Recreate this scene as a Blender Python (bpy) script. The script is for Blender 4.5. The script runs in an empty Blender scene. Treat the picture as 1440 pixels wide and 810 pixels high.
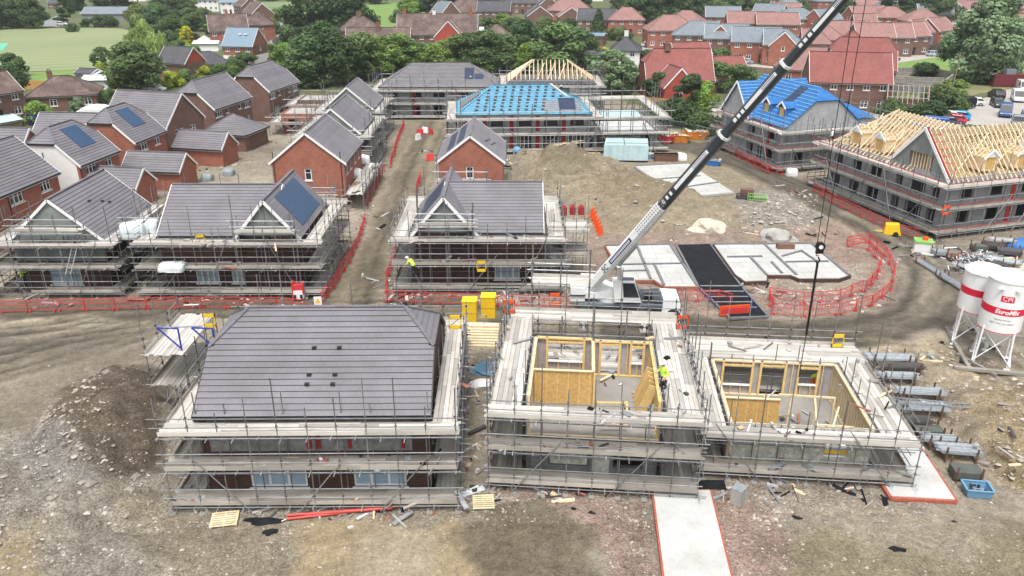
import bpy, math, random
import numpy as np
from mathutils import Vector, Matrix
R = math.radians
rnd = random.Random(11)
sc = bpy.context.scene
COL = sc.collection
# ---------------- camera ----------------
TH = R(23.1); FPX = 1111.0; HC = 26.0
def P(px, py, z=0.0):
    u = (px-720)/FPX; v = (405-py)/FPX
    dx, dy, dz = u, math.cos(TH)+v*math.sin(TH), -math.sin(TH)+v*math.cos(TH)
    t = (z-HC)/dz
    return Vector((dx*t, dy*t, z))
cam = bpy.data.cameras.new('camera'); co = bpy.data.objects.new('camera', cam); COL.objects.link(co)
co.location = (0, 0, HC); co.rotation_euler = (R(90)-TH, 0, 0)
cam.sensor_width = 36; cam.lens = 36*FPX/1440; cam.clip_end = 3000; cam.clip_start = 0.5
sc.camera = co

# ---------------- materials ----------------
MATS = {}
def nn(nt, typ, **kw):
    n = nt.nodes.new(typ)
    for k, v in kw.items():
        if k.startswith('_'): setattr(n, k[1:], v)
        else: n.inputs[k.replace('__', ' ')].default_value = v
    return n
def c4(c): return (c[0], c[1], c[2], 1)
def mat(name, col, rough=.8, var=.12, scale=2.0, bump=0.0, metal=0.0, detail=4, tex=None, col2=None, texw=.45, texh=.225,
        mortar=None, msize=.012, brvar=.15, alpha=None, streak=False, spec=.3, objcol=False, dirt=None, stretch=None):
    m = bpy.data.materials.new(name); m.use_nodes = True; nt = m.node_tree; L = nt.links
    b = nt.nodes['Principled BSDF']
    b.inputs['Roughness'].default_value = rough; b.inputs['Metallic'].default_value = metal
    b.inputs['Specular IOR Level'].default_value = spec
    tc = nn(nt, 'ShaderNodeTexCoord'); src = tc.outputs['Object']
    if stretch:
        mp = nn(nt, 'ShaderNodeMapping'); mp.inputs['Scale'].default_value = stretch; L.new(src, mp.inputs[0]); src = mp.outputs[0]
    oi = nn(nt, 'ShaderNodeObjectInfo')
    add = nn(nt, 'ShaderNodeVectorMath', _operation='ADD'); L.new(src, add.inputs[0])
    mul = nn(nt, 'ShaderNodeVectorMath', _operation='SCALE'); L.new(oi.outputs['Location'], mul.inputs[0]); mul.inputs['Scale'].default_value = .37
    L.new(mul.outputs[0], add.inputs[1])
    no = nn(nt, 'ShaderNodeTexNoise', Scale=scale, Detail=detail, Roughness=.6); L.new(add.outputs[0], no.inputs['Vector'])
    mr = nn(nt, 'ShaderNodeMapRange'); mr.inputs['From Min'].default_value = .3; mr.inputs['From Max'].default_value = .7
    mr.inputs['To Min'].default_value = 1-var; mr.inputs['To Max'].default_value = 1+var; L.new(no.outputs['Fac'], mr.inputs['Value'])
    base = nn(nt, 'ShaderNodeRGB'); base.outputs[0].default_value = c4(col); cur = base.outputs[0]
    if tex == 'brick':
        br = nn(nt, 'ShaderNodeTexBrick', Scale=1.0)
        br.inputs['Brick Width'].default_value = texw; br.inputs['Row Height'].default_value = texh
        br.inputs['Mortar Size'].default_value = msize; br.inputs['Mortar Smooth'].default_value = .2; br.inputs['Bias'].default_value = 0
        c2 = col2 or tuple(x*(1-brvar) for x in col)
        br.inputs['Color1'].default_value = c4(tuple(min(1, x*(1+brvar)) for x in col)); br.inputs['Color2'].default_value = c4(c2)
        br.inputs['Mortar'].default_value = c4(mortar or tuple(x*.5 for x in col))
        L.new(tc.outputs['UV'], br.inputs['Vector']); cur = br.outputs['Color']
        if bump:
            bp = nn(nt, 'ShaderNodeBump', Strength=.5, Distance=bump); bp.invert = True
            L.new(br.outputs['Fac'], bp.inputs['Height']); L.new(bp.outputs[0], b.inputs['Normal'])
    elif bump:
        n2 = nn(nt, 'ShaderNodeTexNoise', Scale=scale*4, Detail=6, Roughness=.7); L.new(add.outputs[0], n2.inputs['Vector'])
        bp = nn(nt, 'ShaderNodeBump', Strength=.6, Distance=bump); L.new(n2.outputs['Fac'], bp.inputs['Height']); L.new(bp.outputs[0], b.inputs['Normal'])
    if dirt:
        n3 = nn(nt, 'ShaderNodeTexNoise', Scale=scale*.5, Detail=8, Roughness=.75); L.new(add.outputs[0], n3.inputs['Vector'])
        r3 = nn(nt, 'ShaderNodeMapRange'); r3.inputs['From Min'].default_value = .48; r3.inputs['From Max'].default_value = .68; L.new(n3.outputs['Fac'], r3.inputs['Value'])
        mx = nn(nt, 'ShaderNodeMix', _data_type='RGBA'); L.new(r3.outputs[0], mx.inputs[0]); L.new(cur, mx.inputs[6]); mx.inputs[7].default_value = c4(dirt); cur = mx.outputs[2]
    at = nn(nt, 'ShaderNodeAttribute', _attribute_name='tone')
    ad = nn(nt, 'ShaderNodeMath', _operation='ADD'); L.new(at.outputs['Fac'], ad.inputs[0]); ad.inputs[1].default_value = 1
    m2 = nn(nt, 'ShaderNodeMath', _operation='MULTIPLY'); L.new(ad.outputs[0], m2.inputs[0]); L.new(mr.outputs[0], m2.inputs[1])
    sc_ = nn(nt, 'ShaderNodeVectorMath', _operation='SCALE'); L.new(cur, sc_.inputs[0]); L.new(m2.outputs[0], sc_.inputs['Scale']); cur = sc_.outputs[0]
    if objcol:
        mm = nn(nt, 'ShaderNodeVectorMath', _operation='MULTIPLY'); L.new(cur, mm.inputs[0]); L.new(oi.outputs['Color'], mm.inputs[1]); cur = mm.outputs[0]
    L.new(cur, b.inputs['Base Color'])
    if alpha is not None: b.inputs['Alpha'].default_value = alpha
    MATS[name] = m
    return m
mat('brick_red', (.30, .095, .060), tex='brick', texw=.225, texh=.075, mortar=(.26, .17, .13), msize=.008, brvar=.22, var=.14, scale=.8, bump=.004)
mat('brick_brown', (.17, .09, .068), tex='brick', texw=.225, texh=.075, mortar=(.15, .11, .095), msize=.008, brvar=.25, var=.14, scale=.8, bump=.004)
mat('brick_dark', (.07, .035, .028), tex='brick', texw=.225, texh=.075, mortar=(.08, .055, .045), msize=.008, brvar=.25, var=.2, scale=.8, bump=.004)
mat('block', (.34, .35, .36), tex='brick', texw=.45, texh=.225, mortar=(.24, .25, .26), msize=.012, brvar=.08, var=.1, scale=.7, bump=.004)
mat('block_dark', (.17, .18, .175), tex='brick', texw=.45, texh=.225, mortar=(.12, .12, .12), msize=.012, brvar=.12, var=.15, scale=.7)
mat('board_cladding', (.2, .22, .21), var=.25, scale=1.2, dirt=(.13, .15, .14))
mat('tile_grey', (.170, .162, .178), tex='brick', texw=.33, texh=.34, mortar=(.13, .124, .138), msize=.008, brvar=.035, var=.13, scale=.4, rough=.75, bump=.004)
mat('tile_grey_far', (.185, .18, .19), tex='brick', texw=.5, texh=.34, mortar=(.1, .095, .105), msize=.03, brvar=.08, var=.08, scale=.6, rough=.75)
mat('tile_red', (.225, .08, .07), tex='brick', texw=.3, texh=.3, mortar=(.17, .06, .055), msize=.012, brvar=.1, var=.12, scale=.5)
mat('tile_pink', (.255, .14, .127), tex='brick', texw=.3, texh=.3, mortar=(.2, .11, .1), msize=.012, brvar=.14, var=.12, scale=.5)
mat('tile_brown', (.115, .078, .07), tex='brick', texw=.3, texh=.3, mortar=(.07, .05, .045), msize=.012, brvar=.2, var=.3, scale=.5, dirt=(.16, .12, .1))
mat('tile_slate', (.17, .2, .225), tex='brick', texw=.4, texh=.3, mortar=(.11, .13, .15), msize=.012, brvar=.1, var=.1, scale=.5)
mat('tile_dark', (.075, .075, .085), tex='brick', texw=.4, texh=.3, mortar=(.045, .045, .05), msize=.012, brvar=.15, var=.2, scale=.5)
mat('tile_blue', (.16, .23, .29), var=.08, rough=.5)
mat('render_white', (.72, .72, .70), var=.04)
mat('render_blue', (.13, .2, .3), var=.06)
mat('tile_hung_red', (.38, .07, .05), tex='brick', texw=.3, texh=.2, mortar=(.25, .05, .04), brvar=.15)
mat('upvc', (.78, .78, .78), var=.02, rough=.45)
mat('trim_dark', (.03, .03, .032), var=.1, rough=.5)
mat('glass', (.03, .035, .04), var=.25, scale=.8, rough=.12, spec=.6)
mat('film', (.30, .42, .52), var=.14, scale=2.5, rough=.35, spec=.5)
mat('solar', (.022, .035, .07), tex='brick', texw=1.0, texh=.84, mortar=(.05, .07, .11), msize=.012, brvar=.12, rough=.35, spec=.35, var=.05)
mat('solar_blue', (.035, .075, .15), tex='brick', texw=.55, texh=8.0, mortar=(.012, .02, .04), msize=.03, brvar=.06, rough=.35, spec=.3, var=.06)
mat('tube', (.27, .28, .29), rough=.5, metal=.4, var=.3, scale=3, dirt=(.16, .14, .13))
mat('tube_blue', (.02, .04, .3), rough=.5)
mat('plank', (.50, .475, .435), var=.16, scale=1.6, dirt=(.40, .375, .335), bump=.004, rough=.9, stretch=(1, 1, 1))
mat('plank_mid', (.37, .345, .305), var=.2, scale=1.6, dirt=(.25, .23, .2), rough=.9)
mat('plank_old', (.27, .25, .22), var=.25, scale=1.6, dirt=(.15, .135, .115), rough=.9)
mat('timber_new', (.66, .53, .34), var=.12, scale=2.5)
mat('timber_truss', (.70, .57, .39), var=.12, scale=2.0)
mat('osb', (.50, .31, .11), var=.2, scale=6, tex='brick', texw=.6, texh=8, mortar=(.62, .42, .16), msize=.03, brvar=.08)
mat('timber_yellow', (.66, .46, .19), var=.12, scale=3)
mat('insul_board', (.36, .33, .32), var=.15, scale=3)
mat('mineral', (.42, .41, .36), var=.3, scale=3, dirt=(.6, .58, .5))
mat('concrete', (.36, .355, .335), var=.15, scale=1.2, dirt=(.24, .235, .22))
mat('slab_white', (.46, .47, .46), var=.09, scale=1.3, dirt=(.33, .315, .285), rough=.9)
mat('slab_wet', (.45, .45, .43), tex='brick', texw=2.4, texh=1.2, mortar=(.27, .27, .26), msize=.03, brvar=.06, var=.12, scale=.8, dirt=(.31, .30, .28), rough=.8)
mat('slab_edge', (.15, .155, .165), var=.2)
mat('membrane_black', (.014, .015, .018), var=.3, scale=1.5, rough=.85, bump=.03, spec=.1)
mat('membrane_blue', (.022, .13, .35), bump=.05, var=.25, scale=1.5, rough=.5)
mat('membrane_cyan', (.075, .24, .35), bump=.05, var=.22, scale=1.5, rough=.5)
mat('batten', (.30, .52, .70), var=.15)
mat('plastic_red', (.55, .045, .05), var=.08, rough=.5)
mat('plastic_red_dark', (.30, .03, .035), var=.1, rough=.5)
mat('plastic_orange', (.70, .09, .02), var=.06, rough=.5)
mat('plastic_yellow', (.72, .47, .02), var=.06, rough=.5)
mat('pipe_red', (.48, .07, .055), var=.08, rough=.5)
mat('plastic_white', (.75, .75, .75), var=.03, rough=.4)
mat('plastic_green', (.22, .45, .12), var=.1, rough=.5)
mat('plastic_blue', (.03, .14, .38), var=.1, rough=.5)
mat('plastic_tubblue', (.13, .28, .42), var=.1, rough=.5)
mat('skip_orange', (.5, .17, .02), var=.2, rough=.6)
mat('skip_red', (.55, .02, .03), var=.1, rough=.5)
mat('steel_galv', (.27, .30, .32), var=.2, scale=5, rough=.55, metal=.2)
mat('steel_dark', (.06, .055, .055), var=.2, rough=.6)
mat('steel_rust', (.13, .07, .05), var=.25, rough=.8)
mat('crane_white', (.74, .75, .75), var=.05, rough=.35, spec=.5)
mat('crane_dark', (.035, .045, .055), var=.12, rough=.35, spec=.5)
mat('crane_black', (.012, .012, .014), var=.1, rough=.45)
mat('navy', (.02, .02, .12), var=.02)
mat('silo_white', (.78, .79, .79), var=.03, rough=.35, spec=.5)
mat('silo_red', (.62, .015, .05), var=.03, rough=.4)
mat('ink_grey', (.25, .26, .27), var=.02)
mat('rubber', (.02, .02, .02), var=.1)
mat('car_paint', (1, 1, 1), var=.02, rough=.25, spec=.6, objcol=True)
mat('hi_vis', (.55, .85, .08), var=.05)
mat('hi_vis_orange', (.8, .16, .02), var=.05)
mat('cloth_dark', (.02, .022, .03), var=.1)
mat('skin', (.5, .3, .22), var=.03)
mat('bark', (.12, .095, .07), var=.2, scale=4, bump=.02)
mat('fence_wood', (.22, .17, .12), var=.2, scale=2)
mat('fence_orange', (.42, .23, .08), var=.15, scale=2)
mat('fence_grey', (.25, .235, .22), tex='brick', texw=2, texh=.5, mortar=(.15, .14, .13), msize=.04, brvar=.1, var=.2)
mat('rock', (.50, .46, .37), var=.12, scale=1.5, bump=.05, dirt=(.38, .34, .27))
mat('stone_bits', (.33, .31, .285), var=.25, scale=1, objcol=True)
mat('soil_dark', (.12, .10, .08), var=.25, scale=3, bump=.05)
mat('film_white', (.62, .68, .70), var=.08, scale=1.5, rough=.3, spec=.5, bump=.06)
mat('film_green', (.42, .56, .58), var=.12, scale=1.2, rough=.3, spec=.5, bump=.08)
mat('bag_white', (.72, .72, .72), var=.05, scale=3, bump=.05)
mat('foil', (.27, .28, .28), var=.35, scale=3, rough=.35, metal=.3, bump=.03)
mat('net', (.09, .10, .09), var=.2)
mat('screed', (.27, .26, .24), var=.2, scale=1.2, dirt=(.16, .15, .14))
mat('asphalt', (.21, .215, .22), var=.12, scale=.4)
mat('asphalt_park', (.36, .335, .31), var=.1, scale=.25)
def grass(name, c1, c2, scale, ring=False):
    m = mat(name, c1, var=.14, scale=.6, rough=.95, dirt=None); nt = m.node_tree; L = nt.links
    tc = nn(nt, 'ShaderNodeTexCoord')
    if ring:
        mp = nn(nt, 'ShaderNodeMapping'); L.new(tc.outputs['Object'], mp.inputs[0])
        w = nn(nt, 'ShaderNodeTexWave', Scale=.05, Distortion=3.5, Detail=2.0); w.wave_type = 'RINGS'; w.inputs['Detail Scale'].default_value = .25
        w.rings_direction = 'Z'; L.new(mp.outputs[0], w.inputs['Vector']); f = w.outputs['Fac']
        n = nn(nt, 'ShaderNodeTexNoise', Scale=.03, Detail=5); L.new(tc.outputs['Object'], n.inputs['Vector'])
        mi = nn(nt, 'ShaderNodeMath', _operation='MULTIPLY_ADD'); L.new(f, mi.inputs[0]); mi.inputs[1].default_value = .45
        L.new(n.outputs['Fac'], mi.inputs[2]); f = mi.outputs[0]
    else:
        n = nn(nt, 'ShaderNodeTexNoise', Scale=scale, Detail=6, Roughness=.7); L.new(tc.outputs['Object'], n.inputs['Vector']); f = n.outputs['Fac']
    rp = nn(nt, 'ShaderNodeValToRGB'); rp.color_ramp.elements[0].position = .35; rp.color_ramp.elements[1].position = .75
    rp.color_ramp.elements[0].color = c4(c1); rp.color_ramp.elements[1].color = c4(c2)
    L.new(f, rp.inputs[0]); L.new(rp.outputs[0], nt.nodes['Principled BSDF'].inputs['Base Color'])
grass('field_grass', (.14, .19, .085), (.22, .25, .13), .05, True)
grass('field_far', (.13, .185, .08), (.18, .23, .11), .02)
grass('grass_bright', (.11, .20, .045), (.20, .27, .08), .3)
grass('garden', (.045, .07, .028), (.11, .12, .06), .12)
grass('rough_grass', (.10, .12, .045), (.26, .23, .13), .3)
mat('court_green', (.10, .42, .27), var=.05)
def leafmat(name, col):
    m = mat(name, col, rough=.7, var=.22, scale=.35, objcol=True, spec=.25); nt = m.node_tree; L = nt.links
    b = nt.nodes['Principled BSDF']; src = b.inputs['Base Color'].links[0].from_socket
    tr = nn(nt, 'ShaderNodeBsdfTranslucent'); L.new(src, tr.inputs[0])
    mx = nn(nt, 'ShaderNodeMixShader', Fac=.32); L.new(b.outputs[0], mx.inputs[1]); L.new(tr.outputs[0], mx.inputs[2])
    L.new(mx.outputs[0], nt.nodes['Material Output'].inputs['Surface'])
leafmat('leaf', (.10, .152, .062))
MI = list(MATS)

# ---------------- mesh builder ----------------
class MB:
    def __init__(s): s.v = []; s.f = []; s.m = []; s.uv = []; s.t = []; s.mats = []
    def mi(s, m):
        if m not in s.mats: s.mats.append(m)
        return s.mats.index(m)
    def face(s, pts, m, uv=None, tone=0.0):
        n = len(s.v); s.v.extend([tuple(p) for p in pts]); s.f.append(tuple(range(n, n+len(pts))))
        s.m.append(s.mi(m)); s.t.append(tone)
        s.uv.append(uv if uv else None)
    def prism8(s, c, m, tone=0.0):   # c: 8 corners bottom ccw 0-3, top 4-7
        n = len(s.v); s.v.extend([tuple(p) for p in c]); k = s.mi(m)
        for q in ((3, 2, 1, 0), (4, 5, 6, 7), (0, 1, 5, 4), (1, 2, 6, 5), (2, 3, 7, 6), (3, 0, 4, 7)):
            s.f.append(tuple(n+i for i in q)); s.m.append(k); s.t.append(tone); s.uv.append('box')
    def box(s, x0, x1, y0, y1, z0, z1, m, tone=0.0):
        if x1 < x0: x0, x1 = x1, x0
        if y1 < y0: y0, y1 = y1, y0
        s.prism8([(x0, y0, z0), (x1, y0, z0), (x1, y1, z0), (x0, y1, z0), (x0, y0, z1), (x1, y0, z1), (x1, y1, z1), (x0, y1, z1)], m, tone)
    def bar(s, a, b, w, h, m, up=(0, 0, 1), tone=0.0):
        a = Vector(a); b = Vector(b); d = (b-a)
        if d.length < 1e-6: return
        d.normalize(); u = Vector(up)
        if abs(d.dot(u)) > .98: u = Vector((0, 1, 0))
        r = d.cross(u).normalized(); u = r.cross(d).normalized(); r *= w/2; u *= h/2
        s.prism8([a-r-u, a+r-u, b+r-u, b-r-u, a-r+u, a+r+u, b+r+u, b-r+u], m, tone)
    def tube(s, a, b, r, m, n=6, r2=None, caps=True, tone=0.0):
        a = Vector(a); b = Vector(b); d = (b-a).normalized(); u = Vector((0, 0, 1)) if abs(d.z) < .9 else Vector((1, 0, 0))
        x = d.cross(u).normalized(); y = d.cross(x); r2 = r if r2 is None else r2; k = len(s.v); mi_ = s.mi(m)
        for p, rr in ((a, r), (b, r2)):
            for i in range(n):
                t = 2*math.pi*i/n; s.v.append(tuple(p+x*rr*math.cos(t)+y*rr*math.sin(t)))
        for i in range(n):
            j = (i+1) % n; s.f.append((k+i, k+n+i, k+n+j, k+j)); s.m.append(mi_); s.t.append(tone); s.uv.append(None)
        if caps:
            s.f.append(tuple(k+i for i in range(n))); s.f.append(tuple(k+n+i for i in reversed(range(n))))
            s.m += [mi_]*2; s.t += [tone]*2; s.uv += [None]*2
    def poly_prism(s, pts, off, m, m_side=None):    # planar polygon pts, offset vector off (pts + off = far side)
        off = Vector(off); a = [Vector(p) for p in pts]; b = [p+off for p in a]
        s.face(a, m, 'auto'); s.face(list(reversed(b)), m, 'auto')
        n = len(a)
        for i in range(n):
            j = (i+1) % n; s.face([a[j], a[i], b[i], b[j]], m_side or m, 'auto')
    def mesh(s, name, smooth=False):
        me = bpy.data.meshes.new(name); me.from_pydata(s.v, [], s.f)
        for m in s.mats: me.materials.append(MATS[m])
        me.polygons.foreach_set('material_index', s.m)
        if any(s.t):
            at = me.attributes.new('tone', 'FLOAT', 'FACE'); at.data.foreach_set('value', s.t)
        uvl = me.uv_layers.new(name='UVMap'); out = []
        V = s.v
        for fi, f in enumerate(s.f):
            uv = s.uv[fi]
            if isinstance(uv, list): out.extend([c for p in uv for c in p]); continue
            a = Vector(V[f[0]]); n = (Vector(V[f[1]])-a).cross(Vector(V[f[2]])-a)
            if n.length > 0: n.normalize()
            if abs(n.z) > .9:
                for i in f: out += [V[i][0], V[i][1]]
            else:
                h = Vector((-n.y, n.x, 0))
                if h.length > 0: h.normalize()
                k = 1/max(.3, math.sqrt(max(1e-6, 1-n.z*n.z)))
                for i in f: out += [V[i][0]*h.x+V[i][1]*h.y, V[i][2]*k]
        uvl.data.foreach_set('uv', out)
        if smooth: me.polygons.foreach_set('use_smooth', [True]*len(s.f))
        me.update(); return me
    def obj(s, name, parent=None, smooth=False):
        return link(name, s.mesh(name, smooth), parent)
def link(name, data, parent=None, loc=None, rz=None):
    o = bpy.data.objects.new(name, data); COL.objects.link(o)
    if parent: o.parent = parent
    if loc is not None: o.location = loc
    if rz is not None: o.rotation_euler = (0, 0, rz)
    return o
def tag(o, label=None, cat=None, group=None, kind=None):
    if label: o['label'] = label
    if cat: o['category'] = cat
    if group: o['group'] = group
    if kind: o['kind'] = kind
    return o
def thing(name, label, cat, loc=(0, 0, 0), rz=0.0, group=None):
    o = bpy.data.objects.new(name, None); COL.objects.link(o); o.location = loc; o.rotation_euler = (0, 0, rz)
    o.empty_display_size = .2
    return tag(o, label, cat, group)
def copy_tree(o, loc=None, rz=None, label=None, scale=None, color=None, parent=None, group=None):
    c = o.copy(); COL.objects.link(c)
    if parent: c.parent = parent
    if loc is not None: c.location = loc
    if rz is not None: c.rotation_euler = (0, 0, rz)
    if scale is not None: c.scale = scale if hasattr(scale, '__len__') else (scale,)*3
    if label: c['label'] = label
    if group: c['group'] = group
    if color: c.color = color
    for ch in o.children: copy_tree(ch, parent=c, color=color)
    return c

def wall2d(mb, L, H, ops, T, m, o, u, n, z0=0.0, tone=0.0):
    """wall from origin o along unit u (outer face), n = outward normal; T thickness; openings (x0,x1,z0,z1)"""
    o = Vector(o); u = Vector(u); n = Vector(n)
    xs = sorted(set([0, L]+[q for a in ops for q in a[:2]]))
    for i in range(len(xs)-1):
        a, b = xs[i], xs[i+1]; mid = (a+b)/2
        cut = sorted([(q[2], q[3]) for q in ops if q[0] <= mid <= q[1]])
        z = z0; segs = []
        for c0, c1 in cut:
            if c0 > z: segs.append((z, c0))
            z = max(z, c1)
        if z < H: segs.append((z, H))
        for (p, q) in segs:
            A = o+u*a; B = o+u*b
            mb.prism8([A+Vector((0, 0, p)), B+Vector((0, 0, p)), B-n*T+Vector((0, 0, p)), A-n*T+Vector((0, 0, p)),
                       A+Vector((0, 0, q)), B+Vector((0, 0, q)), B-n*T+Vector((0, 0, q)), A-n*T+Vector((0, 0, q))], m, tone)

def clip(poly, k, lo, hi):
    def half(poly, s, val):
        out = []
        for i in range(len(poly)):
            a, b = poly[i], poly[(i+1) % len(poly)]
            da, db = s*(a[k]-val), s*(b[k]-val)
            if da >= 0: out.append(a)
            if (da > 0 > db) or (da < 0 < db):
                t = da/(da-db); out.append(tuple(a[j]+(b[j]-a[j])*t for j in range(2)))
        return out
    p = half(poly, 1, lo)
    return half(p, -1, hi) if p else p
def roof_plane(mb, pts, m, course=.34, step=.03, thick=.1, base=None):
    """pts ccw seen from above; lapped courses up the slope as real steps"""
    P_ = [Vector(p) for p in pts]; n = (P_[1]-P_[0]).cross(P_[2]-P_[0]).normalized()
    if n.z < 0: P_.reverse(); n = -n
    u = Vector((0, 0, 1)).cross(n).normalized(); v = n.cross(u).normalized()
    o = min(P_, key=lambda p: p.z); q = [((p-o).dot(u), (p-o).dot(v)) for p in P_]
    vmax = max(b for a, b in q); k = 0; mb.poly_prism(P_, -n*thick, base or 'trim_dark')
    if step <= 0:
        mb.face([p+n*.004 for p in P_], m, [tuple(a) for a in q]); return
    while k*course < vmax-.02:
        v0, v1 = k*course, min(vmax, (k+1)*course)
        c = clip(q, 1, v0, v1)
        if len(c) >= 3:
            h = lambda b: .006+step*(1-(b-v0)/course)
            p3 = [o+u*a+v*b+n*h(b) for a, b in c]
            t = rnd.uniform(-.08, .06)
            mb.face(p3, m, [(a, b) for a, b in c], t)
            lo = [(a, b) for a, b in c if b < v0+1e-4]
            if len(lo) >= 2:
                lo.sort(); A, B = lo[0], lo[-1]; pa = o+u*A[0]+v*A[1]; pb = o+u*B[0]+v*B[1]
                mb.face([pa, pb, pb+n*(step+.006), pa+n*(step+.006)], 'trim_dark')
        k += 1

# ---------------- windows & doors ----------------
WC = {}
def window(parent, w, h, nx, loc, rz, kind='upvc', label=None):
    key = (round(w, 2), round(h, 2), nx, kind)
    if key not in WC:
        f = MB(); t = .10; fm = 'upvc' if kind != 'dark' else 'trim_dark'
        for (a, b, c, d) in ((-w/2, w/2, 0, t), (-w/2, w/2, h-t, h), (-w/2, -w/2+t, t, h-t), (w/2-t, w/2, t, h-t)): f.box(a, b, -.02, .06, c, d, fm)
        for i in range(1, nx):
            x = -w/2+w*i/nx; f.box(x-.055, x+.055, -.015, .055, t, h-t, fm)
        f.box(-w/2+t, w/2-t, -.012, .05, h*.62, h*.62+.05, fm)
        f.box(-w/2-.1, w/2+.1, -.16, -.02, -.1, 0, fm)
        g = MB(); g.box(-w/2+t, w/2-t, .012, .03, t, h-t, 'film' if kind == 'film' else 'glass')
        WC[key] = (f.mesh('window'), g.mesh('pane'))
    a, b = WC[key]
    o = link('window', a, parent, loc, rz); link('pane', b, o)
    if label: o['label'] = label
    return o
def door(parent, w, h, loc, rz, m='upvc'):
    key = ('d', w, h, m)
    if key not in WC:
        f = MB(); f.box(-w/2, w/2, .0, .06, 0, h, m); f.box(-w/2-.08, -w/2, -.03, .05, 0, h+.08, 'upvc'); f.box(w/2, w/2+.08, -.03, .05, 0, h+.08, 'upvc'); f.box(-w/2, w/2, -.03, .05, h, h+.08, 'upvc')
        f.box(-w*.28, w*.28, -.015, 0, h*.62, h*.85, 'glass'); g = MB(); g.box(w*.3, w*.36, -.05, 0, h*.45, h*.5, 'steel_galv')
        WC[key] = (f.mesh('door'), g.mesh('handle'))
    a, b = WC[key]; o = link('door', a, parent, loc, rz); link('handle', b, o); return o

SIDE = {'F': lambda L, W: (Vector((-L/2, -W/2, 0)), Vector((1, 0, 0)), Vector((0, -1, 0)), 0, L),
        'B': lambda L, W: (Vector((L/2, W/2, 0)), Vector((-1, 0, 0)), Vector((0, 1, 0)), math.pi, L),
        'L': lambda L, W: (Vector((-L/2, W/2, 0)), Vector((0, -1, 0)), Vector((-1, 0, 0)), -math.pi/2, W),
        'R': lambda L, W: (Vector((L/2, -W/2, 0)), Vector((0, 1, 0)), Vector((1, 0, 0)), math.pi/2, W)}
def ridge_at(t, L, W): return None
def build_walls(root, L, W, ze, wm, windows, T=.28, name='wall', z0=0.0):
    mb = MB(); ops = {k: [] for k in 'FBLR'}
    for w in windows:
        s, u, z, ww, hh = w[:5]; ops[s].append((u-ww/2, u+ww/2, z, z+hh))
    for s in 'FBLR':
        o, u, n, rz, Ln = SIDE[s](L, W)
        m = wm.get(s, wm['F']) if isinstance(wm, dict) else wm
        if s in 'LR': o = o+u*T; Ln2 = Ln-2*T; oo = [(a-T, b-T, c, d) for a, b, c, d in ops[s]]
        else: Ln2 = Ln; oo = ops[s]
        wall2d(mb, Ln2, ze, oo, T, m, o, u, n, z0)
    for w in windows:
        s, uu, z, ww, hh, nx = w[:6]; kind = w[6] if len(w) > 6 else 'upvc'
        o, u, n, rz, Ln = SIDE[s](L, W)
        p = o+u*uu-n*.09+Vector((0, 0, z))
        if kind == 'open': continue
        if kind == 'door': door(root, ww, hh, p, rz, 'trim_dark')
        elif kind == 'garage': door(root, ww, hh, p, rz, 'upvc')
        else: window(root, ww, hh, nx, p, rz, kind)
    return mb
def gable_fill(mb, side, L, W, ze, zr, zh, m, T=.28, proud=0.0):
    x = (L/2+proud) if side == 'R' else -(L/2+proud); s = 1 if side == 'R' else -1
    yh = (W/2)*(zr-zh)/(zr-ze)
    pts = [(x, -W/2, ze), (x, W/2, ze), (x, yh, zh)]
    if yh > .05: pts.append((x, -yh, zh))
    if side == 'L': pts.reverse()
    mb.poly_prism(pts, (-s*T, 0, 0), m)
INSK = [1.0]
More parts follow.
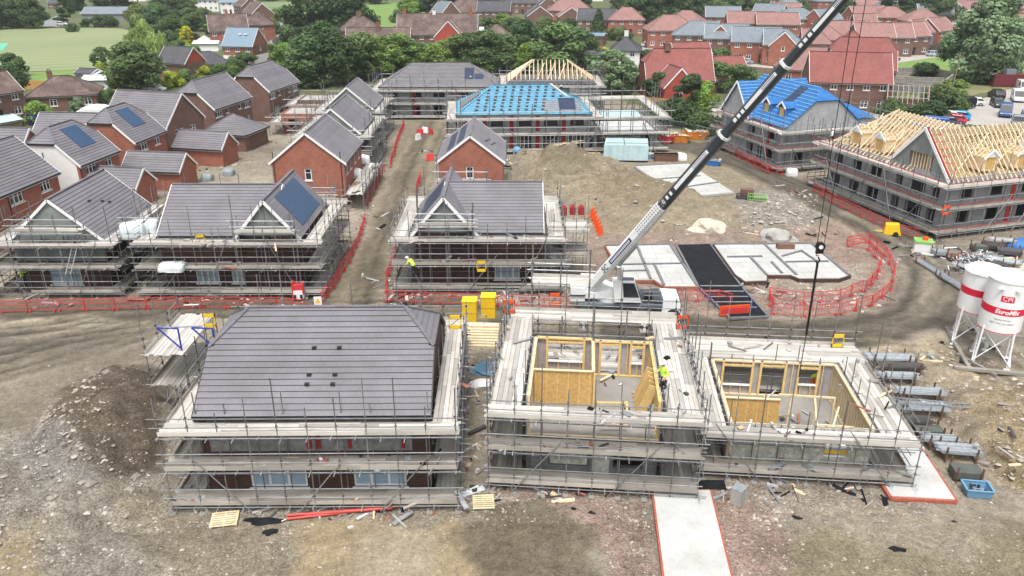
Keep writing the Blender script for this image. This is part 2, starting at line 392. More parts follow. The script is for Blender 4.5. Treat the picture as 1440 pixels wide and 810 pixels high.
def build_roof(root, L, W, ze, zr, zh0, zh1, rm, oe=.3, og=.12, step=.03, trim='upvc', course=.34, name='roof', gutter=True, capm=None, mats=None):
    mb = MB(); sl = (zr-ze)/(W/2); zE = ze-oe*sl; yE = W/2+oe; lift = .13
    xl, xr = -L/2-og, L/2+og
    def yz(z): return (zr-z)/sl
    def ins(zh): return (zr-zh)/sl*INSK[0]
    al, ar = ins(zh0) if zh0 < zr else 0, ins(zh1) if zh1 < zr else 0
    zl, zrr = max(zh0, zE) if zh0 > ze else zE, max(zh1, zE) if zh1 > ze else zE
    if zh0 <= ze: xl = -L/2-oe; al = yE; zl = zE
    if zh1 <= ze: xr = L/2+oe; ar = yE; zrr = zE
    def V3(x, y, z): return Vector((x, y, z+lift))
    for s in (-1, 1):
        pts = [V3(xl, s*yE, zE), V3(xr, s*yE, zE)]
        if zrr > zE+.01 and zrr < zr: pts.append(V3(xr, s*yz(zrr), zrr))
        pts.append(V3(xr-ar, 0, zr)); pts.append(V3(xl+al, 0, zr))
        if zl > zE+.01 and zl < zr: pts.append(V3(xl, s*yz(zl), zl))
        if s > 0: pts.reverse()
        roof_plane(mb, pts, (mats or {}).get('F' if s < 0 else 'B', rm), course, step)
    caps = []
    if al > 0:
        roof_plane(mb, [V3(xl, yz(zl), zl), V3(xl, -yz(zl), zl), V3(xl+al, 0, zr)], (mats or {}).get('L', rm), course, step)
        caps += [(V3(xl, s*yz(zl), zl), V3(xl+al, 0, zr)) for s in (-1, 1)]
    if ar > 0:
        roof_plane(mb, [V3(xr, -yz(zrr), zrr), V3(xr, yz(zrr), zrr), V3(xr-ar, 0, zr)], (mats or {}).get('R', rm), course, step)
        caps += [(V3(xr, s*yz(zrr), zrr), V3(xr-ar, 0, zr)) for s in (-1, 1)]
    caps.append((V3(xl+al, 0, zr), V3(xr-ar, 0, zr)))
    for a, b in caps:
        n_ = max(1, int((b-a).length/.45)) if step > 0 else 1
        for i in range(n_):
            p = a.lerp(b, i/n_); q = a.lerp(b, (i+.97)/n_) if step > 0 else b
            mb.bar(p+Vector((0, 0, .05)), q+Vector((0, 0, .05)), .22, .07, capm or rm, tone=rnd.uniform(-.1, .1)-.08)
    roof = mb.obj(name, root)
    if trim:
        for x, zh, sx in ((xl, zl, -1), (xr, zrr, 1)):
            if zh <= zE+.01: continue
            for s in (-1, 1):
                b = MB(); b.bar(V3(x+sx*.025, s*yE, zE)-Vector((0, 0, .08)), V3(x+sx*.025, s*yz(min(zh, zr)), min(zh, zr))-Vector((0, 0, .08)), .05, .22, trim, up=(0, 0, 1)); b.obj('bargeboard', root)
            if zh < zr-.05:
                b = MB(); b.bar(V3(x+sx*.025, -yz(zh), zh)-Vector((0, 0, .1)), V3(x+sx*.025, yz(zh), zh)-Vector((0, 0, .1)), .05, .16, 'trim_dark'); b.obj('bargeboard', root)
        if gutter:
            for s in (-1, 1):
                b = MB(); y = s*(yE+.05); b.box(xl, xr, y-.06, y+.06, zE+.0, zE+.1, 'trim_dark'); b.box(xl+.02, xr-.02, y-s*.16, y-s*.065, zE-.12, zE+.05, trim); b.obj('gutter', root)
            for sx, zz in ((-1, zl), (1, zrr)):
                if zz <= zE+.01 and (zh0 if sx < 0 else zh1) <= ze:
                    b = MB(); x = xl-.05 if sx < 0 else xr+.05; b.box(x-.06, x+.06, -yE, yE, zE, zE+.1, 'trim_dark'); b.box(x-sx*.16, x-sx*.065, -yE+.1, yE-.1, zE-.12, zE+.05, trim); b.obj('gutter', root)
    return roof
def slope_frame(L, W, ze, zr, side, x, t, lift=.17):
    """point on slope: side F/B, x along ridge, t 0 eave ..1 ridge -> pos; returns pos, upslope vec, normal"""
    s = -1 if side == 'F' else 1
    up = Vector((0, -s*(W/2), zr-ze)); ln = up.length; up.normalize()
    n = Vector((0, s*(zr-ze), W/2)).normalized()
    return Vector((x, s*W/2, ze+.13))+up*(ln*t)+n*lift, up, n
def panel_on_roof(root, L, W, ze, zr, side, x0, x1, t0, t1, m='solar', name='solar_panel', lift=.06, th=.05, label=None):
    mb = MB(); a, up, n = slope_frame(L, W, ze, zr, side, x0, t0, lift); b, _, _ = slope_frame(L, W, ze, zr, side, x1, t0, lift)
    c, _, _ = slope_frame(L, W, ze, zr, side, x1, t1, lift); d, _, _ = slope_frame(L, W, ze, zr, side, x0, t1, lift)
    w = abs(x1-x0); h = (d-a).length; pts = [a, b, c, d]; uv = [(0, 0), (w, 0), (w, h), (0, h)]
    if side == 'B': pts.reverse(); uv.reverse()
    mb.poly_prism([p-n*th for p in reversed(pts)], n*th*.98, 'trim_dark')
    mb.face([p+n*.002 for p in pts], m, uv)
    o = mb.obj(name, root)
    if label: o['label'] = label
    return o
def house(name, label, cat, loc, rz, L, W, ze, zr, wm, rm, zh0=None, zh1=None, windows=(), group=None, step=.03, oe=.3, og=.12, trim='upvc',
          chim=(), course=.34, gutter=True, gm=None, capm=None, downpipe=(), panels=()):
    zh0 = zr if zh0 is None else zh0; zh1 = zr if zh1 is None else zh1
    t = thing(name, label, cat, loc, rz, group)
    mb = build_walls(t, L, W, ze, wm, windows)
    wmat = wm if isinstance(wm, str) else None
    for sd, zh in (('L', zh0), ('R', zh1)):
        if zh > ze+.05: gable_fill(mb, sd, L, W, ze, zr, zh, gm or wmat or wm.get(sd, wm['F']))
    mb.obj('wall', t)
    roof = build_roof(t, L, W, ze, zr, zh0, zh1, rm, oe, og, max(step, .04) if step == .03 else step, trim, course, gutter=gutter, capm=capm)
    for (x, y, w, d, top, cm) in chim:
        c = MB(); zb = zr-abs(y)*(zr-ze)/(W/2)-.3; c.box(x-w/2, x+w/2, y-d/2, y+d/2, zb, top, cm); c.box(x-w/2-.05, x+w/2+.05, y-d/2-.05, y+d/2+.05, top, top+.12, cm)
        for k in (-1, 1): c.tube((x+k*w*.22, y, top+.12), (x+k*w*.22, y, top+.5), .11, 'tile_red', 7)
        ch = c.obj('chimney', roof)
    for (sd, u) in downpipe:
        o, uu, n, r_, Ln = SIDE[sd](L, W); p = o+uu*u+n*.06; d = MB(); d.tube(p+Vector((0, 0, .1)), p+Vector((0, 0, ze+(.0 if sd in 'FB' else 1.2))), .045, 'trim_dark', 6); d.obj('downpipe', t)
    for pn in panels: panel_on_roof(t, L, W, ze, zr, *pn)
    return t
# ---------------- scaffold ----------------
def scaffold(label, loc, rz, X0, X1, Y0, Y1, lifts, sides='FBLR', bw=1.3, gap=.25, sp=2.1, detail=2, top=1.3, gaps=(), rail_red=False, wide=None, plank='plank', skipdeck=(), blue=0, group='tube scaffolds round the new houses', brace=True, toe=True):
    wide = wide or {}
    root = thing('scaffold', label, 'scaffold', loc, rz, group); r = .03 if detail >= 2 else (.046 if detail else .052); n = 6 if detail >= 2 else 4
    W_ = {s: wide.get(s, bw) for s in 'FBLR'}
    ox0, ox1, oy0, oy1 = X0-gap-W_['L'], X1+gap+W_['R'], Y0-gap-W_['F'], Y1+gap+W_['B']
    spec = {}
    for s in sides:
        if s in 'FB':
            a, b = (ox0 if 'L' in sides else X0-gap), (ox1 if 'R' in sides else X1+gap)
            yo, yi = (oy0, Y0-gap) if s == 'F' else (oy1, Y1+gap)
            spec[s] = (Vector((a, yo, 0)), Vector((1, 0, 0)), b-a, Vector((0, 1 if s == 'F' else -1, 0)), abs(yi-yo))
        else:
            a, b = Y0-gap, Y1+gap
            xo, xi = (ox0, X0-gap) if s == 'L' else (ox1, X1+gap)
            spec[s] = (Vector((xo, a, 0)), Vector((0, 1, 0)), b-a, Vector((1 if s == 'L' else -1, 0, 0)), abs(xi-xo))
    zt = lifts[-1]+top; cnt = 0
    for s in sides:
        o, u, Ln, inn, w = spec[s]; nb = max(2, round(Ln/sp)); xs = [Ln*i/nb for i in range(nb+1)]
        if s in 'LR': xs = [x for x in xs if .5 < x < Ln-.5] if ('F' in sides and 'B' in sides) else xs
        for x in xs:
            for k in (0, 1):
                if k == 1 and (x < .4 or x > Ln-.4) and s in 'FB' and 'L' in sides: continue
                p = o+u*x+inn*(w*k); h = (zt+rnd.choice((0, .3, .8, 1.3, 1.9))) if k == 0 else lifts[-1]+rnd.choice((.1, .3, 1.1, 1.7))
                mb = MB(); lean = Vector((rnd.uniform(-.03, .03), rnd.uniform(-.03, .03), 0))
                mb.tube(p, p+lean+Vector((0, 0, h)), r, 'tube', n, tone=rnd.uniform(-.5, .1))
                if detail:
                    for z in lifts:
                        for zz in ((z-.1, z+.5, z+1.0) if k == 0 else (z-.1,)): mb.box(p.x-.055, p.x+.055, p.y-.055, p.y+.055, zz-.05, zz+.05, 'steel_dark')
                so = mb.obj('standard', root); cnt += 1
                if detail >= 2 and k == 0:
                    m2 = MB(); m2.box(p.x-.14, p.x+.14, p.y-.25, p.y+.25, 0.0, .05, 'plank_old'); m2.box(p.x-.08, p.x+.08, p.y-.08, p.y+.08, .05, .06, 'steel_galv'); m2.obj('sole_board', so)
        for li, z in enumerate(lifts):
            if (s, li) in skipdeck: continue
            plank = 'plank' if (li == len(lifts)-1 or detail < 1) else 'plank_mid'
            z += rnd.uniform(-.015, .015)
            # ledgers and guard rails
            for k, zz, nm in (((1, z+1.0, 'guard_rail'),) if detail >= 2 and li < len(lifts)-1 else ())+((0, z-.1, 'ledger'), (1, z-.1, 'ledger'), (0, z+.5, 'guard_rail'), (0, z+1.0, 'guard_rail')):
                if detail == 0 and zz == z+.5: continue
                mb = MB(); e = rnd.uniform(.15, .5); p = o+inn*(w*k-.05*(1-k))-u*e+Vector((0, 0, zz)); q = o+inn*(w*k-.05*(1-k))+u*(Ln+rnd.uniform(.15, .5))+Vector((0, 0, zz+rnd.uniform(-.03, .03)))
                mb.tube(p, q, r*.95, 'plastic_red_dark' if (rail_red and nm == 'guard_rail' and zz > z+.4 and zz < z+.6 and rnd.random() < .6) else 'tube', n, tone=rnd.uniform(-.25, .25)); mb.obj(nm, root)
            # deck boards
            mb = MB(); nbd = max(2, int(w/.235)); pitch = w/nbd
            segs = max(1, round(Ln/3.6)); gl = [g for g in gaps if g[0] == s and g[1] == li]
            for b_ in range(nbd):
                x = -rnd.uniform(.0, .25)
                end = Ln+rnd.uniform(0, .25)
                while x < end-.3:
                    x2 = min(end, x+rnd.choice((3.0, 3.6, 3.9, 3.9)))
                    if any(g[2] < (x+x2)/2 < g[3] for g in gl): x = x2; continue
                    y0 = pitch*b_+.008; y1 = pitch*(b_+1)-.012; zz = z+rnd.uniform(0, .03)
                    A = o+u*x+inn*y0; B = o+u*x2+inn*y1
                    mb.box(A.x, B.x, A.y, B.y, zz-.02, zz+.02, plank, rnd.uniform(-.38, .16)); x = x2+.01
            mb.obj('board_deck', root)
            if toe:
                mb = MB(); x = -.05
                while x < Ln-.2:
                    x2 = min(Ln+.05, x+rnd.choice((3, 3.6, 3.9)))
                    A = o+u*x-inn*.02+Vector((0, 0, 0)); B = o+u*x2+inn*.02
                    if not any(g[2] < (x+x2)/2 < g[3] for g in gl): mb.box(A.x, B.x, A.y, B.y, z+.03, z+.25+rnd.uniform(-.01, .02), plank, rnd.uniform(-.25, .22))
                    x = x2
                if mb.v: mb.obj('toe_board', root)
            if detail >= 2:
                nt_ = min(14, max(3, int(Ln/1.1)))
                for i in range(nt_+1):
                    x = Ln*i/nt_+rnd.uniform(-.1, .1); mb = MB(); p = o+u*x-inn*rnd.uniform(.2, .6)+Vector((0, 0, z-.05)); q = o+u*x+inn*(w+.12)+Vector((0, 0, z-.05))
                    mb.tube(p, q, .026, 'tube', 5, tone=rnd.uniform(0, .9)); mb.obj('transom', root)
        if brace:
            nb2 = max(1, int(Ln/3.8))
            for i in range(nb2):
                x = Ln*(i+.5)/nb2+rnd.uniform(-1, .5); mb = MB(); k = rnd.choice((-1, 1)); z1 = rnd.choice(lifts[1:] or lifts)+.9
                p = o+u*max(0, min(Ln, x-k*1.2))-inn*.09+Vector((0, 0, .1)); q = o+u*max(0, min(Ln, x+k*1.4))-inn*.09+Vector((0, 0, z1))
                mb.tube(p, q, r, 'tube', n, tone=rnd.uniform(-.3, .2)); mb.obj('brace', root)
    return root

def ladder(parent, a, b, w=.4, m='steel_galv', name='ladder', label=None, group=None):
    mb = MB(); a = Vector(a); b = Vector(b); d = b-a; s = Vector((0, 0, 1)).cross(d); s = s.normalized() if s.length > .01 else Vector((1, 0, 0))
    for k in (-1, 1): mb.bar(a+s*w/2*k, b+s*w/2*k, .05, .07, m)
    n = int(d.length/.27)
    for i in range(1, n): p = a+d*(i/n); mb.tube(p-s*w/2, p+s*w/2, .018, m, 5)
    o = mb.obj(name, parent)
    if not parent: tag(o, label, 'ladder', group)
    return o

# ---------------- barriers ----------------
def barrier_meshes(m='plastic_red', w=2.0, h=1.0):
    mb = MB(); t = .035
    for a, b, c, d in ((-w/2, w/2, .12, .12+t), (-w/2, w/2, h-t*1.6, h), (-w/2, -w/2+t, .12, h), (w/2-t, w/2, .12, h), (-w/2, w/2, .62, .66)): mb.box(a, b, -.02, .02, c, d, m)
    k = 12
    for i in range(1, k): x = -w/2+w*i/k; mb.box(x-.006, x+.006, -.006, .006, .14, h-.05, m)
    me = mb.mesh('barrier'); f = MB(); f.box(-.03, .03, -.2, .2, 0, .04, m); f.box(-.03, .03, -.05, .05, .04, .14, m)
    return me, f.mesh('foot')
BM, BF = barrier_meshes()
def barrier(p, q, label, group):
    p = Vector(p); q = Vector(q); c = (p+q)/2; d = q-p; o = link('barrier', BM, None, (c.x, c.y, c.z), math.atan2(d.y, d.x)); s = d.length/2.0; o.scale = (s, 1, 1)
    o.rotation_euler[0] = rnd.uniform(-.06, .06); tag(o, label, 'barrier', group)
    for x in (-.85, .85): link('foot', BF, o, (x, 0, 0))
def barrier_line(pts, label, group, z=0.02, step=2.05):
    pts = [Vector((a.x, a.y, z)) for a in pts]
    for a, b in zip(pts[:-1], pts[1:]):
        n = max(1, round((b-a).length/step))
        for i in range(n):
            j = Vector((rnd.uniform(-.06, .06), rnd.uniform(-.06, .06), 0)); barrier(a.lerp(b, i/n)+j, a.lerp(b, (i+1)/n)+j, label, group)

# ---------------- trees ----------------
def leaf_cloud(blobs, n, size, seed, droop=0.0, shell=.55, tone=.35):
    g = np.random.default_rng(seed); bl = np.array(blobs); vol = bl[:, 3]*bl[:, 4]*bl[:, 5]; pr = vol**.7; pr /= pr.sum()
    idx = g.choice(len(bl), n, p=pr); d = g.normal(size=(n, 3)); d /= np.linalg.norm(d, axis=1)[:, None]
    rr = shell+(1-shell)*g.random(n)**.6; rr *= 1+.18*g.normal(size=n)*.5
    c = bl[idx, :3]+d*rr[:, None]*bl[idx, 3:6]
    nrm = d*.8+g.normal(size=(n, 3))*.55+np.array([0, 0, .35]); nrm /= np.linalg.norm(nrm, axis=1)[:, None]
    a = np.cross(nrm, g.normal(size=(n, 3))); a /= np.linalg.norm(a, axis=1)[:, None]; b = np.cross(nrm, a)
    s = size*(.55+.8*g.random(n))[:, None]; asp = (.55+.5*g.random(n))[:, None]
    if droop:
        dn = np.array([0, 0, -1.0]); a = a*(1-droop)+dn*droop+g.normal(size=(n, 3))*.12; a /= np.linalg.norm(a, axis=1)[:, None]; b = np.cross(a, d+g.normal(size=(n, 3))*.3); b /= np.linalg.norm(b, axis=1)[:, None]; asp *= .35; s = s*1.7
    bend = nrm*s*.25
    v = np.stack([c-a*s, c+b*s*asp+bend, c+a*s, c-b*s*asp+bend], 1).reshape(-1, 3)
    bt = g.random(len(bl))[idx]*.7-.35
    t = bt*.9+tone*(g.random(n)-.5)
    return v, t
def cloud_mesh(name, v, t, m='leaf'):
    n = len(t); me = bpy.data.meshes.new(name); me.vertices.add(n*4); me.vertices.foreach_set('co', v.astype(np.float32).ravel())
    me.loops.add(n*4); me.loops.foreach_set('vertex_index', np.arange(n*4, dtype=np.int32)); me.polygons.add(n)
    me.polygons.foreach_set('loop_start', np.arange(0, n*4, 4, dtype=np.int32)); me.polygons.foreach_set('loop_total', np.full(n, 4, dtype=np.int32))
    me.materials.append(MATS[m]); me.update(calc_edges=True)
    at = me.attributes.new('tone', 'FLOAT', 'FACE'); at.data.foreach_set('value', t.astype(np.float32)); return me
def rot_blobs(seed, n, R_, H, z0, r, flat=.75, taper=0.0, top=.5):
    q = random.Random(seed); out = []
    for i in range(n):
        a = q.uniform(0, 6.28); zz = z0+H*q.random(); f = math.sin(math.pi*min(1, max(0.08, (zz-z0)/H*.8+.18)))**.7*(1-taper*(zz-z0)/H)
        rad = R_*f*q.uniform(.35, 1.0); s = r*q.uniform(.6, 1.25); out.append((math.cos(a)*rad, math.sin(a)*rad, zz, s, s*q.uniform(.8, 1.2), s*flat*q.uniform(.8, 1.2)))
    return out
def trunk_mesh(H, r, nb, seed, spread, m='bark'):
    q = random.Random(seed); mb = MB(); p = Vector((0, 0, 0)); segs = 4; top = H*.75; rad = r
    for i in range(segs):
        w = p+Vector((q.uniform(-.03, .03)*H*.4, q.uniform(-.03, .03)*H*.4, top/segs)); r2 = rad*.72; mb.tube(p, w, rad, m, 8, r2); 
        if i >= 1:
            for k in range(nb):
                a = q.uniform(0, 6.28); e = w+Vector((math.cos(a)*spread*q.uniform(.5, .9), math.sin(a)*spread*q.uniform(.5, .9), H*q.uniform(.08, .25))); mid = w.lerp(e, .5)+Vector((0, 0, -.03*H))
                mb.tube(w, mid, r2*.55, m, 5, r2*.35); mb.tube(mid, e, r2*.35, m, 5, r2*.1)
        p = w; rad = r2
    return mb.mesh('trunk')
TREES = {}
def proto(kind, seed):
    # unit trees about 10 m tall
    if kind == 'oak': b = rot_blobs(seed, 44, 4.1, 7.6, 1.5, 1.5); n, s, d = 13000, .23, 0
    elif kind == 'round': b = rot_blobs(seed, 34, 3.4, 7.6, 1.4, 1.5, .9); n, s, d = 11000, .23, 0
    elif kind == 'loose': b = rot_blobs(seed, 38, 3.7, 7.6, 1.6, 1.05); n, s, d = 7500, .21, 0
    elif kind == 'tall': b = rot_blobs(seed, 34, 3.2, 8.2, 1.2, 1.15, 1.1, .25); n, s, d = 9500, .2, 0
    elif kind == 'willow':
        b = rot_blobs(seed, 26, 3.6, 5.0, 3.4, 1.1, 1.2)
        q = random.Random(seed+9)
        for i in range(26): a = i/26*6.28; rr = q.uniform(3.2, 4.3); b.append((math.cos(a)*rr, math.sin(a)*rr, q.uniform(2.2, 4.6), .55, .55, 2.2))
        n, s, d = 9000, .2, .8
    elif kind == 'cedar': b = [(q.uniform(-1, 1)*3.6*(1-z/13), q.uniform(-1, 1)*3.6*(1-z/13), z, 1.5, 1.5, .4) for q in [random.Random(seed)] for z in [2.5+i*.3 for i in range(26)]]; n, s, d = 7000, .2, 0
    elif kind == 'bush': b = rot_blobs(seed, 22, 3.6, 5.4, .6, 1.7, .9); n, s, d = 7000, .27, 0
    elif kind == 'conifer': b = [(0, 0, 1+i*.75, 2.5*(1-i/13)+.25, 2.5*(1-i/13)+.25, .7) for i in range(12)]; n, s, d = 5000, .2, 0
    v, t = leaf_cloud(b, n, s, seed, d); return cloud_mesh('crown', v, t), trunk_mesh(10 if kind != 'bush' else 5, .26, 3, seed, 2.2)
for kind, k in (('oak', 3), ('round', 3), ('loose', 2), ('tall', 2), ('willow', 1), ('cedar', 1), ('bush', 3), ('conifer', 1)):
    TREES[kind] = [proto(kind, 40+i*7+len(kind)) for i in range(k)]
GREEN = {'mid': (1.3, 1.3, 1.15, 1), 'dark': (.95, 1.02, .98, 1), 'deep': (.74, .82, .78, 1), 'bright': (1.9, 2.0, 1.0, 1), 'lime': (3.2, 2.5, .7, 1), 'grey': (2.1, 2.0, 2.6, 1), 'brown': (1.3, .75, .7, 1),
         'purple': (.75, .32, .6, 1), 'willow': (3.2, 2.7, 2.0, 1), 'yellow': (5.0, 3.3, .6, 1), 'olive': (1.7, 1.45, 1.2, 1), 'warm': (1.8, 1.75, 1.1, 1)}
NAMES = {'oak': 'broadleaf_tree', 'round': 'broadleaf_tree', 'loose': 'broadleaf_tree', 'tall': 'tall_tree', 'willow': 'weeping_willow', 'cedar': 'cedar_tree', 'bush': 'bush', 'conifer': 'conifer_tree'}
def tree(px, py, w, h, kind='oak', col='mid', label='', group=None, z=0, cat=None):
    """px,py: ground pixel of the trunk base; w,h in metres"""
    v = TREES[kind]; a, b = v[rnd.randrange(len(v))]; p = P(px, py, z)
    t = thing(NAMES[kind], label, cat or ('bush' if kind == 'bush' else 'tree'), p, rnd.uniform(0, 6.28), group)
    bw = {'oak': 9.6, 'round': 8.6, 'loose': 8.4, 'tall': 8, 'willow': 9.6, 'cedar': 8, 'bush': 9.2, 'conifer': 5.4}[kind]; bh = 10.0 if kind != 'bush' else 7.2
    w *= 1.12; s = (w/bw, w/bw*rnd.uniform(.9, 1.1), h*1.05/bh); g = GREEN[col]; q = rnd.uniform(.85, 1.15); g = (g[0]*q*rnd.uniform(.93, 1.07), g[1]*q, g[2]*q*rnd.uniform(.93, 1.07), 1)
    c = link('crown', a, t); c.scale = s; c.color = g
    k = link('trunk', b, t); k.scale = (s[0], s[1], s[2])
    return t

# ---------------- cars ----------------
def loft(mb, secs, m, close=True):
    base = len(mb.v); n = len(secs[0]); k = mb.mi(m)
    for s in secs: mb.v.extend([tuple(p) for p in s])
    for i in range(len(secs)-1):
        for j in range(n):
            j2 = (j+1) % n; mb.f.append((base+i*n+j, base+i*n+j2, base+(i+1)*n+j2, base+(i+1)*n+j)); mb.m.append(k); mb.t.append(0); mb.uv.append(None)
    for idx, rev in ((0, False), (len(secs)-1, True)):
        f = [base+idx*n+j for j in range(n)]
        if not rev: f.reverse()
        mb.f.append(tuple(f)); mb.m.append(k); mb.t.append(0); mb.uv.append(None)
def car_proto(kind):
    # x forward; profile sections (x, z_low, z_shoulder, halfwidth)
    if kind == 'car': Lc, body, cab, r = 4.3, [(-2.15, .45, .75, .72), (-2.05, .3, .95, .84), (-1.0, .22, .98, .89), (1.0, .22, .93, .89), (1.9, .28, .78, .82), (2.15, .38, .62, .66)], [(-1.95, .95, .78), (-1.35, 1.42, .66), (.1, 1.46, .66), (1.05, .93, .76)], .32
    elif kind == 'van': Lc, body, cab, r = 5.2, [(-2.6, .4, 1.1, .9), (-2.55, .3, 1.15, .95), (1.2, .28, 1.15, .97), (1.9, .3, 1.05, .95), (2.45, .35, .9, .85), (2.6, .4, .75, .75)], [(-2.58, 1.1, .93), (-2.5, 2.0, .84), (.9, 2.05, .84), (1.95, 1.05, .88)], .35
    else: Lc, body, cab, r = 4.6, [(-2.3, .5, .95, .8), (-2.2, .35, 1.08, .9), (-1.0, .3, 1.1, .93), (1.1, .3, 1.05, .93), (2.0, .35, .95, .88), (2.3, .45, .75, .75)], [(-2.15, 1.06, .82), (-1.8, 1.68, .72), (.2, 1.72, .72), (1.1, 1.04, .82)], .38
    mb = MB()
    loft(mb, [[(x, -w*.94, zl), (x, w*.94, zl), (x, w, (zl+zs)/2), (x, w*.93, zs), (x, -w*.93, zs), (x, -w, (zl+zs)/2)] for x, zl, zs, w in body], 'car_paint')
    # roof panel + pillars
    (x0, z0, w0), (x1, z1, w1), (x2, z2, w2), (x3, z3, w3) = cab
    roof = [(x1-.05, -w1, z1), (x1-.05, w1, z1), (x2+.05, w2, z2), (x2+.05, -w2, z2)]
    mb.prism8([(x1-.06, -w1-.02, z1-.05), (x2+.06, -w2-.02, z2-.05), (x2+.06, w2+.02, z2-.05), (x1-.06, w1+.02, z1-.05), (x1, -w1+.05, z1+.04), (x2, -w2+.05, z2+.04), (x2, w2-.05, z2+.04), (x1, w1-.05, z1+.04)], 'car_paint')
    for s in (-1, 1):
        for a, b in (((x0, s*w0, z0), (x1, s*w1, z1)), ((x2, s*w2, z2), (x3, s*w3, z3)), (((x1+x2)/2, s*w0, (z0+z3)/2), ((x1+x2)/2, s*w1, z1))): mb.bar(a, b, .08, .08, 'car_paint')
        if kind == 'van': mb.prism8([(x0, s*(w0-.03), z0), (-.2, s*(w0-.03), z0), (-.2, s*(w0+.01), z0), (x0, s*(w0+.01), z0), (x1, s*(w1-.02), z1), (-.2, s*(w1-.02), z1), (-.2, s*(w1+.02), z1), (x1, s*(w1+.02), z1)], 'car_paint')
    g = MB(); loft(g, [[(x0+.02, -w0+.03, z0-.05), (x0+.02, w0-.03, z0-.05), (x0+.03, w0-.03, z0), (x0+.03, -w0+.03, z0)], [(x1, -w1+.015, z0-.1), (x1, w1-.015, z0-.1), (x1, w1-.01, z1-.03), (x1, -w1+.01, z1-.03)],
            [(x2, -w2+.015, z3-.1), (x2, w2-.015, z3-.1), (x2, w2-.01, z2-.03), (x2, -w2+.01, z2-.03)], [(x3-.02, -w3+.03, z3-.06), (x3-.02, w3-.03, z3-.06), (x3-.03, w3-.03, z3), (x3-.03, -w3+.03, z3)]], 'glass')
    w = MB(); w.tube((0, -.11, 0), (0, .11, 0), r, 'rubber', 14); wr = MB(); wr.tube((0, -.12, 0), (0, .12, 0), r*.6, 'steel_galv', 10)
    h = MB(); h.box(-.03, .03, -.16, .16, -.07, .07, 'upvc'); tl = MB(); tl.box(-.03, .03, -.12, .12, -.09, .09, 'plastic_red')
    wx = (-Lc*.31, Lc*.31); yw = body[2][3]-.1
    return dict(body=mb.mesh('body'), glass=g.mesh('window_glass'), wheel=w.mesh('wheel'), rim=wr.mesh('rim'), head=h.mesh('headlight'), tail=tl.mesh('tail_light'), wx=wx, yw=yw, r=r, L=Lc, zs=body[-2][2]-.12, hw=body[-2][3]-.2)
CARS = {k: car_proto(k) for k in ('car', 'van', 'suv')}
def car(px, py, rz, color, label, kind='car', group='cars and vans parked beyond the site', z=0.03):
    c = CARS[kind]; t = thing('parked_van' if kind == 'van' else 'parked_car', label, 'van' if kind == 'van' else 'car', P(px, py, z), R(rz), group)
    b = link('body', c['body'], t); b.color = (*color, 1); link('window_glass', c['glass'], t)
    for x in c['wx']:
        for s in (-1, 1): w = link('wheel', c['wheel'], t, (x, s*c['yw'], c['r'])); link('rim', c['rim'], w)
    for s in (-1, 1): link('headlight', c['head'], t, (c['L']/2-.06, s*c['hw'], c['zs'])); link('tail_light', c['tail'], t, (-c['L']/2+.04, s*c['hw'], c['zs']+.1))
    return t

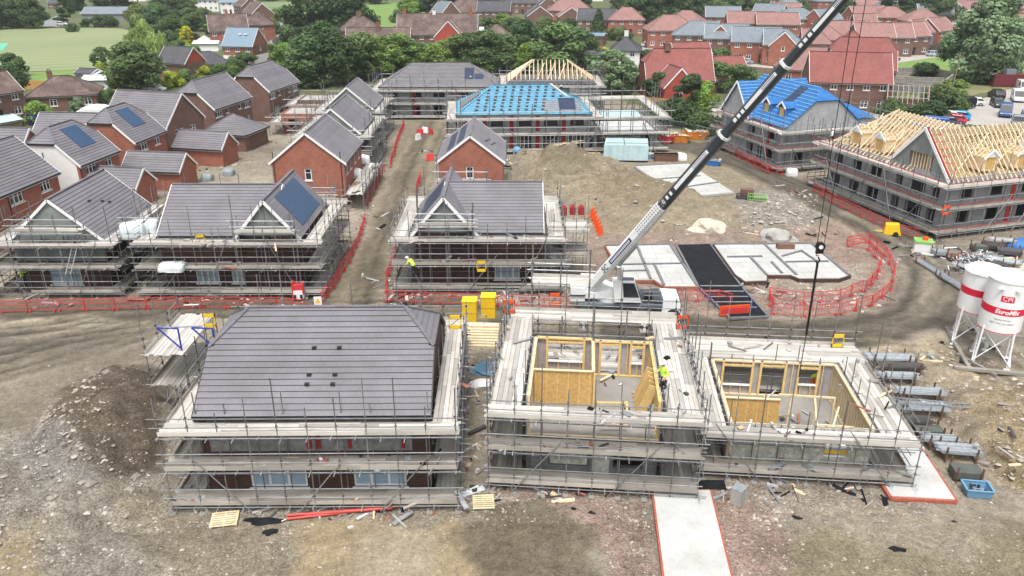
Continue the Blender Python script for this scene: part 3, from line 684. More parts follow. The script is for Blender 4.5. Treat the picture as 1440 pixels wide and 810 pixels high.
# ---------------- people ----------------
def person(loc, rz, label, pose='stand', vest='hi_vis', legs='cloth_dark', helmet='plastic_white', group=None, arms=None):
    J = {'hip': (0, 0, .95), 'chest': (0, 0, 1.28), 'neck': (0, 0, 1.47), 'head': (.02, 0, 1.6), 'crown': (.02, 0, 1.72),
         'sl': (0, .19, 1.4), 'sr': (0, -.19, 1.4), 'el': (-.02, .27, 1.13), 'er': (-.02, -.27, 1.13), 'wl': (.12, .26, .9), 'wr': (.12, -.26, .9),
         'hl': (0, .1, .9), 'hr': (0, -.1, .9), 'kl': (.04, .12, .5), 'kr': (.03, -.12, .5), 'al': (-.02, .13, .09), 'ar': (-.02, -.13, .09), 'tl': (.17, .15, .04), 'tr': (.17, -.15, .04)}
    if pose == 'step': J.update(kl=(.22, .12, .52), al=(.12, .12, .09), tl=(.32, .13, .05), kr=(-.05, -.12, .5), ar=(-.32, -.12, .12), tr=(-.15, -.13, .04), el=(-.15, .27, 1.15), er=(.12, -.27, 1.15), wr=(.32, -.22, 1.05))
    if pose == 'bend':
        J.update(chest=(.24, 0, 1.2), neck=(.4, 0, 1.3), head=(.52, 0, 1.36), crown=(.62, 0, 1.44), sl=(.34, .19, 1.24), sr=(.34, -.19, 1.24), el=(.42, .26, .98), er=(.42, -.26, .98), wl=(.6, .2, .82), wr=(.6, -.2, .82), hip=(-.06, 0, .93))
    if pose == 'reach': J.update(el=(.28, .26, 1.3), er=(.28, -.26, 1.3), wl=(.5, .18, 1.38), wr=(.5, -.18, 1.38))
    E_ = [('hip', 'chest'), ('chest', 'neck'), ('neck', 'head'), ('head', 'crown'), ('chest', 'sl'), ('chest', 'sr'), ('sl', 'el'), ('sr', 'er'), ('el', 'wl'), ('er', 'wr'), ('hip', 'hl'), ('hip', 'hr'), ('hl', 'kl'), ('hr', 'kr'), ('kl', 'al'), ('kr', 'ar'), ('al', 'tl'), ('ar', 'tr')]
    rad = {'hip': .15, 'chest': .17, 'neck': .06, 'head': .1, 'crown': .07, 'sl': .08, 'sr': .08, 'el': .055, 'er': .055, 'wl': .035, 'wr': .035, 'hl': .11, 'hr': .11, 'kl': .075, 'kr': .075, 'al': .055, 'ar': .055, 'tl': .045, 'tr': .045}
    ks = list(J); vs = [Vector(J[k]) for k in ks]; ed = [(ks.index(a), ks.index(b)) for a, b in E_]; rr = [rad[k] for k in ks]
    for s, wn, en in (('l', 'wl', 'el'), ('r', 'wr', 'er')):   # palm, four fingers and a thumb
        w = Vector(J[wn]); d = (w-Vector(J[en])).normalized(); side = Vector((1, 0, 0)) if abs(d.x) < .8 else Vector((0, 1, 0)); side = (side-d*side.dot(d)).normalized()
        pm = w+d*.07; vs.append(pm); rr.append(.03); pi = len(vs)-1; ed.append((ks.index(wn), pi))
        for i in range(4):
            f0 = pm+d*.045+side*(.022*(i-1.5)); vs.append(f0+d*(.045-.008*abs(i-1.3))); rr.append(.009); ed.append((pi, len(vs)-1))
        vs.append(w+d*.06+side*.06); rr.append(.011); ed.append((pi, len(vs)-1))
    me = bpy.data.meshes.new('body'); me.from_pydata(vs, ed, []); o = bpy.data.objects.new('tmp', me); COL.objects.link(o)
    sk = o.modifiers.new('s', 'SKIN'); o.modifiers.new('b', 'SUBSURF').levels = 1
    for i, v in enumerate(me.skin_vertices[0].data): v.radius = (rr[i], rr[i]); v.use_root = (i == 0)
    dg = bpy.context.evaluated_depsgraph_get(); m2 = bpy.data.meshes.new_from_object(o.evaluated_get(dg)); bpy.data.objects.remove(o)
    for m in (vest, legs, 'skin', 'crane_black'): m2.materials.append(MATS[m])
    hd = Vector(J['head']); hipz = J['hip'][2]
    hands = [Vector(J['wl']), Vector(J['wr'])]
    for f in m2.polygons:
        c = f.center; k = 0
        if (c-hd).length < .17 and c.z > J['neck'][2]+.02: k = 2
        elif any((c-h).length < .15 for h in hands): k = 2
        elif c.z < .12: k = 3
        elif c.z < hipz-.02 and abs(c.y) < .24: k = 1
        f.material_index = k; f.use_smooth = True
    t = thing('person', label, 'person', loc, rz, group); m2.name = 'body'; link('body', m2, t)
    h = MB(); N = 12; c = Vector(J['crown'])*.55+hd*.45
    rings = [(.135, 0), (.13, .05), (.1, .1), (.045, .13)]
    prev = None
    for i in range(len(rings)-1):
        for j in range(N):
            a0, a1 = 2*math.pi*j/N, 2*math.pi*(j+1)/N; (r0, z0), (r1, z1) = rings[i], rings[i+1]
            h.face([c+Vector((r0*math.cos(a0), r0*math.sin(a0), z0)), c+Vector((r0*math.cos(a1), r0*math.sin(a1), z0)), c+Vector((r1*math.cos(a1), r1*math.sin(a1), z1)), c+Vector((r1*math.cos(a0), r1*math.sin(a0), z1))], helmet)
    h.face([c+Vector((.045*math.cos(2*math.pi*j/N), .045*math.sin(2*math.pi*j/N), .13)) for j in range(N)], helmet); h.box(c.x+.08, c.x+.19, -.08+c.y, .08+c.y, c.z, c.z+.015, helmet)
    h.obj('hard_hat', t)
    f = MB(); f.box(hd.x+.09, hd.x+.125, -.012, .012, hd.z-.03, hd.z+.01, 'skin'); f.obj('nose', t)
    for s in (-1, 1):
        e = MB(); e.box(hd.x+.085, hd.x+.105, s*.035-.012, s*.035+.012, hd.z+.01, hd.z+.025, 'crane_black'); e.obj('eye', t)
    e = MB(); e.box(hd.x+.085, hd.x+.103, -.022, .022, hd.z-.055, hd.z-.045, 'pipe_red'); e.obj('mouth', t)
    return t
# ---------------- ground ----------------
def vnoise(x, y, seed, f):
    g = np.random.default_rng(seed); T = g.random((256, 256)).astype(np.float32); X = x*f+1000.3; Y = y*f+1000.7
    xi = np.floor(X).astype(int); yi = np.floor(Y).astype(int); fx = X-xi; fy = Y-yi; fx = fx*fx*(3-2*fx); fy = fy*fy*(3-2*fy)
    a = T[xi % 256, yi % 256]; b = T[(xi+1) % 256, yi % 256]; c = T[xi % 256, (yi+1) % 256]; d = T[(xi+1) % 256, (yi+1) % 256]
    return (a*(1-fx)+b*fx)*(1-fy)+(c*(1-fx)+d*fx)*fy
def fbm(x, y, seed, f, o=4):
    s = 0; a = .5; t = 0
    for i in range(o): s = s+a*vnoise(x, y, seed+i, f); t += a; a *= .55; f *= 2.03
    return s/t
def poly_sd(x, y, poly):
    """signed distance (negative inside) to polygon of (x,y)"""
    d = np.full(x.shape, 1e9); ins = np.zeros(x.shape, bool); n = len(poly)
    for i in range(n):
        ax, ay = poly[i]; bx, by = poly[(i+1) % n]; ex, ey = bx-ax, by-ay; wx, wy = x-ax, y-ay
        t = np.clip((wx*ex+wy*ey)/(ex*ex+ey*ey+1e-9), 0, 1); d = np.minimum(d, (wx-ex*t)**2+(wy-ey*t)**2)
        cr = ((ay > y) != (by > y)) & (x < (bx-ax)*(y-ay)/(by-ay+1e-12)+ax); ins ^= cr
    d = np.sqrt(d); return np.where(ins, -d, d)
def line_d(x, y, pts):
    d = np.full(x.shape, 1e9)
    for (ax, ay), (bx, by) in zip(pts[:-1], pts[1:]):
        ex, ey = bx-ax, by-ay; t = np.clip(((x-ax)*ex+(y-ay)*ey)/(ex*ex+ey*ey+1e-9), 0, 1); d = np.minimum(d, np.hypot(x-ax-ex*t, y-ay-ey*t))
    return d
def W2(pts): return [(P(*p).x, P(*p).y) for p in pts]
def axis(a, b, step, far, grow=1.12):
    c = list(np.arange(a, b+1e-6, step)); s = step; v = b
    while v < far: s *= grow; v += s; c.append(v)
    s = step; v = a; lo = []
    while v > -far: s *= grow; v -= s; lo.append(v)
    return np.array(sorted(lo)+c)
gx = axis(-46, 50, .3, 1500); gy = np.concatenate([np.arange(-40, 24, 4.0), np.arange(24, 72, .25), np.arange(72, 130, .5), 130+np.cumsum(np.geomspace(.6, 160, 52))])
gx = np.unique(np.concatenate([gx[(gx < -110)], np.arange(-110, -46, .8), gx[(gx >= -46) & (gx <= 50)], np.arange(50.5, 110, .8), gx[gx > 110]]))
X, Y = np.meshgrid(gx, gy); X = X.astype(np.float64); Y = Y.astype(np.float64)
warp = (fbm(X, Y, 5, .25)-.5)*3.2; warp2 = (fbm(X, Y, 9, .9)-.5)*1.5; wsd = warp+warp2
SITE = W2([(-500, 1000), (-500, 430), (-200, 330), (60, 310), (150, 250), (200, 190), (330, 145), (430, 142), (520, 142), (640, 140), (720, 140), (870, 138), (905, 155), (985, 196), (990, 150), (1130, 115), (1245, 165), (1240, 190), (1460, 235), (1900, 330), (1900, 1000)])
col = np.zeros(X.shape+(3,)); spk = np.zeros(X.shape)
gn = fbm(X, Y, 21, .06, 5)[..., None]; col[:] = np.array([.05, .075, .03])*(1-gn)+np.array([.15, .16, .08])*gn
def zone(poly, c, soft=.6, sp=.5, amt=1.0, w=1.0, raw=False):
    global col, spk
    p = poly if raw else W2(poly); sd = poly_sd(X, Y, p)+wsd*w; k = np.clip(.5-sd/soft/2, 0, 1)*amt; k = k*k*(3-2*k)
    col = col*(1-k[..., None])+np.array(c)*np.array([.80, .742, .655])*k[..., None]; spk = spk*(1-k)+sp*k; return k
zone(SITE, (.36, .34, .30), 1, .5, raw=True)
# broad mottling inside the site
ms = np.clip(.5-poly_sd(X, Y, SITE)/2, 0, 1)
m1 = fbm(X, Y, 33, .12, 5); col *= (1+(ms*(m1-.5)*.9))[..., None]
zone([(-400, 445), (232, 436), (225, 500), (60, 600), (-400, 680)], (.27, .25, .215), 1.2, .35)
zone([(-400, 434), (470, 434), (470, 452), (240, 452), (60, 460), (-400, 466)], (.40, .375, .32), .8, .5, .8)
zone([(-400, 474), (180, 470), (120, 500), (-400, 520)], (.19, .18, .16), 1.6, .25, .8)
zone([(-300, 545), (60, 515), (100, 560), (-300, 640)], (.33, .31, .27), 1.6, .5, .7)
zone([(230, 446), (-400, 450), (-400, 426), (0, 424), (240, 416), (560, 412), (860, 440), (860, 456)], (.185, .172, .148), .6, .3)
zone([(455, 440), (560, 440), (553, 400), (563, 340), (600, 250), (655, 170), (570, 168), (545, 245), (510, 330), (480, 390)], (.285, .26, .21), .8, .3)
zone([(500, 430), (535, 430), (540, 380), (565, 300), (600, 200), (615, 170), (590, 170), (565, 240), (530, 330), (505, 390)], (.18, .167, .14), .9, .2, .85)
zone([(715, 205), (860, 185), (1000, 205), (1090, 260), (1200, 300), (1160, 325), (840, 335), (800, 290), (720, 260)], (.345, .315, .25), .8, .9)
zone([(730, 215), (800, 212), (840, 235), (830, 265), (760, 255)], (.25, .225, .175), .8, .9, .8)
zone([(830, 265), (900, 255), (960, 285), (900, 300), (840, 290)], (.28, .245, .185), .8, .9, .7)
zone([(1040, 265), (1110, 268), (1160, 310), (1130, 328), (1040, 322), (1030, 290)], (.33, .325, .31), .6, 1.2)
zone([(835, 332), (1000, 322), (1190, 315), (1255, 350), (1260, 425), (1170, 446), (1060, 446), (840, 446), (828, 380)], (.36, .295, .27), .5, 1.1)
zone([(1080, 385), (1230, 370), (1215, 415), (1100, 425)], (.38, .35, .31), .6, 1.0)
road = [(840, 437), (1010, 448), (1100, 452), (1200, 444), (1262, 425), (1285, 392), (1262, 352), (1190, 312), (1100, 268), (1020, 232), (950, 212), (880, 205), (900, 192), (1000, 200), (1080, 232), (1180, 275), (1290, 318), (1345, 350), (1358, 400), (1350, 455), (1260, 486), (1130, 500), (960, 500), (840, 480)]
zone(road, (.15, .142, .125), .6, .25, w=.6)
zone([(1190, 300), (1320, 360), (1350, 420), (1290, 462), (1220, 472), (1290, 430), (1300, 395), (1280, 350)], (.30, .28, .245), .9, .35, .8)
zone([(1225, 492), (1335, 462), (1350, 512), (1262, 518)], (.53, .49, .39), .7, .4)
zone([(1250, 505), (1340, 505), (1360, 525), (1260, 525)], (.30, .25, .18), .5, .5, .7)
zone([(1285, 345), (1700, 320), (1700, 440), (1345, 402)], (.31, .30, .28), .6, .6)
zone([(1220, 470), (1480, 520), (1480, 720), (1300, 640)], (.355, .32, .26), .9, .9)
zone([(1375, 540), (1560, 510), (1560, 720), (1410, 700)], (.34, .29, .20), .6, 1.3)
zone([(640, 688), (1310, 668), (1320, 730), (640, 735)], (.33, .30, .275), .5, 1.5)
zone([(690, 690), (925, 690), (940, 850), (850, 850), (835, 750), (760, 705)], (.345, .275, .255), .4, 1.3)
zone([(995, 690), (1110, 700), (1125, 850), (1010, 850)], (.345, .272, .255), .4, 1.3)
zone([(430, 722), (560, 712), (640, 722), (700, 762), (720, 850), (400, 850), (390, 760)], (.43, .37, .26), .5, .5)
zone([(500, 760), (580, 745), (620, 800), (520, 830)], (.46, .43, .36), .7, .4, .7)
zone([(640, 735), (760, 705), (835, 745), (850, 850), (705, 850)], (.205, .19, .15), .5, .8)
zone([(1120, 730), (1250, 735), (1440, 725), (1480, 850), (1125, 850)], (.285, .265, .2), .6, 1.0)
zone([(1130, 700), (1300, 710), (1390, 740), (1340, 775), (1180, 750)], (.39, .36, .31), .6, .8, .8)
zone([(-300, 620), (80, 600), (250, 700), (400, 730), (420, 860), (-300, 860)], (.31, .30, .275), .7, 1.4)
zone([(150, 700), (400, 712), (400, 860), (240, 860)], (.30, .275, .22), .8, 1.1, .8)
zone([(-10, 760), (60, 755), (80, 850), (-10, 850)], (.41, .35, .24), .6, .5, .8)
zone([(95, 545), (190, 505), (232, 520), (238, 600), (215, 670), (130, 700), (55, 650)], (.16, .14, .115), .5, 1.4)
zone([(0, 640), (60, 620), (150, 700), (60, 730)], (.30, .31, .32), .6, 1.2, .6)
zone([(225, 690), (640, 690), (640, 730), (240, 725)], (.34, .325, .30), .5, 1.3, .8)
# wheel tracks on the haul roads
tracks = [[(1500, 560), (1330, 470), (1240, 462), (1100, 470), (900, 462), (560, 430), (200, 436), (-300, 480)], [(1000, 214), (1110, 262), (1230, 318), (1310, 385), (1290, 440), (1180, 468)], [(530, 440), (545, 360), (580, 255), (618, 168)],
          [(-300, 520), (60, 470), (300, 432)], [(-300, 590), (20, 510), (180, 465)]]
RUT = np.zeros(X.shape)
for tr in tracks:
    w = W2(tr); d = line_d(X, Y, w)+(fbm(X, Y, 77, .3)-.5)*1.2
    for off, wd, k, s_ in ((1.0, .32, .30, 1), (0, .25, .14, -1), (2.2, .3, .2, 1), (3.1, .22, .2, -1)):
        g = np.exp(-((d-off)/wd)**2)*k*1.35*np.clip(fbm(X, Y, 55, .15)*2-.3, 0, 1); RUT = RUT+g*s_*ms; col *= (1-s_*g)[..., None]
dr = line_d(X, Y, W2([(1000, 214), (1110, 262), (1230, 318), (1305, 365), (1318, 405), (1290, 445), (1200, 468), (1080, 474), (900, 462), (700, 440), (240, 445), (-300, 500)])); kk = np.clip(1.3-dr/3.4, 0, 1)*ms
sn = np.sin(dr*5.2+fbm(X, Y, 201, .35, 3)*7)*np.clip(fbm(X, Y, 203, .2, 3)*3-1, 0, 1); col *= (1+kk*sn*.22)[..., None]; RUT = RUT-kk*sn*.22
f2 = fbm(X*.35, Y*2.2, 91, .6, 4); col *= (1+ms*(f2-.5)*.22)[..., None]
f3 = fbm(X, Y, 131, 1.3, 4); col *= (1+ms*(f3-.5)*.5*(.4+spk))[..., None]
Z = np.zeros(X.shape)
def mound(px, py, rx, ry, h, ang=0, seed=1, p=1.6):
    global Z
    c = P(px, py); a = R(ang); dx = X-c.x; dy = Y-c.y; u = (dx*math.cos(a)+dy*math.sin(a))/rx; v = (-dx*math.sin(a)+dy*math.cos(a))/ry
    r = np.sqrt(u*u+v*v)+(fbm(X, Y, seed, .5, 4)-.5)*.5; k = np.clip(1-r, 0, 1)**(1/p); Z = np.maximum(Z, k**.5*h*.22*(fbm(X, Y, seed+3, 1.1, 4)-.4)+h*k*(.6+.75*fbm(X, Y, seed+7, .55, 4)))
mound(140, 615, 4.0, 8.0, 2.6, 14, 3); mound(50, 690, 6.5, 5.5, 1.9, 0, 13); mound(80, 800, 4.5, 2.6, .8, 0, 15)
mound(785, 243, 8.5, 6, 3.8, -10, 23); mound(865, 275, 10, 7, 2.7, -15, 27); mound(930, 300, 8, 4, 1.0, -10, 28); mound(1085, 305, 4.8, 3.6, 1.5, 0, 35); mound(1000, 292, 7, 3.5, .9, 0, 36)
mound(1445, 620, 4, 6, 1.5, 10, 45); mound(1395, 760, 3, 1.5, .3, 0, 46); mound(1300, 520, 4, 1.5, .35, 0, 47)
rough = ms*(.05+.13*spk); near = np.clip((150-Y)/60, 0, 1)
Z += rough*near*(fbm(X, Y, 61, 1.6, 3)-.5)*1.1*.7+rough*near*(fbm(X, Y, 63, .35, 3)-.5)*.9*.5
Z -= .03*ms+np.clip(RUT, -.3, .5)*.22
Z += (1-ms)*np.where(Y > 60, 0, 0)
far_hill = np.clip((Y-420)/500, 0, 1); Z += far_hill**2*10
def ground_z(x, y):
    i = np.clip(np.searchsorted(gx, x), 1, len(gx)-1); j = np.clip(np.searchsorted(gy, y), 1, len(gy)-1)
    return Z[j, i]
ny, nx_ = X.shape
me = bpy.data.meshes.new('ground'); me.vertices.add(nx_*ny); me.vertices.foreach_set('co', np.stack([X, Y, Z], -1).astype(np.float32).ravel())
idx = np.arange(nx_*ny).reshape(ny, nx_); q = np.stack([idx[:-1, :-1], idx[:-1, 1:], idx[1:, 1:], idx[1:, :-1]], -1).reshape(-1, 4)
me.loops.add(q.size); me.loops.foreach_set('vertex_index', q.astype(np.int32).ravel()); me.polygons.add(len(q))
me.polygons.foreach_set('loop_start', np.arange(0, q.size, 4, dtype=np.int32)); me.polygons.foreach_set('loop_total', np.full(len(q), 4, dtype=np.int32)); me.update(calc_edges=True)
me.polygons.foreach_set('use_smooth', [True]*len(q))
ca = me.color_attributes.new('gcol', 'FLOAT_COLOR', 'POINT'); ca.data.foreach_set('color', np.concatenate([np.clip(col, 0, 1), spk[..., None]], -1).astype(np.float32).ravel())
m = bpy.data.materials.new('ground_soil'); m.use_nodes = True; nt = m.node_tree; L = nt.links; b = nt.nodes['Principled BSDF']; b.inputs['Roughness'].default_value = .95; b.inputs['Specular IOR Level'].default_value = .15
at = nn(nt, 'ShaderNodeVertexColor', _layer_name='gcol'); tc = nn(nt, 'ShaderNodeTexCoord')
v1 = nn(nt, 'ShaderNodeTexVoronoi', Scale=13.0, Randomness=1.0); L.new(tc.outputs['Object'], v1.inputs['Vector'])
v2 = nn(nt, 'ShaderNodeTexNoise', Scale=2.2, Detail=10, Roughness=.78); L.new(tc.outputs['Object'], v2.inputs['Vector'])
v3 = nn(nt, 'ShaderNodeTexNoise', Scale=9.0, Detail=6, Roughness=.8); L.new(tc.outputs['Object'], v3.inputs['Vector'])
sep = nn(nt, 'ShaderNodeSeparateColor'); L.new(v1.outputs['Color'], sep.inputs[0])
pw = nn(nt, 'ShaderNodeMapRange'); pw.inputs['From Min'].default_value = .05; pw.inputs['From Max'].default_value = .98; pw.inputs['To Min'].default_value = -.2; pw.inputs['To Max'].default_value = .30; L.new(sep.outputs[0], pw.inputs['Value'])
ml = nn(nt, 'ShaderNodeMath', _operation='MULTIPLY'); L.new(pw.outputs[0], ml.inputs[0]); L.new(at.outputs['Alpha'], ml.inputs[1])
r2 = nn(nt, 'ShaderNodeMapRange'); r2.inputs['From Min'].default_value = .3; r2.inputs['From Max'].default_value = .7; r2.inputs['To Min'].default_value = .60; r2.inputs['To Max'].default_value = 1.34; L.new(v2.outputs['Fac'], r2.inputs['Value'])
r3 = nn(nt, 'ShaderNodeMapRange'); r3.inputs['From Min'].default_value = .62; r3.inputs['From Max'].default_value = .72; r3.inputs['To Min'].default_value = 0; r3.inputs['To Max'].default_value = .5; L.new(v3.outputs['Fac'], r3.inputs['Value'])
a1 = nn(nt, 'ShaderNodeMath', _operation='ADD'); L.new(ml.outputs[0], a1.inputs[0]); L.new(r2.outputs[0], a1.inputs[1])
a2 = nn(nt, 'ShaderNodeMath', _operation='ADD'); L.new(a1.outputs[0], a2.inputs[0]); L.new(r3.outputs[0], a2.inputs[1])
v4 = nn(nt, 'ShaderNodeTexVoronoi', Scale=34.0); L.new(tc.outputs['Object'], v4.inputs['Vector']); se4 = nn(nt, 'ShaderNodeSeparateColor'); L.new(v4.outputs['Color'], se4.inputs[0]); r4 = nn(nt, 'ShaderNodeMapRange'); r4.inputs['To Min'].default_value = -.17; r4.inputs['To Max'].default_value = .17; L.new(se4.outputs[1], r4.inputs['Value']); a3 = nn(nt, 'ShaderNodeMath', _operation='ADD'); L.new(a2.outputs[0], a3.inputs[0]); L.new(r4.outputs[0], a3.inputs[1]); a2 = a3
s = nn(nt, 'ShaderNodeVectorMath', _operation='SCALE'); L.new(at.outputs['Color'], s.inputs[0]); L.new(a2.outputs[0], s.inputs['Scale']); L.new(s.outputs[0], b.inputs['Base Color'])
bp = nn(nt, 'ShaderNodeBump', Strength=1.0, Distance=.2); ba = nn(nt, 'ShaderNodeMath', _operation='ADD'); L.new(v2.outputs['Fac'], ba.inputs[0]); L.new(ml.outputs[0], ba.inputs[1]); L.new(ba.outputs[0], bp.inputs['Height']); L.new(bp.outputs[0], b.inputs['Normal'])
me.materials.append(m); g = link('ground', me); g['kind'] = 'structure'

def sheet(name, pts, m, z=.05, kind='structure', world=False):
    mb = MB(); p = [Vector((a, b, z)) for a, b in (pts if world else W2(pts))]; mb.face(p, m, [(q.x, q.y) for q in p]); o = mb.obj(name)
    o['kind'] = kind; return o
def ring_sheet(name, pts, m, z=.05):
    # smooth closed outline (Catmull-Rom)
    w = W2(pts); out = []; n = len(w)
    for i in range(n):
        p0, p1, p2, p3 = [Vector(w[(i+k-1) % n]) for k in range(4)]
        for t in (0, .25, .5, .75): out.append(tuple(.5*((2*p1)+(p2-p0)*t+(2*p0-5*p1+4*p2-p3)*t*t+(3*p1-p0-3*p2+p3)*t**3)))
    return sheet(name, out, m, z, world=True)
ring_sheet('cricket_field', [(-300, 60), (-60, 42), (60, 40), (160, 40), (184, 46), (180, 62), (158, 84), (132, 96), (42, 101), (-60, 104), (-300, 120)], 'field_grass', .08)
sheet('lawn', [(40, 102), (105, 98), (110, 116), (50, 122)], 'grass_bright', .06)
ring_sheet('far_field', [(300, -16), (440, -16), (446, 5), (430, 20), (400, 27), (368, 22), (340, 8)], 'field_far', .1)
sheet('lawn', [(108, 11), (142, 10), (145, 20), (112, 20)], 'field_far', .06); sheet('lawn', [(515, -5), (560, -5), (600, 18), (590, 36), (530, 40), (515, 30)], 'grass_bright', .06)
sheet('lawn', [(395, 60), (440, 52), (442, 72), (398, 74)], 'grass_bright', .06); sheet('lawn', [(138, 136), (168, 136), (168, 152), (138, 152)], 'grass_bright', .06)
ring_sheet('meadow', [(1252, 92), (1280, 86), (1325, 80), (1345, 84), (1345, 100), (1310, 103), (1270, 99)], 'grass_bright', .06)
sheet('meadow', [(1140, 92), (1175, 86), (1180, 100), (1150, 106)], 'grass_bright', .06)
ring_sheet('rough_grass', [(1250, 104), (1330, 96), (1440, 80), (1560, 80), (1560, 120), (1400, 128), (1330, 150), (1290, 160), (1260, 130)], 'rough_grass', .055)
ring_sheet('car_park', [(1330, 178), (1338, 158), (1375, 142), (1440, 122), (1560, 118), (1600, 190), (1500, 215), (1400, 205), (1340, 196)], 'asphalt_park', .06)
ring_sheet('lane_road', [(378, 74), (392, 74), (398, 60), (408, 44), (402, 36), (394, 32), (388, 34), (396, 44), (384, 54), (376, 62)], 'asphalt', .06)
sheet('estate_road', [(955, 78), (1015, 86), (1100, 94), (1250, 84), (1255, 92), (1110, 103), (950, 94)], 'asphalt_park', .055)
sheet('estate_road', [(1240, 82), (1330, 70), (1345, 76), (1262, 92)], 'asphalt_park', .058)
sheet('estate_road', [(900, 66), (1000, 70), (1000, 78), (880, 82)], 'asphalt_park', .052)
sheet('estate_drive', [(64, 28), (86, 20), (84, 38), (60, 38)], 'asphalt', .06)
sheet('sports_court', [(-20, 62), (12, 61), (4, 71), (-30, 74)], 'court_green', .1)

# ---------------- rubble and stones lying on the ground ----------------
def rubble(n, zones, name, sizes, seed, cols):
    g = random.Random(seed); V = []; F = []; T = []; base = np.array([(0, 0, 1), (.9, 0, .2), (.25, .85, .15), (-.7, .5, .2), (-.75, -.5, .1), (.3, -.85, .2)])
    FF = [(0, 1, 2), (0, 2, 3), (0, 3, 4), (0, 4, 5), (0, 5, 1), (1, 5, 4, 3, 2)]; out = []
    tot = sum(z[4] for z in zones)
    for (px0, px1, py0, py1, wt) in zones:
        for i in range(int(n*wt/tot)):
            p = P(g.uniform(px0, px1), g.uniform(py0, py1)); s = g.uniform(*sizes)*(1 if g.random() < .9 else 1.8); a = g.uniform(0, 6.28); zz = ground_z(p.x, p.y)-s*.25
            sx, sy, sz = s*g.uniform(.7, 1.3), s*g.uniform(.7, 1.3), s*g.uniform(.35, .8); k = len(V); ca_, sa = math.cos(a), math.sin(a)
            for b_ in base:
                x, y, z = b_[0]*sx+g.uniform(-.2, .2)*s, b_[1]*sy+g.uniform(-.2, .2)*s, b_[2]*sz; V.append((p.x+x*ca_-y*sa, p.y+x*sa+y*ca_, zz+z))
            t = g.uniform(-.45, .28)
            for f in FF: F.append(tuple(k+j for j in f)); T.append(t)
    me = bpy.data.meshes.new(name); me.from_pydata(V, [], F); me.materials.append(MATS['stone_bits']); at = me.attributes.new('tone', 'FLOAT', 'FACE'); at.data.foreach_set('value', T); me.update()
    o = link(name, me); o.color = cols; o['kind'] = 'stuff'; return o
rubble(7000, [(0, 240, 600, 810, 3), (240, 640, 700, 812, 1.6), (640, 1300, 690, 740, 2.2), (850, 925, 690, 810, .8), (1000, 1120, 690, 810, 1), (1120, 1440, 700, 810, .9), (1330, 1440, 520, 700, 1.2), (60, 240, 500, 700, 1.6)], 'rubble', (.02, .075), 3, (1.1, 1.05, 1, 1))
rubble(1500, [(1040, 1150, 270, 325, 2), (730, 1030, 215, 325, 1.5), (1090, 1240, 370, 430, 1), (840, 1250, 325, 440, .7), (540, 600, 390, 420, .3), (690, 800, 405, 425, .4), (1250, 1440, 490, 560, .7)], 'rubble', (.08, .22), 5, (1.15, 1.12, 1.08, 1))
rubble(420, [(0, 200, 640, 810, 2), (100, 240, 540, 690, 1.4), (1060, 1110, 700, 735, .5), (660, 720, 680, 720, .4), (1400, 1440, 560, 700, .5), (640, 760, 690, 720, .3)], 'rubble', (.09, .2), 9, (1.0, .97, .9, 1))
# ---------------- vegetation ----------------
T_ = tree
G1 = 'trees round the cricket field'; G2 = 'trees in the belt behind the new blocks'; G3 = 'trees among the far houses'; G4 = 'garden bushes among the old houses'
T_(18, 40, 10.5, 10, 'oak', 'deep', 'broad dark tree at the far left corner of the cricket field', G1); T_(48, 40, 11, 10.5, 'oak', 'dark', 'second broad dark tree along the far edge of the cricket field', G1)
T_(-8, 42, 10, 9, 'oak', 'deep', 'dark tree cut by the left frame edge beyond the cricket field', G1)
T_(97, 39, 7, 10, 'cedar', 'deep', 'dark cedar beside the drive at the far edge of the cricket field', G1)
T_(110, 16, 10, 11, 'tall', 'deep', 'tall dark tree behind the cedar near the small lawn', G1); T_(167, 18, 19, 10, 'oak', 'deep', 'very wide dark tree above the long low shed roof', G1)
T_(197, 39, 10, 8, 'bush', 'olive', 'rounded olive bush mass left of the weeping willow top', G1); T_(225, 52, 11, 10, 'oak', 'dark', 'dark tree right behind the weeping willow', G1)
T_(140, 38, 5, 4, 'bush', 'deep', 'low dark bush before the long low shed', G1); T_(122, 38, 4, 3, 'bush', 'mid', 'small green bush before the long low shed', G1); T_(155, 38, 5.5, 4, 'bush', 'deep', 'dark bush beside the dark cricket hut', G1)
T_(207, 80, 10.5, 9.0, 'willow', 'willow', 'pale green weeping willow on the right edge of the cricket field', None); T_(193, 131, 10.8, 9.4, 'round', 'mid', 'large round deep green tree before the cricket field', None)
T_(146, 98, 5, 5.2, 'loose', 'mid', 'small tree left of the large round tree', G1); T_(143, 105, 3, 2.6, 'bush', 'lime', 'yellow green bush left of the large round tree', G4)
T_(20, 108, 6.2, 5, 'round', 'dark', 'round topped tree at the lower left corner of the cricket field', G1); T_(22, 142, 6.8, 6.5, 'bush', 'deep', 'large dark clipped hedge tree at the left frame edge', G4); T_(16, 122, 5.5, 3.8, 'bush', 'brown', 'brownish bush between the round tree and the dark hedge tree', G4)
T_(58, 172, 4.8, 3.4, 'bush', 'bright', 'bright green bush before the blue gates on the left', G4); T_(33, 155, 2, 2, 'bush', 'mid', 'small clipped bush by the far left brick house', G4); T_(113, 162, 3.2, 3.0, 'loose', 'grey', 'grey green shrub before the brown bungalow', G4)
T_(156, 148, 3, 3, 'bush', 'mid', 'round green bush left of the brown gabled house roof', G4); T_(102, 45, 4, 3, 'bush', 'dark', 'low hedge along the drive by the cricket field', G1)
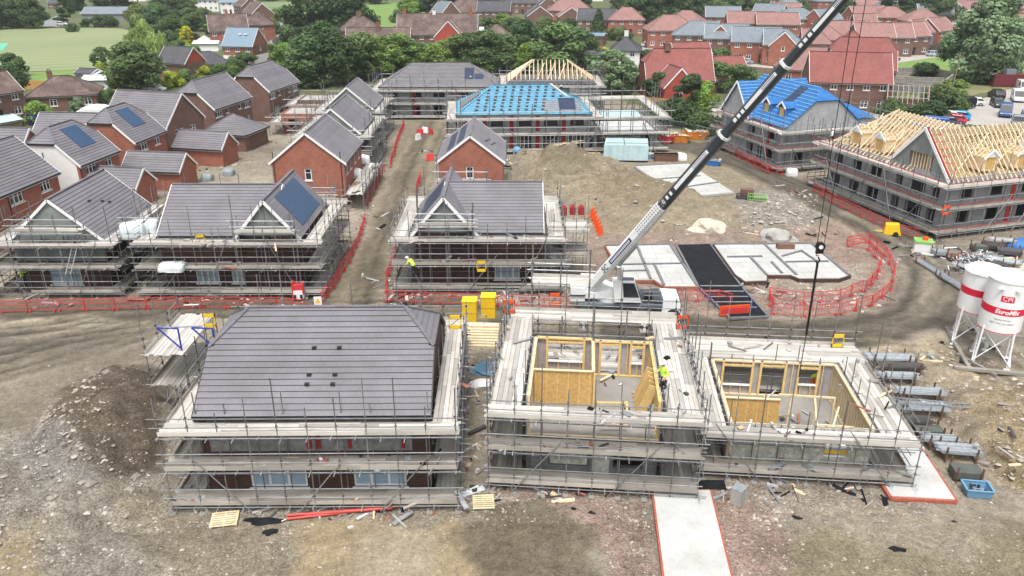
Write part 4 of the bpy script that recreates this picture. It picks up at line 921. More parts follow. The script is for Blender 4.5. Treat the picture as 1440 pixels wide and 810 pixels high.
for i, (x, y, w, h, k, c, l) in enumerate([(250, 30, 10, 9, 'oak', 'dark', 'dark tree left of the white far house'), (262, 22, 9, 9, 'oak', 'mid', 'tree touching the white far house'), (245, 55, 9, 7, 'oak', 'mid', 'green tree above the yellow tree'),
        (270, 44, 9, 7.5, 'round', 'mid', 'green tree behind the yellow tree'), (289, 38, 8, 6.5, 'oak', 'olive', 'olive tree left of the white conservatory'), (242, 68, 6, 5, 'bush', 'deep', 'dark bush right of the willow'),
        (300, 52, 6, 3.2, 'bush', 'mid', 'hedge below the white conservatory'), (293, 44, 6, 2.5, 'bush', 'olive', 'clipped hedge left of the white conservatory'), (275, 62, 4, 3, 'bush', 'purple', 'purple shrub right of the yellow tree'),
        (264, 64, 4.5, 5.5, 'loose', 'yellow', 'bright yellow leaved tree among the gardens'), (252, 75, 6, 3.5, 'bush', 'mid', 'wide bush under the yellow tree'), (271, 86, 5, 4.2, 'bush', 'bright', 'bright bush left of the small brown bungalow'),
        (248, 108, 5, 4.5, 'bush', 'purple', 'dark purple bush before the red gabled house'), (242, 122, 4.4, 3.2, 'bush', 'lime', 'lime bush beside the brown gabled new house roof'), (262, 118, 5, 3, 'bush', 'mid', 'green bush behind the grey roof of the brown brick house'),
        (345, 96, 7, 3.6, 'bush', 'mid', 'hedge before the white walled blue roofed house'), (328, 103, 6, 3.2, 'bush', 'mid', 'hedge right of the small brown bungalow'), (312, 110, 6, 3, 'bush', 'warm', 'pale hedge behind the grey roofed brown house'), (290, 110, 4, 2.6, 'bush', 'lime', 'small lime bush below the small brown bungalow'),
        (374, 84, 7, 4.4, 'bush', 'mid', 'bush right of the blue roofed house'), (364, 72, 5, 3.6, 'bush', 'dark', 'dark bush behind the blue roofed house corner'), (372, 54, 8, 5.5, 'bush', 'mid', 'big bush left of the lane bend'), (384, 48, 6, 5, 'bush', 'olive', 'olive bush beside the far lane bend'),
        (364, 38, 6, 4, 'bush', 'dark', 'dark bush right of the brick terrace end'), (389, 29, 5, 4.5, 'round', 'bright', 'small round tree at the edge of the far field'), (406, 36, 6, 5.5, 'oak', 'dark', 'dark tree where the lane leaves the far field'),
        (410, 64, 9.5, 5.8, 'bush', 'dark', 'wide rounded dark bush right of the lane'), (404, 95, 8, 5.5, 'bush', 'bright', 'bright green bush behind the upper brown new house'), (424, 100, 8, 7, 'round', 'mid', 'green tree behind the upper brown new house corner'),
        (240, 12, 12, 8, 'oak', 'mid', 'far tree over the left gardens'), (228, 25, 10, 8, 'oak', 'dark', 'dark far tree left of the gardens')]):
    T_(x, y, w, h, k, c, l, G3 if i % 2 else G4)
for x, y, w, h, k, c, l in [(445, 60, 18, 16, 'oak', 'deep', 'huge dark tree at the upper left of the belt'), (478, 50, 15, 16, 'oak', 'dark', 'tall dark tree right of the huge dark tree'), (500, 55, 14, 14, 'oak', 'dark', 'dark tree above the brown hipped roof'),
        (437, 122, 11, 10, 'tall', 'dark', 'dark tree behind the half built low block on the left'), (458, 120, 12, 12, 'tall', 'deep', 'tall dark tree at the left end of the belt'), (484, 118, 11, 10, 'loose', 'mid', 'loose tree in the belt left of the grey hipped block'),
        (508, 112, 11, 9.5, 'round', 'mid', 'tree in the belt above the terraced grey roofs'), (530, 108, 11, 8.5, 'round', 'warm', 'light green tree at the left corner of the grey hipped block'), (556, 104, 12, 8.5, 'oak', 'warm', 'light green round tree behind the left of the grey hipped block'),
        (582, 100, 9, 6.5, 'oak', 'dark', 'dark low tree behind the grey ridge'), (606, 100, 10, 6, 'round', 'warm', 'low light tree under the red gable'), (628, 98, 10, 6.5, 'oak', 'warm', 'light tree right of the red gable'), (655, 100, 12, 8.5, 'loose', 'olive', 'olive tree behind the grey ridge end'),
        (684, 104, 13, 9, 'oak', 'mid', 'broad tree between grey ridge and timber truss roof'), (708, 98, 10, 8, 'loose', 'mid', 'loose tree above the left end of the timber truss roof'), (738, 80, 9, 9, 'oak', 'deep', 'dark tree left of the largest belt tree'),
        (745, 102, 8, 6.5, 'round', 'bright', 'bright small tree behind the timber truss roof'), (790, 106, 15, 10.5, 'oak', 'mid', 'largest round tree behind the timber truss roof'), (822, 100, 9, 8, 'oak', 'dark', 'dark tree right of the largest belt tree'),
        (858, 134, 9.5, 8.5, 'loose', 'grey', 'thin grey green tree left of the white house'), (880, 128, 6, 5, 'loose', 'mid', 'small tree before the white house'), (850, 84, 6, 3, 'bush', 'yellow', 'flowering yellow bush left of the white house'),
        (912, 102, 6, 5, 'bush', 'mid', 'bush right of the white house'), (925, 140, 6, 5, 'loose', 'dark', 'small dark tree before the red roofed house'), (968, 158, 6.5, 6.5, 'loose', 'dark', 'spindly dark tree left of the blue membrane block'), (990, 156, 5.5, 5, 'bush', 'bright', 'green bush at the left of the blue membrane block'),
        (1003, 128, 8, 5.5, 'round', 'mid', 'green tree behind the right blue membrane block'), (1035, 122, 8, 4.5, 'bush', 'mid', 'hedge behind the right blue membrane block'), (955, 175, 7, 4, 'bush', 'deep', 'dark bramble bank left of the right blue block'), (985, 190, 6, 3.4, 'bush', 'dark', 'bramble bank behind the skips'), (930, 168, 5, 3, 'bush', 'dark', 'bramble behind the low scaffolded block')]:
    T_(x, y, w, h, k, c, l, G2)
for x, y, w, h, k, c, l in [(577, 27, 10, 8.5, 'round', 'bright', 'bright green tree on the far lawn'), (558, 32, 5.5, 5, 'bush', 'mid', 'bush at the foot of the bright tree'), (600, 20, 14, 10, 'oak', 'deep', 'dark wood edge left of the chimneyed house'), (628, 12, 14, 10, 'oak', 'deep', 'dark wood tree behind the chimneyed house'),
        (655, 10, 14, 10, 'oak', 'deep', 'dark wood tree behind the skylight roof'), (682, 8, 14, 9, 'oak', 'dark', 'dark wood tree left of the far gables'), (655, 35, 6, 4, 'bush', 'purple', 'purple bush before the skylight roof'), (685, 40, 7, 4, 'bush', 'mid', 'bush before the grey far house'), (706, 40, 8, 5, 'round', 'warm', 'pale tree right of the grey far house'),
        (720, 44, 8, 5, 'bush', 'mid', 'bush before the dark gabled far house'), (765, 46, 9, 5, 'bush', 'olive', 'olive trees before the white gabled far house'), (800, 46, 8, 4.5, 'bush', 'dark', 'dark bush under the far pink roof'), (841, 48, 5.5, 8, 'conifer', 'dark', 'narrow dark conifer by the far grey house'),
        (872, 56, 8, 4, 'bush', 'mid', 'bush before the middle pink hipped house'), (820, 15, 9, 8, 'oak', 'dark', 'far tree right of the pink hipped roof'), (870, 24, 9, 9, 'oak', 'mid', 'tree between the two pink hipped roofs'), (905, 40, 16, 15, 'oak', 'deep', 'big dark tree left of the right pink hipped house'),
        (935, 28, 16, 12, 'oak', 'deep', 'big dark tree behind the right pink hipped house'), (968, 36, 14, 11, 'oak', 'dark', 'dark tree left of the slate terrace'), (992, 30, 13, 11, 'oak', 'mid', 'green tree behind the slate terrace'), (1020, 26, 13, 10, 'oak', 'mid', 'green tree above the slate terrace middle'),
        (1045, 24, 12, 9, 'oak', 'dark', 'dark tree above the pink terrace'), (1073, 26, 9, 7, 'oak', 'dark', 'dark round tree right of the pink terrace'), (1012, 99, 7.5, 5, 'bush', 'mid', 'round clipped tree before the slate terrace'), (1125, 20, 8, 6, 'round', 'dark', 'round far tree beside the boom'), (1190, 28, 10, 7, 'oak', 'deep', 'dark far tree right of the boom'),
        (1255, 34, 13, 13, 'cedar', 'deep', 'spreading dark pine behind the pink row'), (1283, 30, 12, 11, 'oak', 'deep', 'dark tree right of the spreading pine'), (1312, 38, 15, 13, 'oak', 'deep', 'large dark tree above the slate gabled house'), (1340, 32, 8, 6, 'oak', 'dark', 'dark tree left of the grey willow top'),
        (1436, 84, 9, 7, 'bush', 'mid', 'bush mass at the right frame edge'), (1300, 108, 7, 3, 'bush', 'deep', 'dark scrub beside the old wall'), (1320, 158, 8, 4.4, 'bush', 'mid', 'scrub bank left of the parked black van'), (1340, 135, 8, 3, 'bush', 'warm', 'pale scrub under the grey willow'),
        (1305, 170, 6, 3.2, 'bush', 'dark', 'scrub at the left corner of the car park'), (1375, 200, 7, 2.4, 'bush', 'mid', 'scrub behind the timber roof ridge'), (1410, 202, 5, 2, 'bush', 'dark', 'low scrub at the front of the car park'), (1385, 118, 8, 3, 'bush', 'dark', 'dark undergrowth left of the red container'), (1253, 168, 5, 3.2, 'bush', 'mid', 'bright shrub below the open roof frame'),
        (1165, 92, 6, 3, 'bush', 'warm', 'pale shrub by the pink garage roof'), (690, 12, 10, 9, 'oak', 'mid', 'far tree over the grey gables'), (480, 20, 13, 11, 'oak', 'deep', 'dark tree left of the far lawn'), (430, 14, 12, 12, 'oak', 'deep', 'dark tree at the right of the far field')]:
    T_(x, y, w, h, k, c, l, G3)
T_(1378, 116, 16.5, 17.5, 'tall', 'grey', 'huge grey green willow like tree above the car park', None); T_(1352, 112, 11, 12, 'tall', 'grey', 'left half crown of grey green foliage joined to the huge willow like tree', None); T_(1403, 112, 11, 13, 'tall', 'grey', 'right half crown of grey green foliage joined to the huge willow like tree', None)
g_ = random.Random(5)
for i in range(70):   # a loose scatter to the horizon
    x = g_.uniform(-60, 1500); y = g_.uniform(-45, 6); 
    T_(x, y, g_.uniform(8, 15), g_.uniform(7, 11), g_.choice(('oak', 'round')), g_.choice(('deep', 'dark', 'mid')), 'far dark tree standing beyond the houses at the top edge', 'far trees beyond the last houses')
for i in range(40):
    x = g_.uniform(600, 1440); y = g_.uniform(8, 60)
    T_(x, y, g_.uniform(3, 5), g_.uniform(2.5, 4), 'bush', g_.choice(('dark', 'mid', 'olive')), 'small garden bush between the far pink and grey houses', 'small garden bushes of the far estate')

# ---------------- far houses ----------------
def fh(px, py, rz, L, W, ze, zr, wm, rm, label, zh0=None, zh1=None, wins='std', chim=(), gm=None, group='old and new houses beyond the site', name='house', trim='upvc'):
    p = P(px, py); wl = []
    if wins == 'std':
        n = max(2, int(L/2.6))
        for s in 'FB':
            for i in range(n):
                u = L*(i+.5)/n
                if ze > 4: wl.append((s, u, ze-1.35, 1.1, 1.05, 2))
                wl.append((s, u, .9, 1.2 if i != n//2 else .9, 1.2, 2) if i != n//2 else (s, u, 0.05, .95, 2.0, 1, 'door'))
        for s in 'LR':
            wl.append((s, W/2, .9, 1.1, 1.1, 2)); 
            if ze > 4: wl.append((s, W/2, ze-1.3, .8, 1.0, 1))
    # base pixel is the centre of the near long wall
    a = R(rz); c = Vector((-math.sin(a), math.cos(a), 0))*(W/2)
    return house(name, label, 'house', p+c, a, L, W, ze, zr, wm, rm, zh0, zh1, wl, group, step=0, course=.34, chim=chim, gm=gm, trim=trim, gutter=True)
fh(337, 93, -12, 8, 7.5, 4.8, 8.6, {'F': 'brick_red', 'B': 'brick_red', 'L': 'brick_red', 'R': 'brick_brown'}, 'tile_blue', 'brick house with pale blue roof and two skylights near the lane', gm='brick_red')
t_ = bpy.data.objects[[o.name for o in bpy.data.objects if o.get('label', '').startswith('brick house with pale blue')][0]]; b = MB(); b.box(-4.03, 4.03, -3.79, 3.79, 0, 2.5, 'render_white'); b.obj('plinth', t_)
for x in (0, 1.5): q, up, n = slope_frame(8, 7.5, 4.8, 8.6, 'F', x, .6, .1); b = MB(); b.box(q.x-.35, q.x+.35, q.y-.4, q.y+.4, q.z-.1, q.z+.12, 'upvc'); b.obj('skylight', t_)
fh(298, 106, 30, 9, 7, 2.5, 4.8, 'brick_brown', 'tile_dark', 'small brown bungalow left of the blue roofed house', zh1=2.5)
fh(244, 112, -20, 7.5, 6.5, 3.6, 6.6, 'brick_brown', 'tile_dark', 'dark roofed house with red gable beside purple bush', gm='tile_hung_red')
fh(325, 66, 20, 11, 9, 4.6, 8.8, 'brick_red', 'tile_brown', 'large brown roofed house behind the blue roofed one', chim=((0, 0, .8, .6, 9.8, 'brick_red'),)); fh(348, 56, -60, 9, 8, 4.8, 8.4, 'brick_red', 'tile_brown', 'brown hipped house right of the large brown roofed one', 4.8, 4.8)
fh(350, 38, -55, 11, 8, 5, 8.4, 'brick_brown', 'tile_brown', 'near end of the far brick terrace by the field'); fh(336, 26, -55, 11, 8, 5, 8.4, 'brick_brown', 'tile_brown', 'far end of the brick terrace by the field', chim=((2, 0, .8, .6, 9.6, 'brick_brown'),)); fh(325, 20, -5, 9, 7, 5, 8, 'render_white', 'tile_blue', 'far house with blue roof left of the far field')
fh(290, 16, -10, 13, 8, 5, 8.2, 'render_white', 'tile_slate', 'long white far house with grey roof', chim=((3, 0, .8, .6, 9.4, 'brick_red'),)); fh(306, 10, 0, 9, 8, 5, 8.8, 'render_white', 'tile_brown', 'white far house with brown roof')
fh(312, 38, 0, 3.5, 3, 2.3, 3.2, 'upvc', 'film_white', 'small white conservatory among the hedges', wins=None); fh(286, 68, 0, 3.6, 3.6, 2, 3.2, 'upvc', 'film_white', 'white summer house with pointed roof', 2.0, 2.0, wins=None); fh(290, 72, 0, 7, 3, 2, 2.6, 'upvc', 'film_white', 'low white garden room', wins=None)
fh(147, 29, 0, 18, 9, 2.6, 5.0, 'board_cladding', 'tile_slate', 'long low shed with pale slate roof beyond the cricket field', wins=None); fh(152, 38, 0, 3.8, 3, 2.2, 2.9, 'board_cladding', 'tile_dark', 'small dark hut at the edge of the cricket field', wins=None)
fh(228, 14, -15, 10, 8, 4.6, 8, 'brick_red', 'tile_brown', 'red gabled far house above the dark trees'); fh(20, 4, 0, 14, 8, 4.6, 8, 'brick_red', 'tile_pink', 'far pink roofed house at the upper left corner'); fh(120, 0, 0, 14, 8, 4.6, 8, 'brick_brown', 'tile_brown', 'far brown roofed house above the small lawn'); fh(80, 12, 0, 8, 6, 2.5, 5, 'brick_brown', 'tile_dark', 'far low dark roofed barn near the drive'); fh(190, 2, 0, 12, 8, 4.8, 8, 'render_white', 'tile_slate', 'far white house above the wide dark tree'); fh(66, 0, 0, 12, 8, 4.6, 8, 'render_white', 'tile_brown', 'far white house at the upper left')
fh(90, 156, 18, 11, 8.5, 2.7, 5.4, 'brick_brown', 'tile_brown', 'brown hipped bungalow with mossy roof on the left', 2.7, 2.7, chim=((-2, .5, .8, .6, 6.2, 'brick_brown'),)); fh(4, 172, 62, 9, 7, 4.6, 7.4, 'brick_brown', 'tile_brown', 'brown brick house cut by the left frame edge')
fh(144, 132, 8, 7, 5, 2.6, 3.2, 'render_white', 'film_white', 'low white workshop with flat pale roof', wins=None); fh(120, 118, -18, 4.5, 3.2, 2.2, 2.9, 'board_cladding', 'tile_dark', 'dark shed before the cricket field', wins=None); fh(131, 118, -18, 2.6, 3, 2, 2.4, 'fence_wood', 'film_white', 'brown shed with white roof beside the dark shed', wins=None)
fh(14, 192, 60, 4.5, 4, 2.2, 2.7, 'fence_wood', 'film_green', 'lean to with pale green plastic roof at the left edge', wins=None)
# middle distance old village
fh(505, 62, 4, 12, 9, 4, 7.6, 'brick_brown', 'tile_brown', 'brown hipped old roof left of the big red gabled house', 4, 4, chim=((0, 0, 1.2, .9, 8.8, 'brick_brown'),)); fh(532, 72, 2, 18, 7, 3, 6, 'brick_brown', 'tile_brown', 'long low old brown roof above the belt trees', chim=((0, -1, 1.2, .8, 7.4, 'brick_brown'),))
fh(615, 70, 0, 23, 10, 4.2, 9.4, 'brick_brown', 'tile_brown', 'long old brown roof carrying three chimneys behind the red gable', chim=((-9.5, 0, 1, .8, 10.6, 'brick_red'), (-1, 0, .9, .7, 10.2, 'render_white'), (9.5, 0, 1, .8, 10.8, 'brick_red')))
fh(613, 72, -90, 5, 7.6, 4.2, 8.2, 'tile_hung_red', 'tile_brown', 'front wing with bright red tile hung gable on the old house', gm='tile_hung_red')
fh(613, 38, -60, 10, 8, 4.8, 9, 'brick_brown', 'tile_slate', 'old house with green slate slope and two big chimneys', chim=((-4.4, 0, 1.8, 1.1, 11.6, 'brick_red'), (-2.6, .6, 1.2, 1, 11.6, 'brick_brown'))); fh(560, 50, -70, 7, 6, 3, 6, 'brick_brown', 'solar', 'low roof covered with dark blue solar panels', wins=None)
fh(655, 32, -8, 11, 9, 4, 8.6, 'brick_brown', 'tile_brown', 'brown steep roof with four skylights', 6.5, 6.5); fh(694, 33, -6, 13, 8, 4.6, 8, 'brick_brown', 'tile_dark', 'dark grey roofed far house with white gable boards'); fh(698, 60, 0, 7, 6, 2.6, 5, 'brick_brown', 'tile_brown', 'low brown hipped roof right of the old red gabled house', 2.6, 2.6); fh(672, 56, 0, 3.5, 4, 2.3, 3.6, 'upvc', 'film_white', 'small white gabled porch building', wins=None)
fh(740, 40, -85, 9, 9, 4.6, 7.8, 'brick_brown', 'tile_dark', 'dark roofed far house showing a wide white edged gable'); fh(735, 20, 0, 14, 9, 4.8, 8, 'brick_brown', 'tile_dark', 'far dark roofed house behind the wide gable'); fh(757, 22, -85, 9, 8, 4.8, 8, 'brick_brown', 'tile_dark', 'far dark gable right of the dark roofed house')
fh(800, 34, -4, 17, 10, 5, 8.8, 'brick_red', 'tile_pink', 'left pink hipped far house', 5, 5); fh(784, 40, -88, 9, 9, 4.4, 7.4, 'brick_brown', 'tile_pink', 'wide white edged gable before the left pink hipped house'); fh(837, 48, -10, 13, 9, 4.6, 7.8, 'brick_brown', 'tile_dark', 'grey roofed far house beside the narrow conifer')
fh(880, 50, -6, 12, 9, 5, 8.6, 'brick_red', 'tile_pink', 'middle pink hipped far house', 5, 5); fh(945, 68, 0, 14.5, 10, 5, 8.8, 'brick_red', 'tile_pink', 'right pink hipped house with car outside', 5, 5); fh(822, 64, -15, 11, 7, 2.8, 3.3, 'brick_brown', 'tile_blue', 'flat roofed building with pale blue and white roof', wins=None)
fh(877, 104, -10, 6.8, 6.6, 5.2, 7.8, 'render_white', 'tile_dark', 'white house with dark slate hipped roof', 5.2, 5.2, chim=((0, 1, .9, .8, 9, 'render_white'),)); fh(840, 106, 5, 9, 7, 2.6, 5, 'brick_brown', 'tile_dark', 'low dark roof left of the white house', wins=None)
fh(955, 138, 3, 13, 9, 3.4, 8.6, {'F': 'tile_hung_red', 'B': 'tile_hung_red', 'L': 'brick_red', 'R': 'brick_red'}, 'tile_red', 'big bright red roofed house behind the skips', chim=((-2, 0, 1, 1.8, 9.6, 'brick_brown'),), zh0=6.2); fh(925, 142, -78, 6, 6, 3.0, 6.2, 'tile_hung_red', 'tile_red', 'front gabled wing of the big bright red roofed house')
fh(1003, 122, 10, 15, 7, 2.6, 5.6, 'brick_brown', 'tile_red', 'long low red roof behind the right blue block', wins=None); fh(975, 104, 10, 9, 7, 3, 6.6, 'brick_brown', 'tile_red', 'red roof left of the clipped round tree', wins=None); fh(1010, 130, 50, 8, 6, 2.6, 5.2, 'brick_brown', 'tile_pink', 'pale red roof slope behind the right blue block', wins=None)
fh(1130, 118, -6, 10, 8, 3, 7, 'brick_red', 'tile_pink', 'pale red roof with white gable board right of the boom', 3.0); fh(1165, 116, -12, 9, 7, 2.8, 5.6, 'brick_brown', 'tile_red', 'small red roof behind the right end of the blue block', wins=None)
# big brown brick house with red roof
fh(1190, 158, -10, 13.5, 8.5, 5.2, 9.6, 'brick_brown', 'tile_red', 'big brown brick house with red roof and white windows behind the blue block', zh1=9.6); fh(1208, 134, -12, 12, 8, 5.0, 10.4, 'brick_brown', 'tile_red', 'rear red roofed wing behind the big brown brick house', 8.2, 8.2); fh(1190, 124, -12, 4, 3.6, 9.2, 11.0, 'brick_brown', 'tile_red', 'red tiled turret roof over the rear wing', 9.2, 9.2, wins=None)
# slate terrace
for i, (x, y, l, c0, c1, lb) in enumerate([(975, 76, 12, 5, None, 'first slate roofed terrace block from the left'), (1018, 82, 11, None, None, 'second slate roofed terrace block from the left'), (1060, 88, 12, None, None, 'third slate roofed terrace block from the left with white porches'), (1100, 93, 10, None, 5, 'right end slate roofed terrace block beside the boom')]):
    fh(x, y, -13, l, 9, 5, 8.2, 'brick_red' if i > 1 else 'brick_brown', 'tile_slate', lb, c0, c1, group='slate roofed terrace beyond the site')
for x, y, l in [(992, 79, 'slate terrace'), (1078, 92, 'slate terrace')]:
    fh(x, y, -103, 3, 6.4, 5, 8.0, 'brick_red', 'tile_slate', 'projecting half hipped brick bay of the slate terrace at its %s' % ('left' if x < 1000 else 'right'), zh0=6.8, group='slate roofed terrace beyond the site')
for x, y, rz, l, w, rm, wm, h0, h1, lb in [(1015, 45, -8, 12, 8, 'tile_slate', 'brick_red', None, None, 'slate roof with brick gable behind the terrace'), (1055, 56, -6, 15, 8, 'tile_pink', 'brick_red', None, None, 'pink roof left part behind the slate terrace'), (1092, 58, -6, 13, 8, 'tile_pink', 'brick_red', None, None, 'pink roof right part behind the slate terrace'),
        (1075, 40, -35, 11, 8, 'tile_slate', 'brick_red', None, None, 'slate roof between two pink roofs'), (1100, 38, -20, 11, 8, 'tile_pink', 'brick_red', None, None, 'pink gabled roof behind the slate roof'), (1126, 49, 18, 9, 9, 'tile_slate', 'brick_red', 7, 7, 'brick house with slate half hipped roof left of the boom'),
        (1168, 50, 30, 10, 8, 'tile_slate', 'brick_red', None, None, 'slate roofed house right of the boom'), (1157, 84, -4, 11, 8.5, 'tile_pink', 'brick_red', 5.0, 5.0, 'pink hipped brick house right of the boom'), (1192, 76, -4, 12, 8.5, 'tile_pink', 'render_blue', None, None, 'pink roofed house with blue lower walls'),
        (1145, 90, -8, 7, 6, 'tile_pink', 'brick_red', None, 2.6, 'pink garage roof under the boom'), (1228, 80, -5, 10, 8.5, 'tile_pink', 'brick_brown', None, None, 'pink roofed house left of the pink row middle'), (1254, 80, -5, 10, 8.5, 'tile_pink', 'brick_brown', None, None, 'pink roofed house in the middle of the pink row with white bays'),
        (1284, 78, 12, 9, 8.5, 'tile_pink', 'brick_brown', None, None, 'pink roofed house at the bend of the far road'), (1300, 72, 40, 8, 7, 'tile_pink', 'render_blue', None, None, 'pink roofed house with blue gable'), (1328, 68, 35, 9, 8, 'tile_pink', 'brick_red', None, None, 'brick gabled house left of the grey willow'),
        (1253, 46, -6, 12, 9, 'tile_pink', 'brick_red', 5, 5, 'pink hipped roof behind the pink row'), (1297, 52, -6, 12, 9, 'tile_pink', 'brick_red', 5, 5, 'pink pyramid roof behind the pink row'), (1312, 40, -14, 12, 8, 'tile_slate', 'brick_red', None, None, 'slate gabled house with chimney before dark trees'),
        (1222, 44, 10, 13, 8, 'tile_pink', 'brick_red', None, None, 'pink gabled house right of the cables'), (1215, 60, 0, 7, 6, 'tile_pink', 'brick_red', None, None, 'small pink gabled roof beside the cables'), (1226, 26, -4, 15, 9, 'tile_pink', 'brick_red', None, 5, 'pink roofed house in the upper row right of cables'), (1245, 30, -4, 8, 8, 'tile_slate', 'brick_red', 5, 5, 'small slate hip in the upper row'),
        (1347, 18, 0, 15, 9, 'tile_pink', 'brick_brown', None, None, 'dull red roof in the upper row right'), (1370, 34, 30, 14, 9, 'tile_pink', 'render_white', None, None, 'white gabled house behind the grey willow'), (1432, 62, -10, 13, 9, 'tile_pink', 'brick_red', None, None, 'pink roofed house right of the grey willow'), (1436, 30, -10, 15, 9, 'tile_pink', 'brick_red', None, None, 'pink roofed house at the right edge upper row'),
        (1400, 12, 0, 14, 9, 'tile_brown', 'brick_red', None, None, 'brown roofed house above the grey willow'), (1095, 14, -4, 13, 9, 'tile_pink', 'brick_red', None, None, 'pink roofed house high left of the boom'), (1070, 16, 20, 11, 8, 'tile_slate', 'render_white', None, None, 'white walled slate house high above the slate terrace'), (1110, 26, 0, 10, 8, 'tile_slate', 'brick_red', 5, 5, 'slate hip high left of the boom'),
        (1140, 16, 0, 13, 9, 'tile_pink', 'brick_red', None, None, 'pink roofed house just left of the upper boom'), (1165, 18, 0, 11, 9, 'tile_slate', 'brick_red', 5, 5, 'slate hip just under the upper boom'), (960, 54, -20, 12, 9, 'tile_pink', 'brick_red', 5, 5, 'pink hipped roof left of the slate terrace')]:
    fh(x, y, rz, l, w, 5, 8.2, wm, rm, lb, h0, h1, group='far estate houses', chim=((l*.3, 0, .7, .6, 9.2, 'brick_red'),) if 'chimney' in lb else ())
g_ = random.Random(8)
for i in range(58):
    x = 640+i*14.5+g_.uniform(-6, 6); y = g_.choice((-34, -24, -14, -6, 2)) + g_.uniform(-3, 3)
    fh(x, y, g_.choice((-8, 4, 80, 15)), g_.uniform(9, 15), 8.5, 5, 8.2, g_.choice(('brick_red', 'brick_brown', 'render_white')), g_.choice(('tile_pink', 'tile_dark', 'tile_brown', 'tile_pink', 'tile_slate')), 'small distant house in the crowded rows at the top edge of the photo', None, g_.choice((None, 5)), wins='std', group='distant houses at the top edge')
# walls, fences, container, pole in the far right
def strip_wall(pts, h, th, m, name, label, cat, group=None, z=0, cap=None):
    mb = MB(); w = [P(*p, z) for p in pts]
    for a, b in zip(w[:-1], w[1:]):
        d = (b-a).normalized(); mb.bar(a+Vector((0, 0, h/2)), b+Vector((0, 0, h/2))+d*.0, th, h, m)
        if cap: mb.bar(a+Vector((0, 0, h+.04)), b+Vector((0, 0, h+.04)), th+.08, .08, cap)
    return tag(mb.obj(name), label, cat, group)
strip_wall([(1258, 106), (1312, 108), (1334, 112)], 1.8, .3, 'fence_grey', 'garden_wall', 'far long grey block wall behind the old foundations', 'wall'); strip_wall([(1250, 118), (1326, 120)], 1.6, .3, 'fence_grey', 'garden_wall', 'middle long grey block wall of the old foundations', 'wall'); strip_wall([(1246, 128), (1300, 133), (1312, 136), (1345, 112)], 1.9, .4, 'fence_grey', 'garden_wall', 'near grey block wall that turns the corner', 'wall')
strip_wall([(22, 124), (70, 127)], 1.8, .1, 'fence_orange', 'wooden_fence', 'orange wooden fence below the small lawn', 'fence'); strip_wall([(132, 140), (170, 139)], 1.8, .1, 'fence_orange', 'wooden_fence', 'orange wooden fence before the large round tree', 'fence'); strip_wall([(14, 190), (34, 176)], 1.8, .1, 'fence_wood', 'wooden_fence', 'slatted wooden fence of the lean to', 'fence')
strip_wall([(40, 176), (78, 180)], 1.8, .08, 'navy', 'yard_gate', 'dark blue double gates behind the bright green bush', 'gate'); strip_wall([(905, 148), (958, 152)], 1.5, .1, 'fence_orange', 'wooden_fence', 'brown wooden fence beyond the bramble bank', 'fence'); strip_wall([(1303, 70), (1330, 76)], 1.6, .1, 'fence_wood', 'wooden_fence', 'wooden fence below the blue gabled far house', 'fence'); strip_wall([(958, 90), (996, 98)], 1.2, .1, 'upvc', 'picket_fence', 'white railing left of the round clipped tree', 'fence'); strip_wall([(1030, 100), (1120, 108)], 1.4, .1, 'fence_wood', 'wooden_fence', 'wooden fence below the slate terrace', 'fence')
mat('steel_maroon', (.13, .025, .03), var=.15)
c_ = thing('shipping_container', 'dark red shipping container with a grey tank on top at the right', 'container', P(1425, 122), R(-8)); mb = MB()
mb.box(-4.5, 4.5, -1.2, 1.2, .1, 2.6, 'steel_maroon')
for i in range(30): mb.box(-4.4+i*.3, -4.25+i*.3, -1.24, -1.2, .2, 2.5, 'steel_maroon')
mb.obj('body', c_); d = MB(); [d.box(a, b, -1.27, -1.24, .2, 2.5, 'steel_maroon') for a, b in ((-3.5, -2.3), (-2.25, -1.1))]; d.obj('door', c_)
t = MB(); t.box(-2.6, -.6, -.8, .8, 2.62, 3.6, 'tile_slate'); tag(t.obj('water_tank'), 'grey tank standing on the dark red container', 'tank').location = P(1425, 122)
mb = MB(); mb.tube((0, 0, 0), (.15, 0, 9.5), .13, 'fence_wood', 8, .09); mb.bar((-.7, 0, 9), (.9, 0, 9.05), .1, .1, 'fence_wood'); o = mb.obj('utility_pole'); o.location = P(1333, 152); tag(o, 'leaning wooden utility pole at the left of the car park', 'pole')
mb = MB(); mb.tube((0, 0, 0), (-.1, 0, 9), .11, 'fence_wood', 8, .08); o = mb.obj('utility_pole'); o.location = P(363, 24); tag(o, 'thin pole against the far field', 'pole')
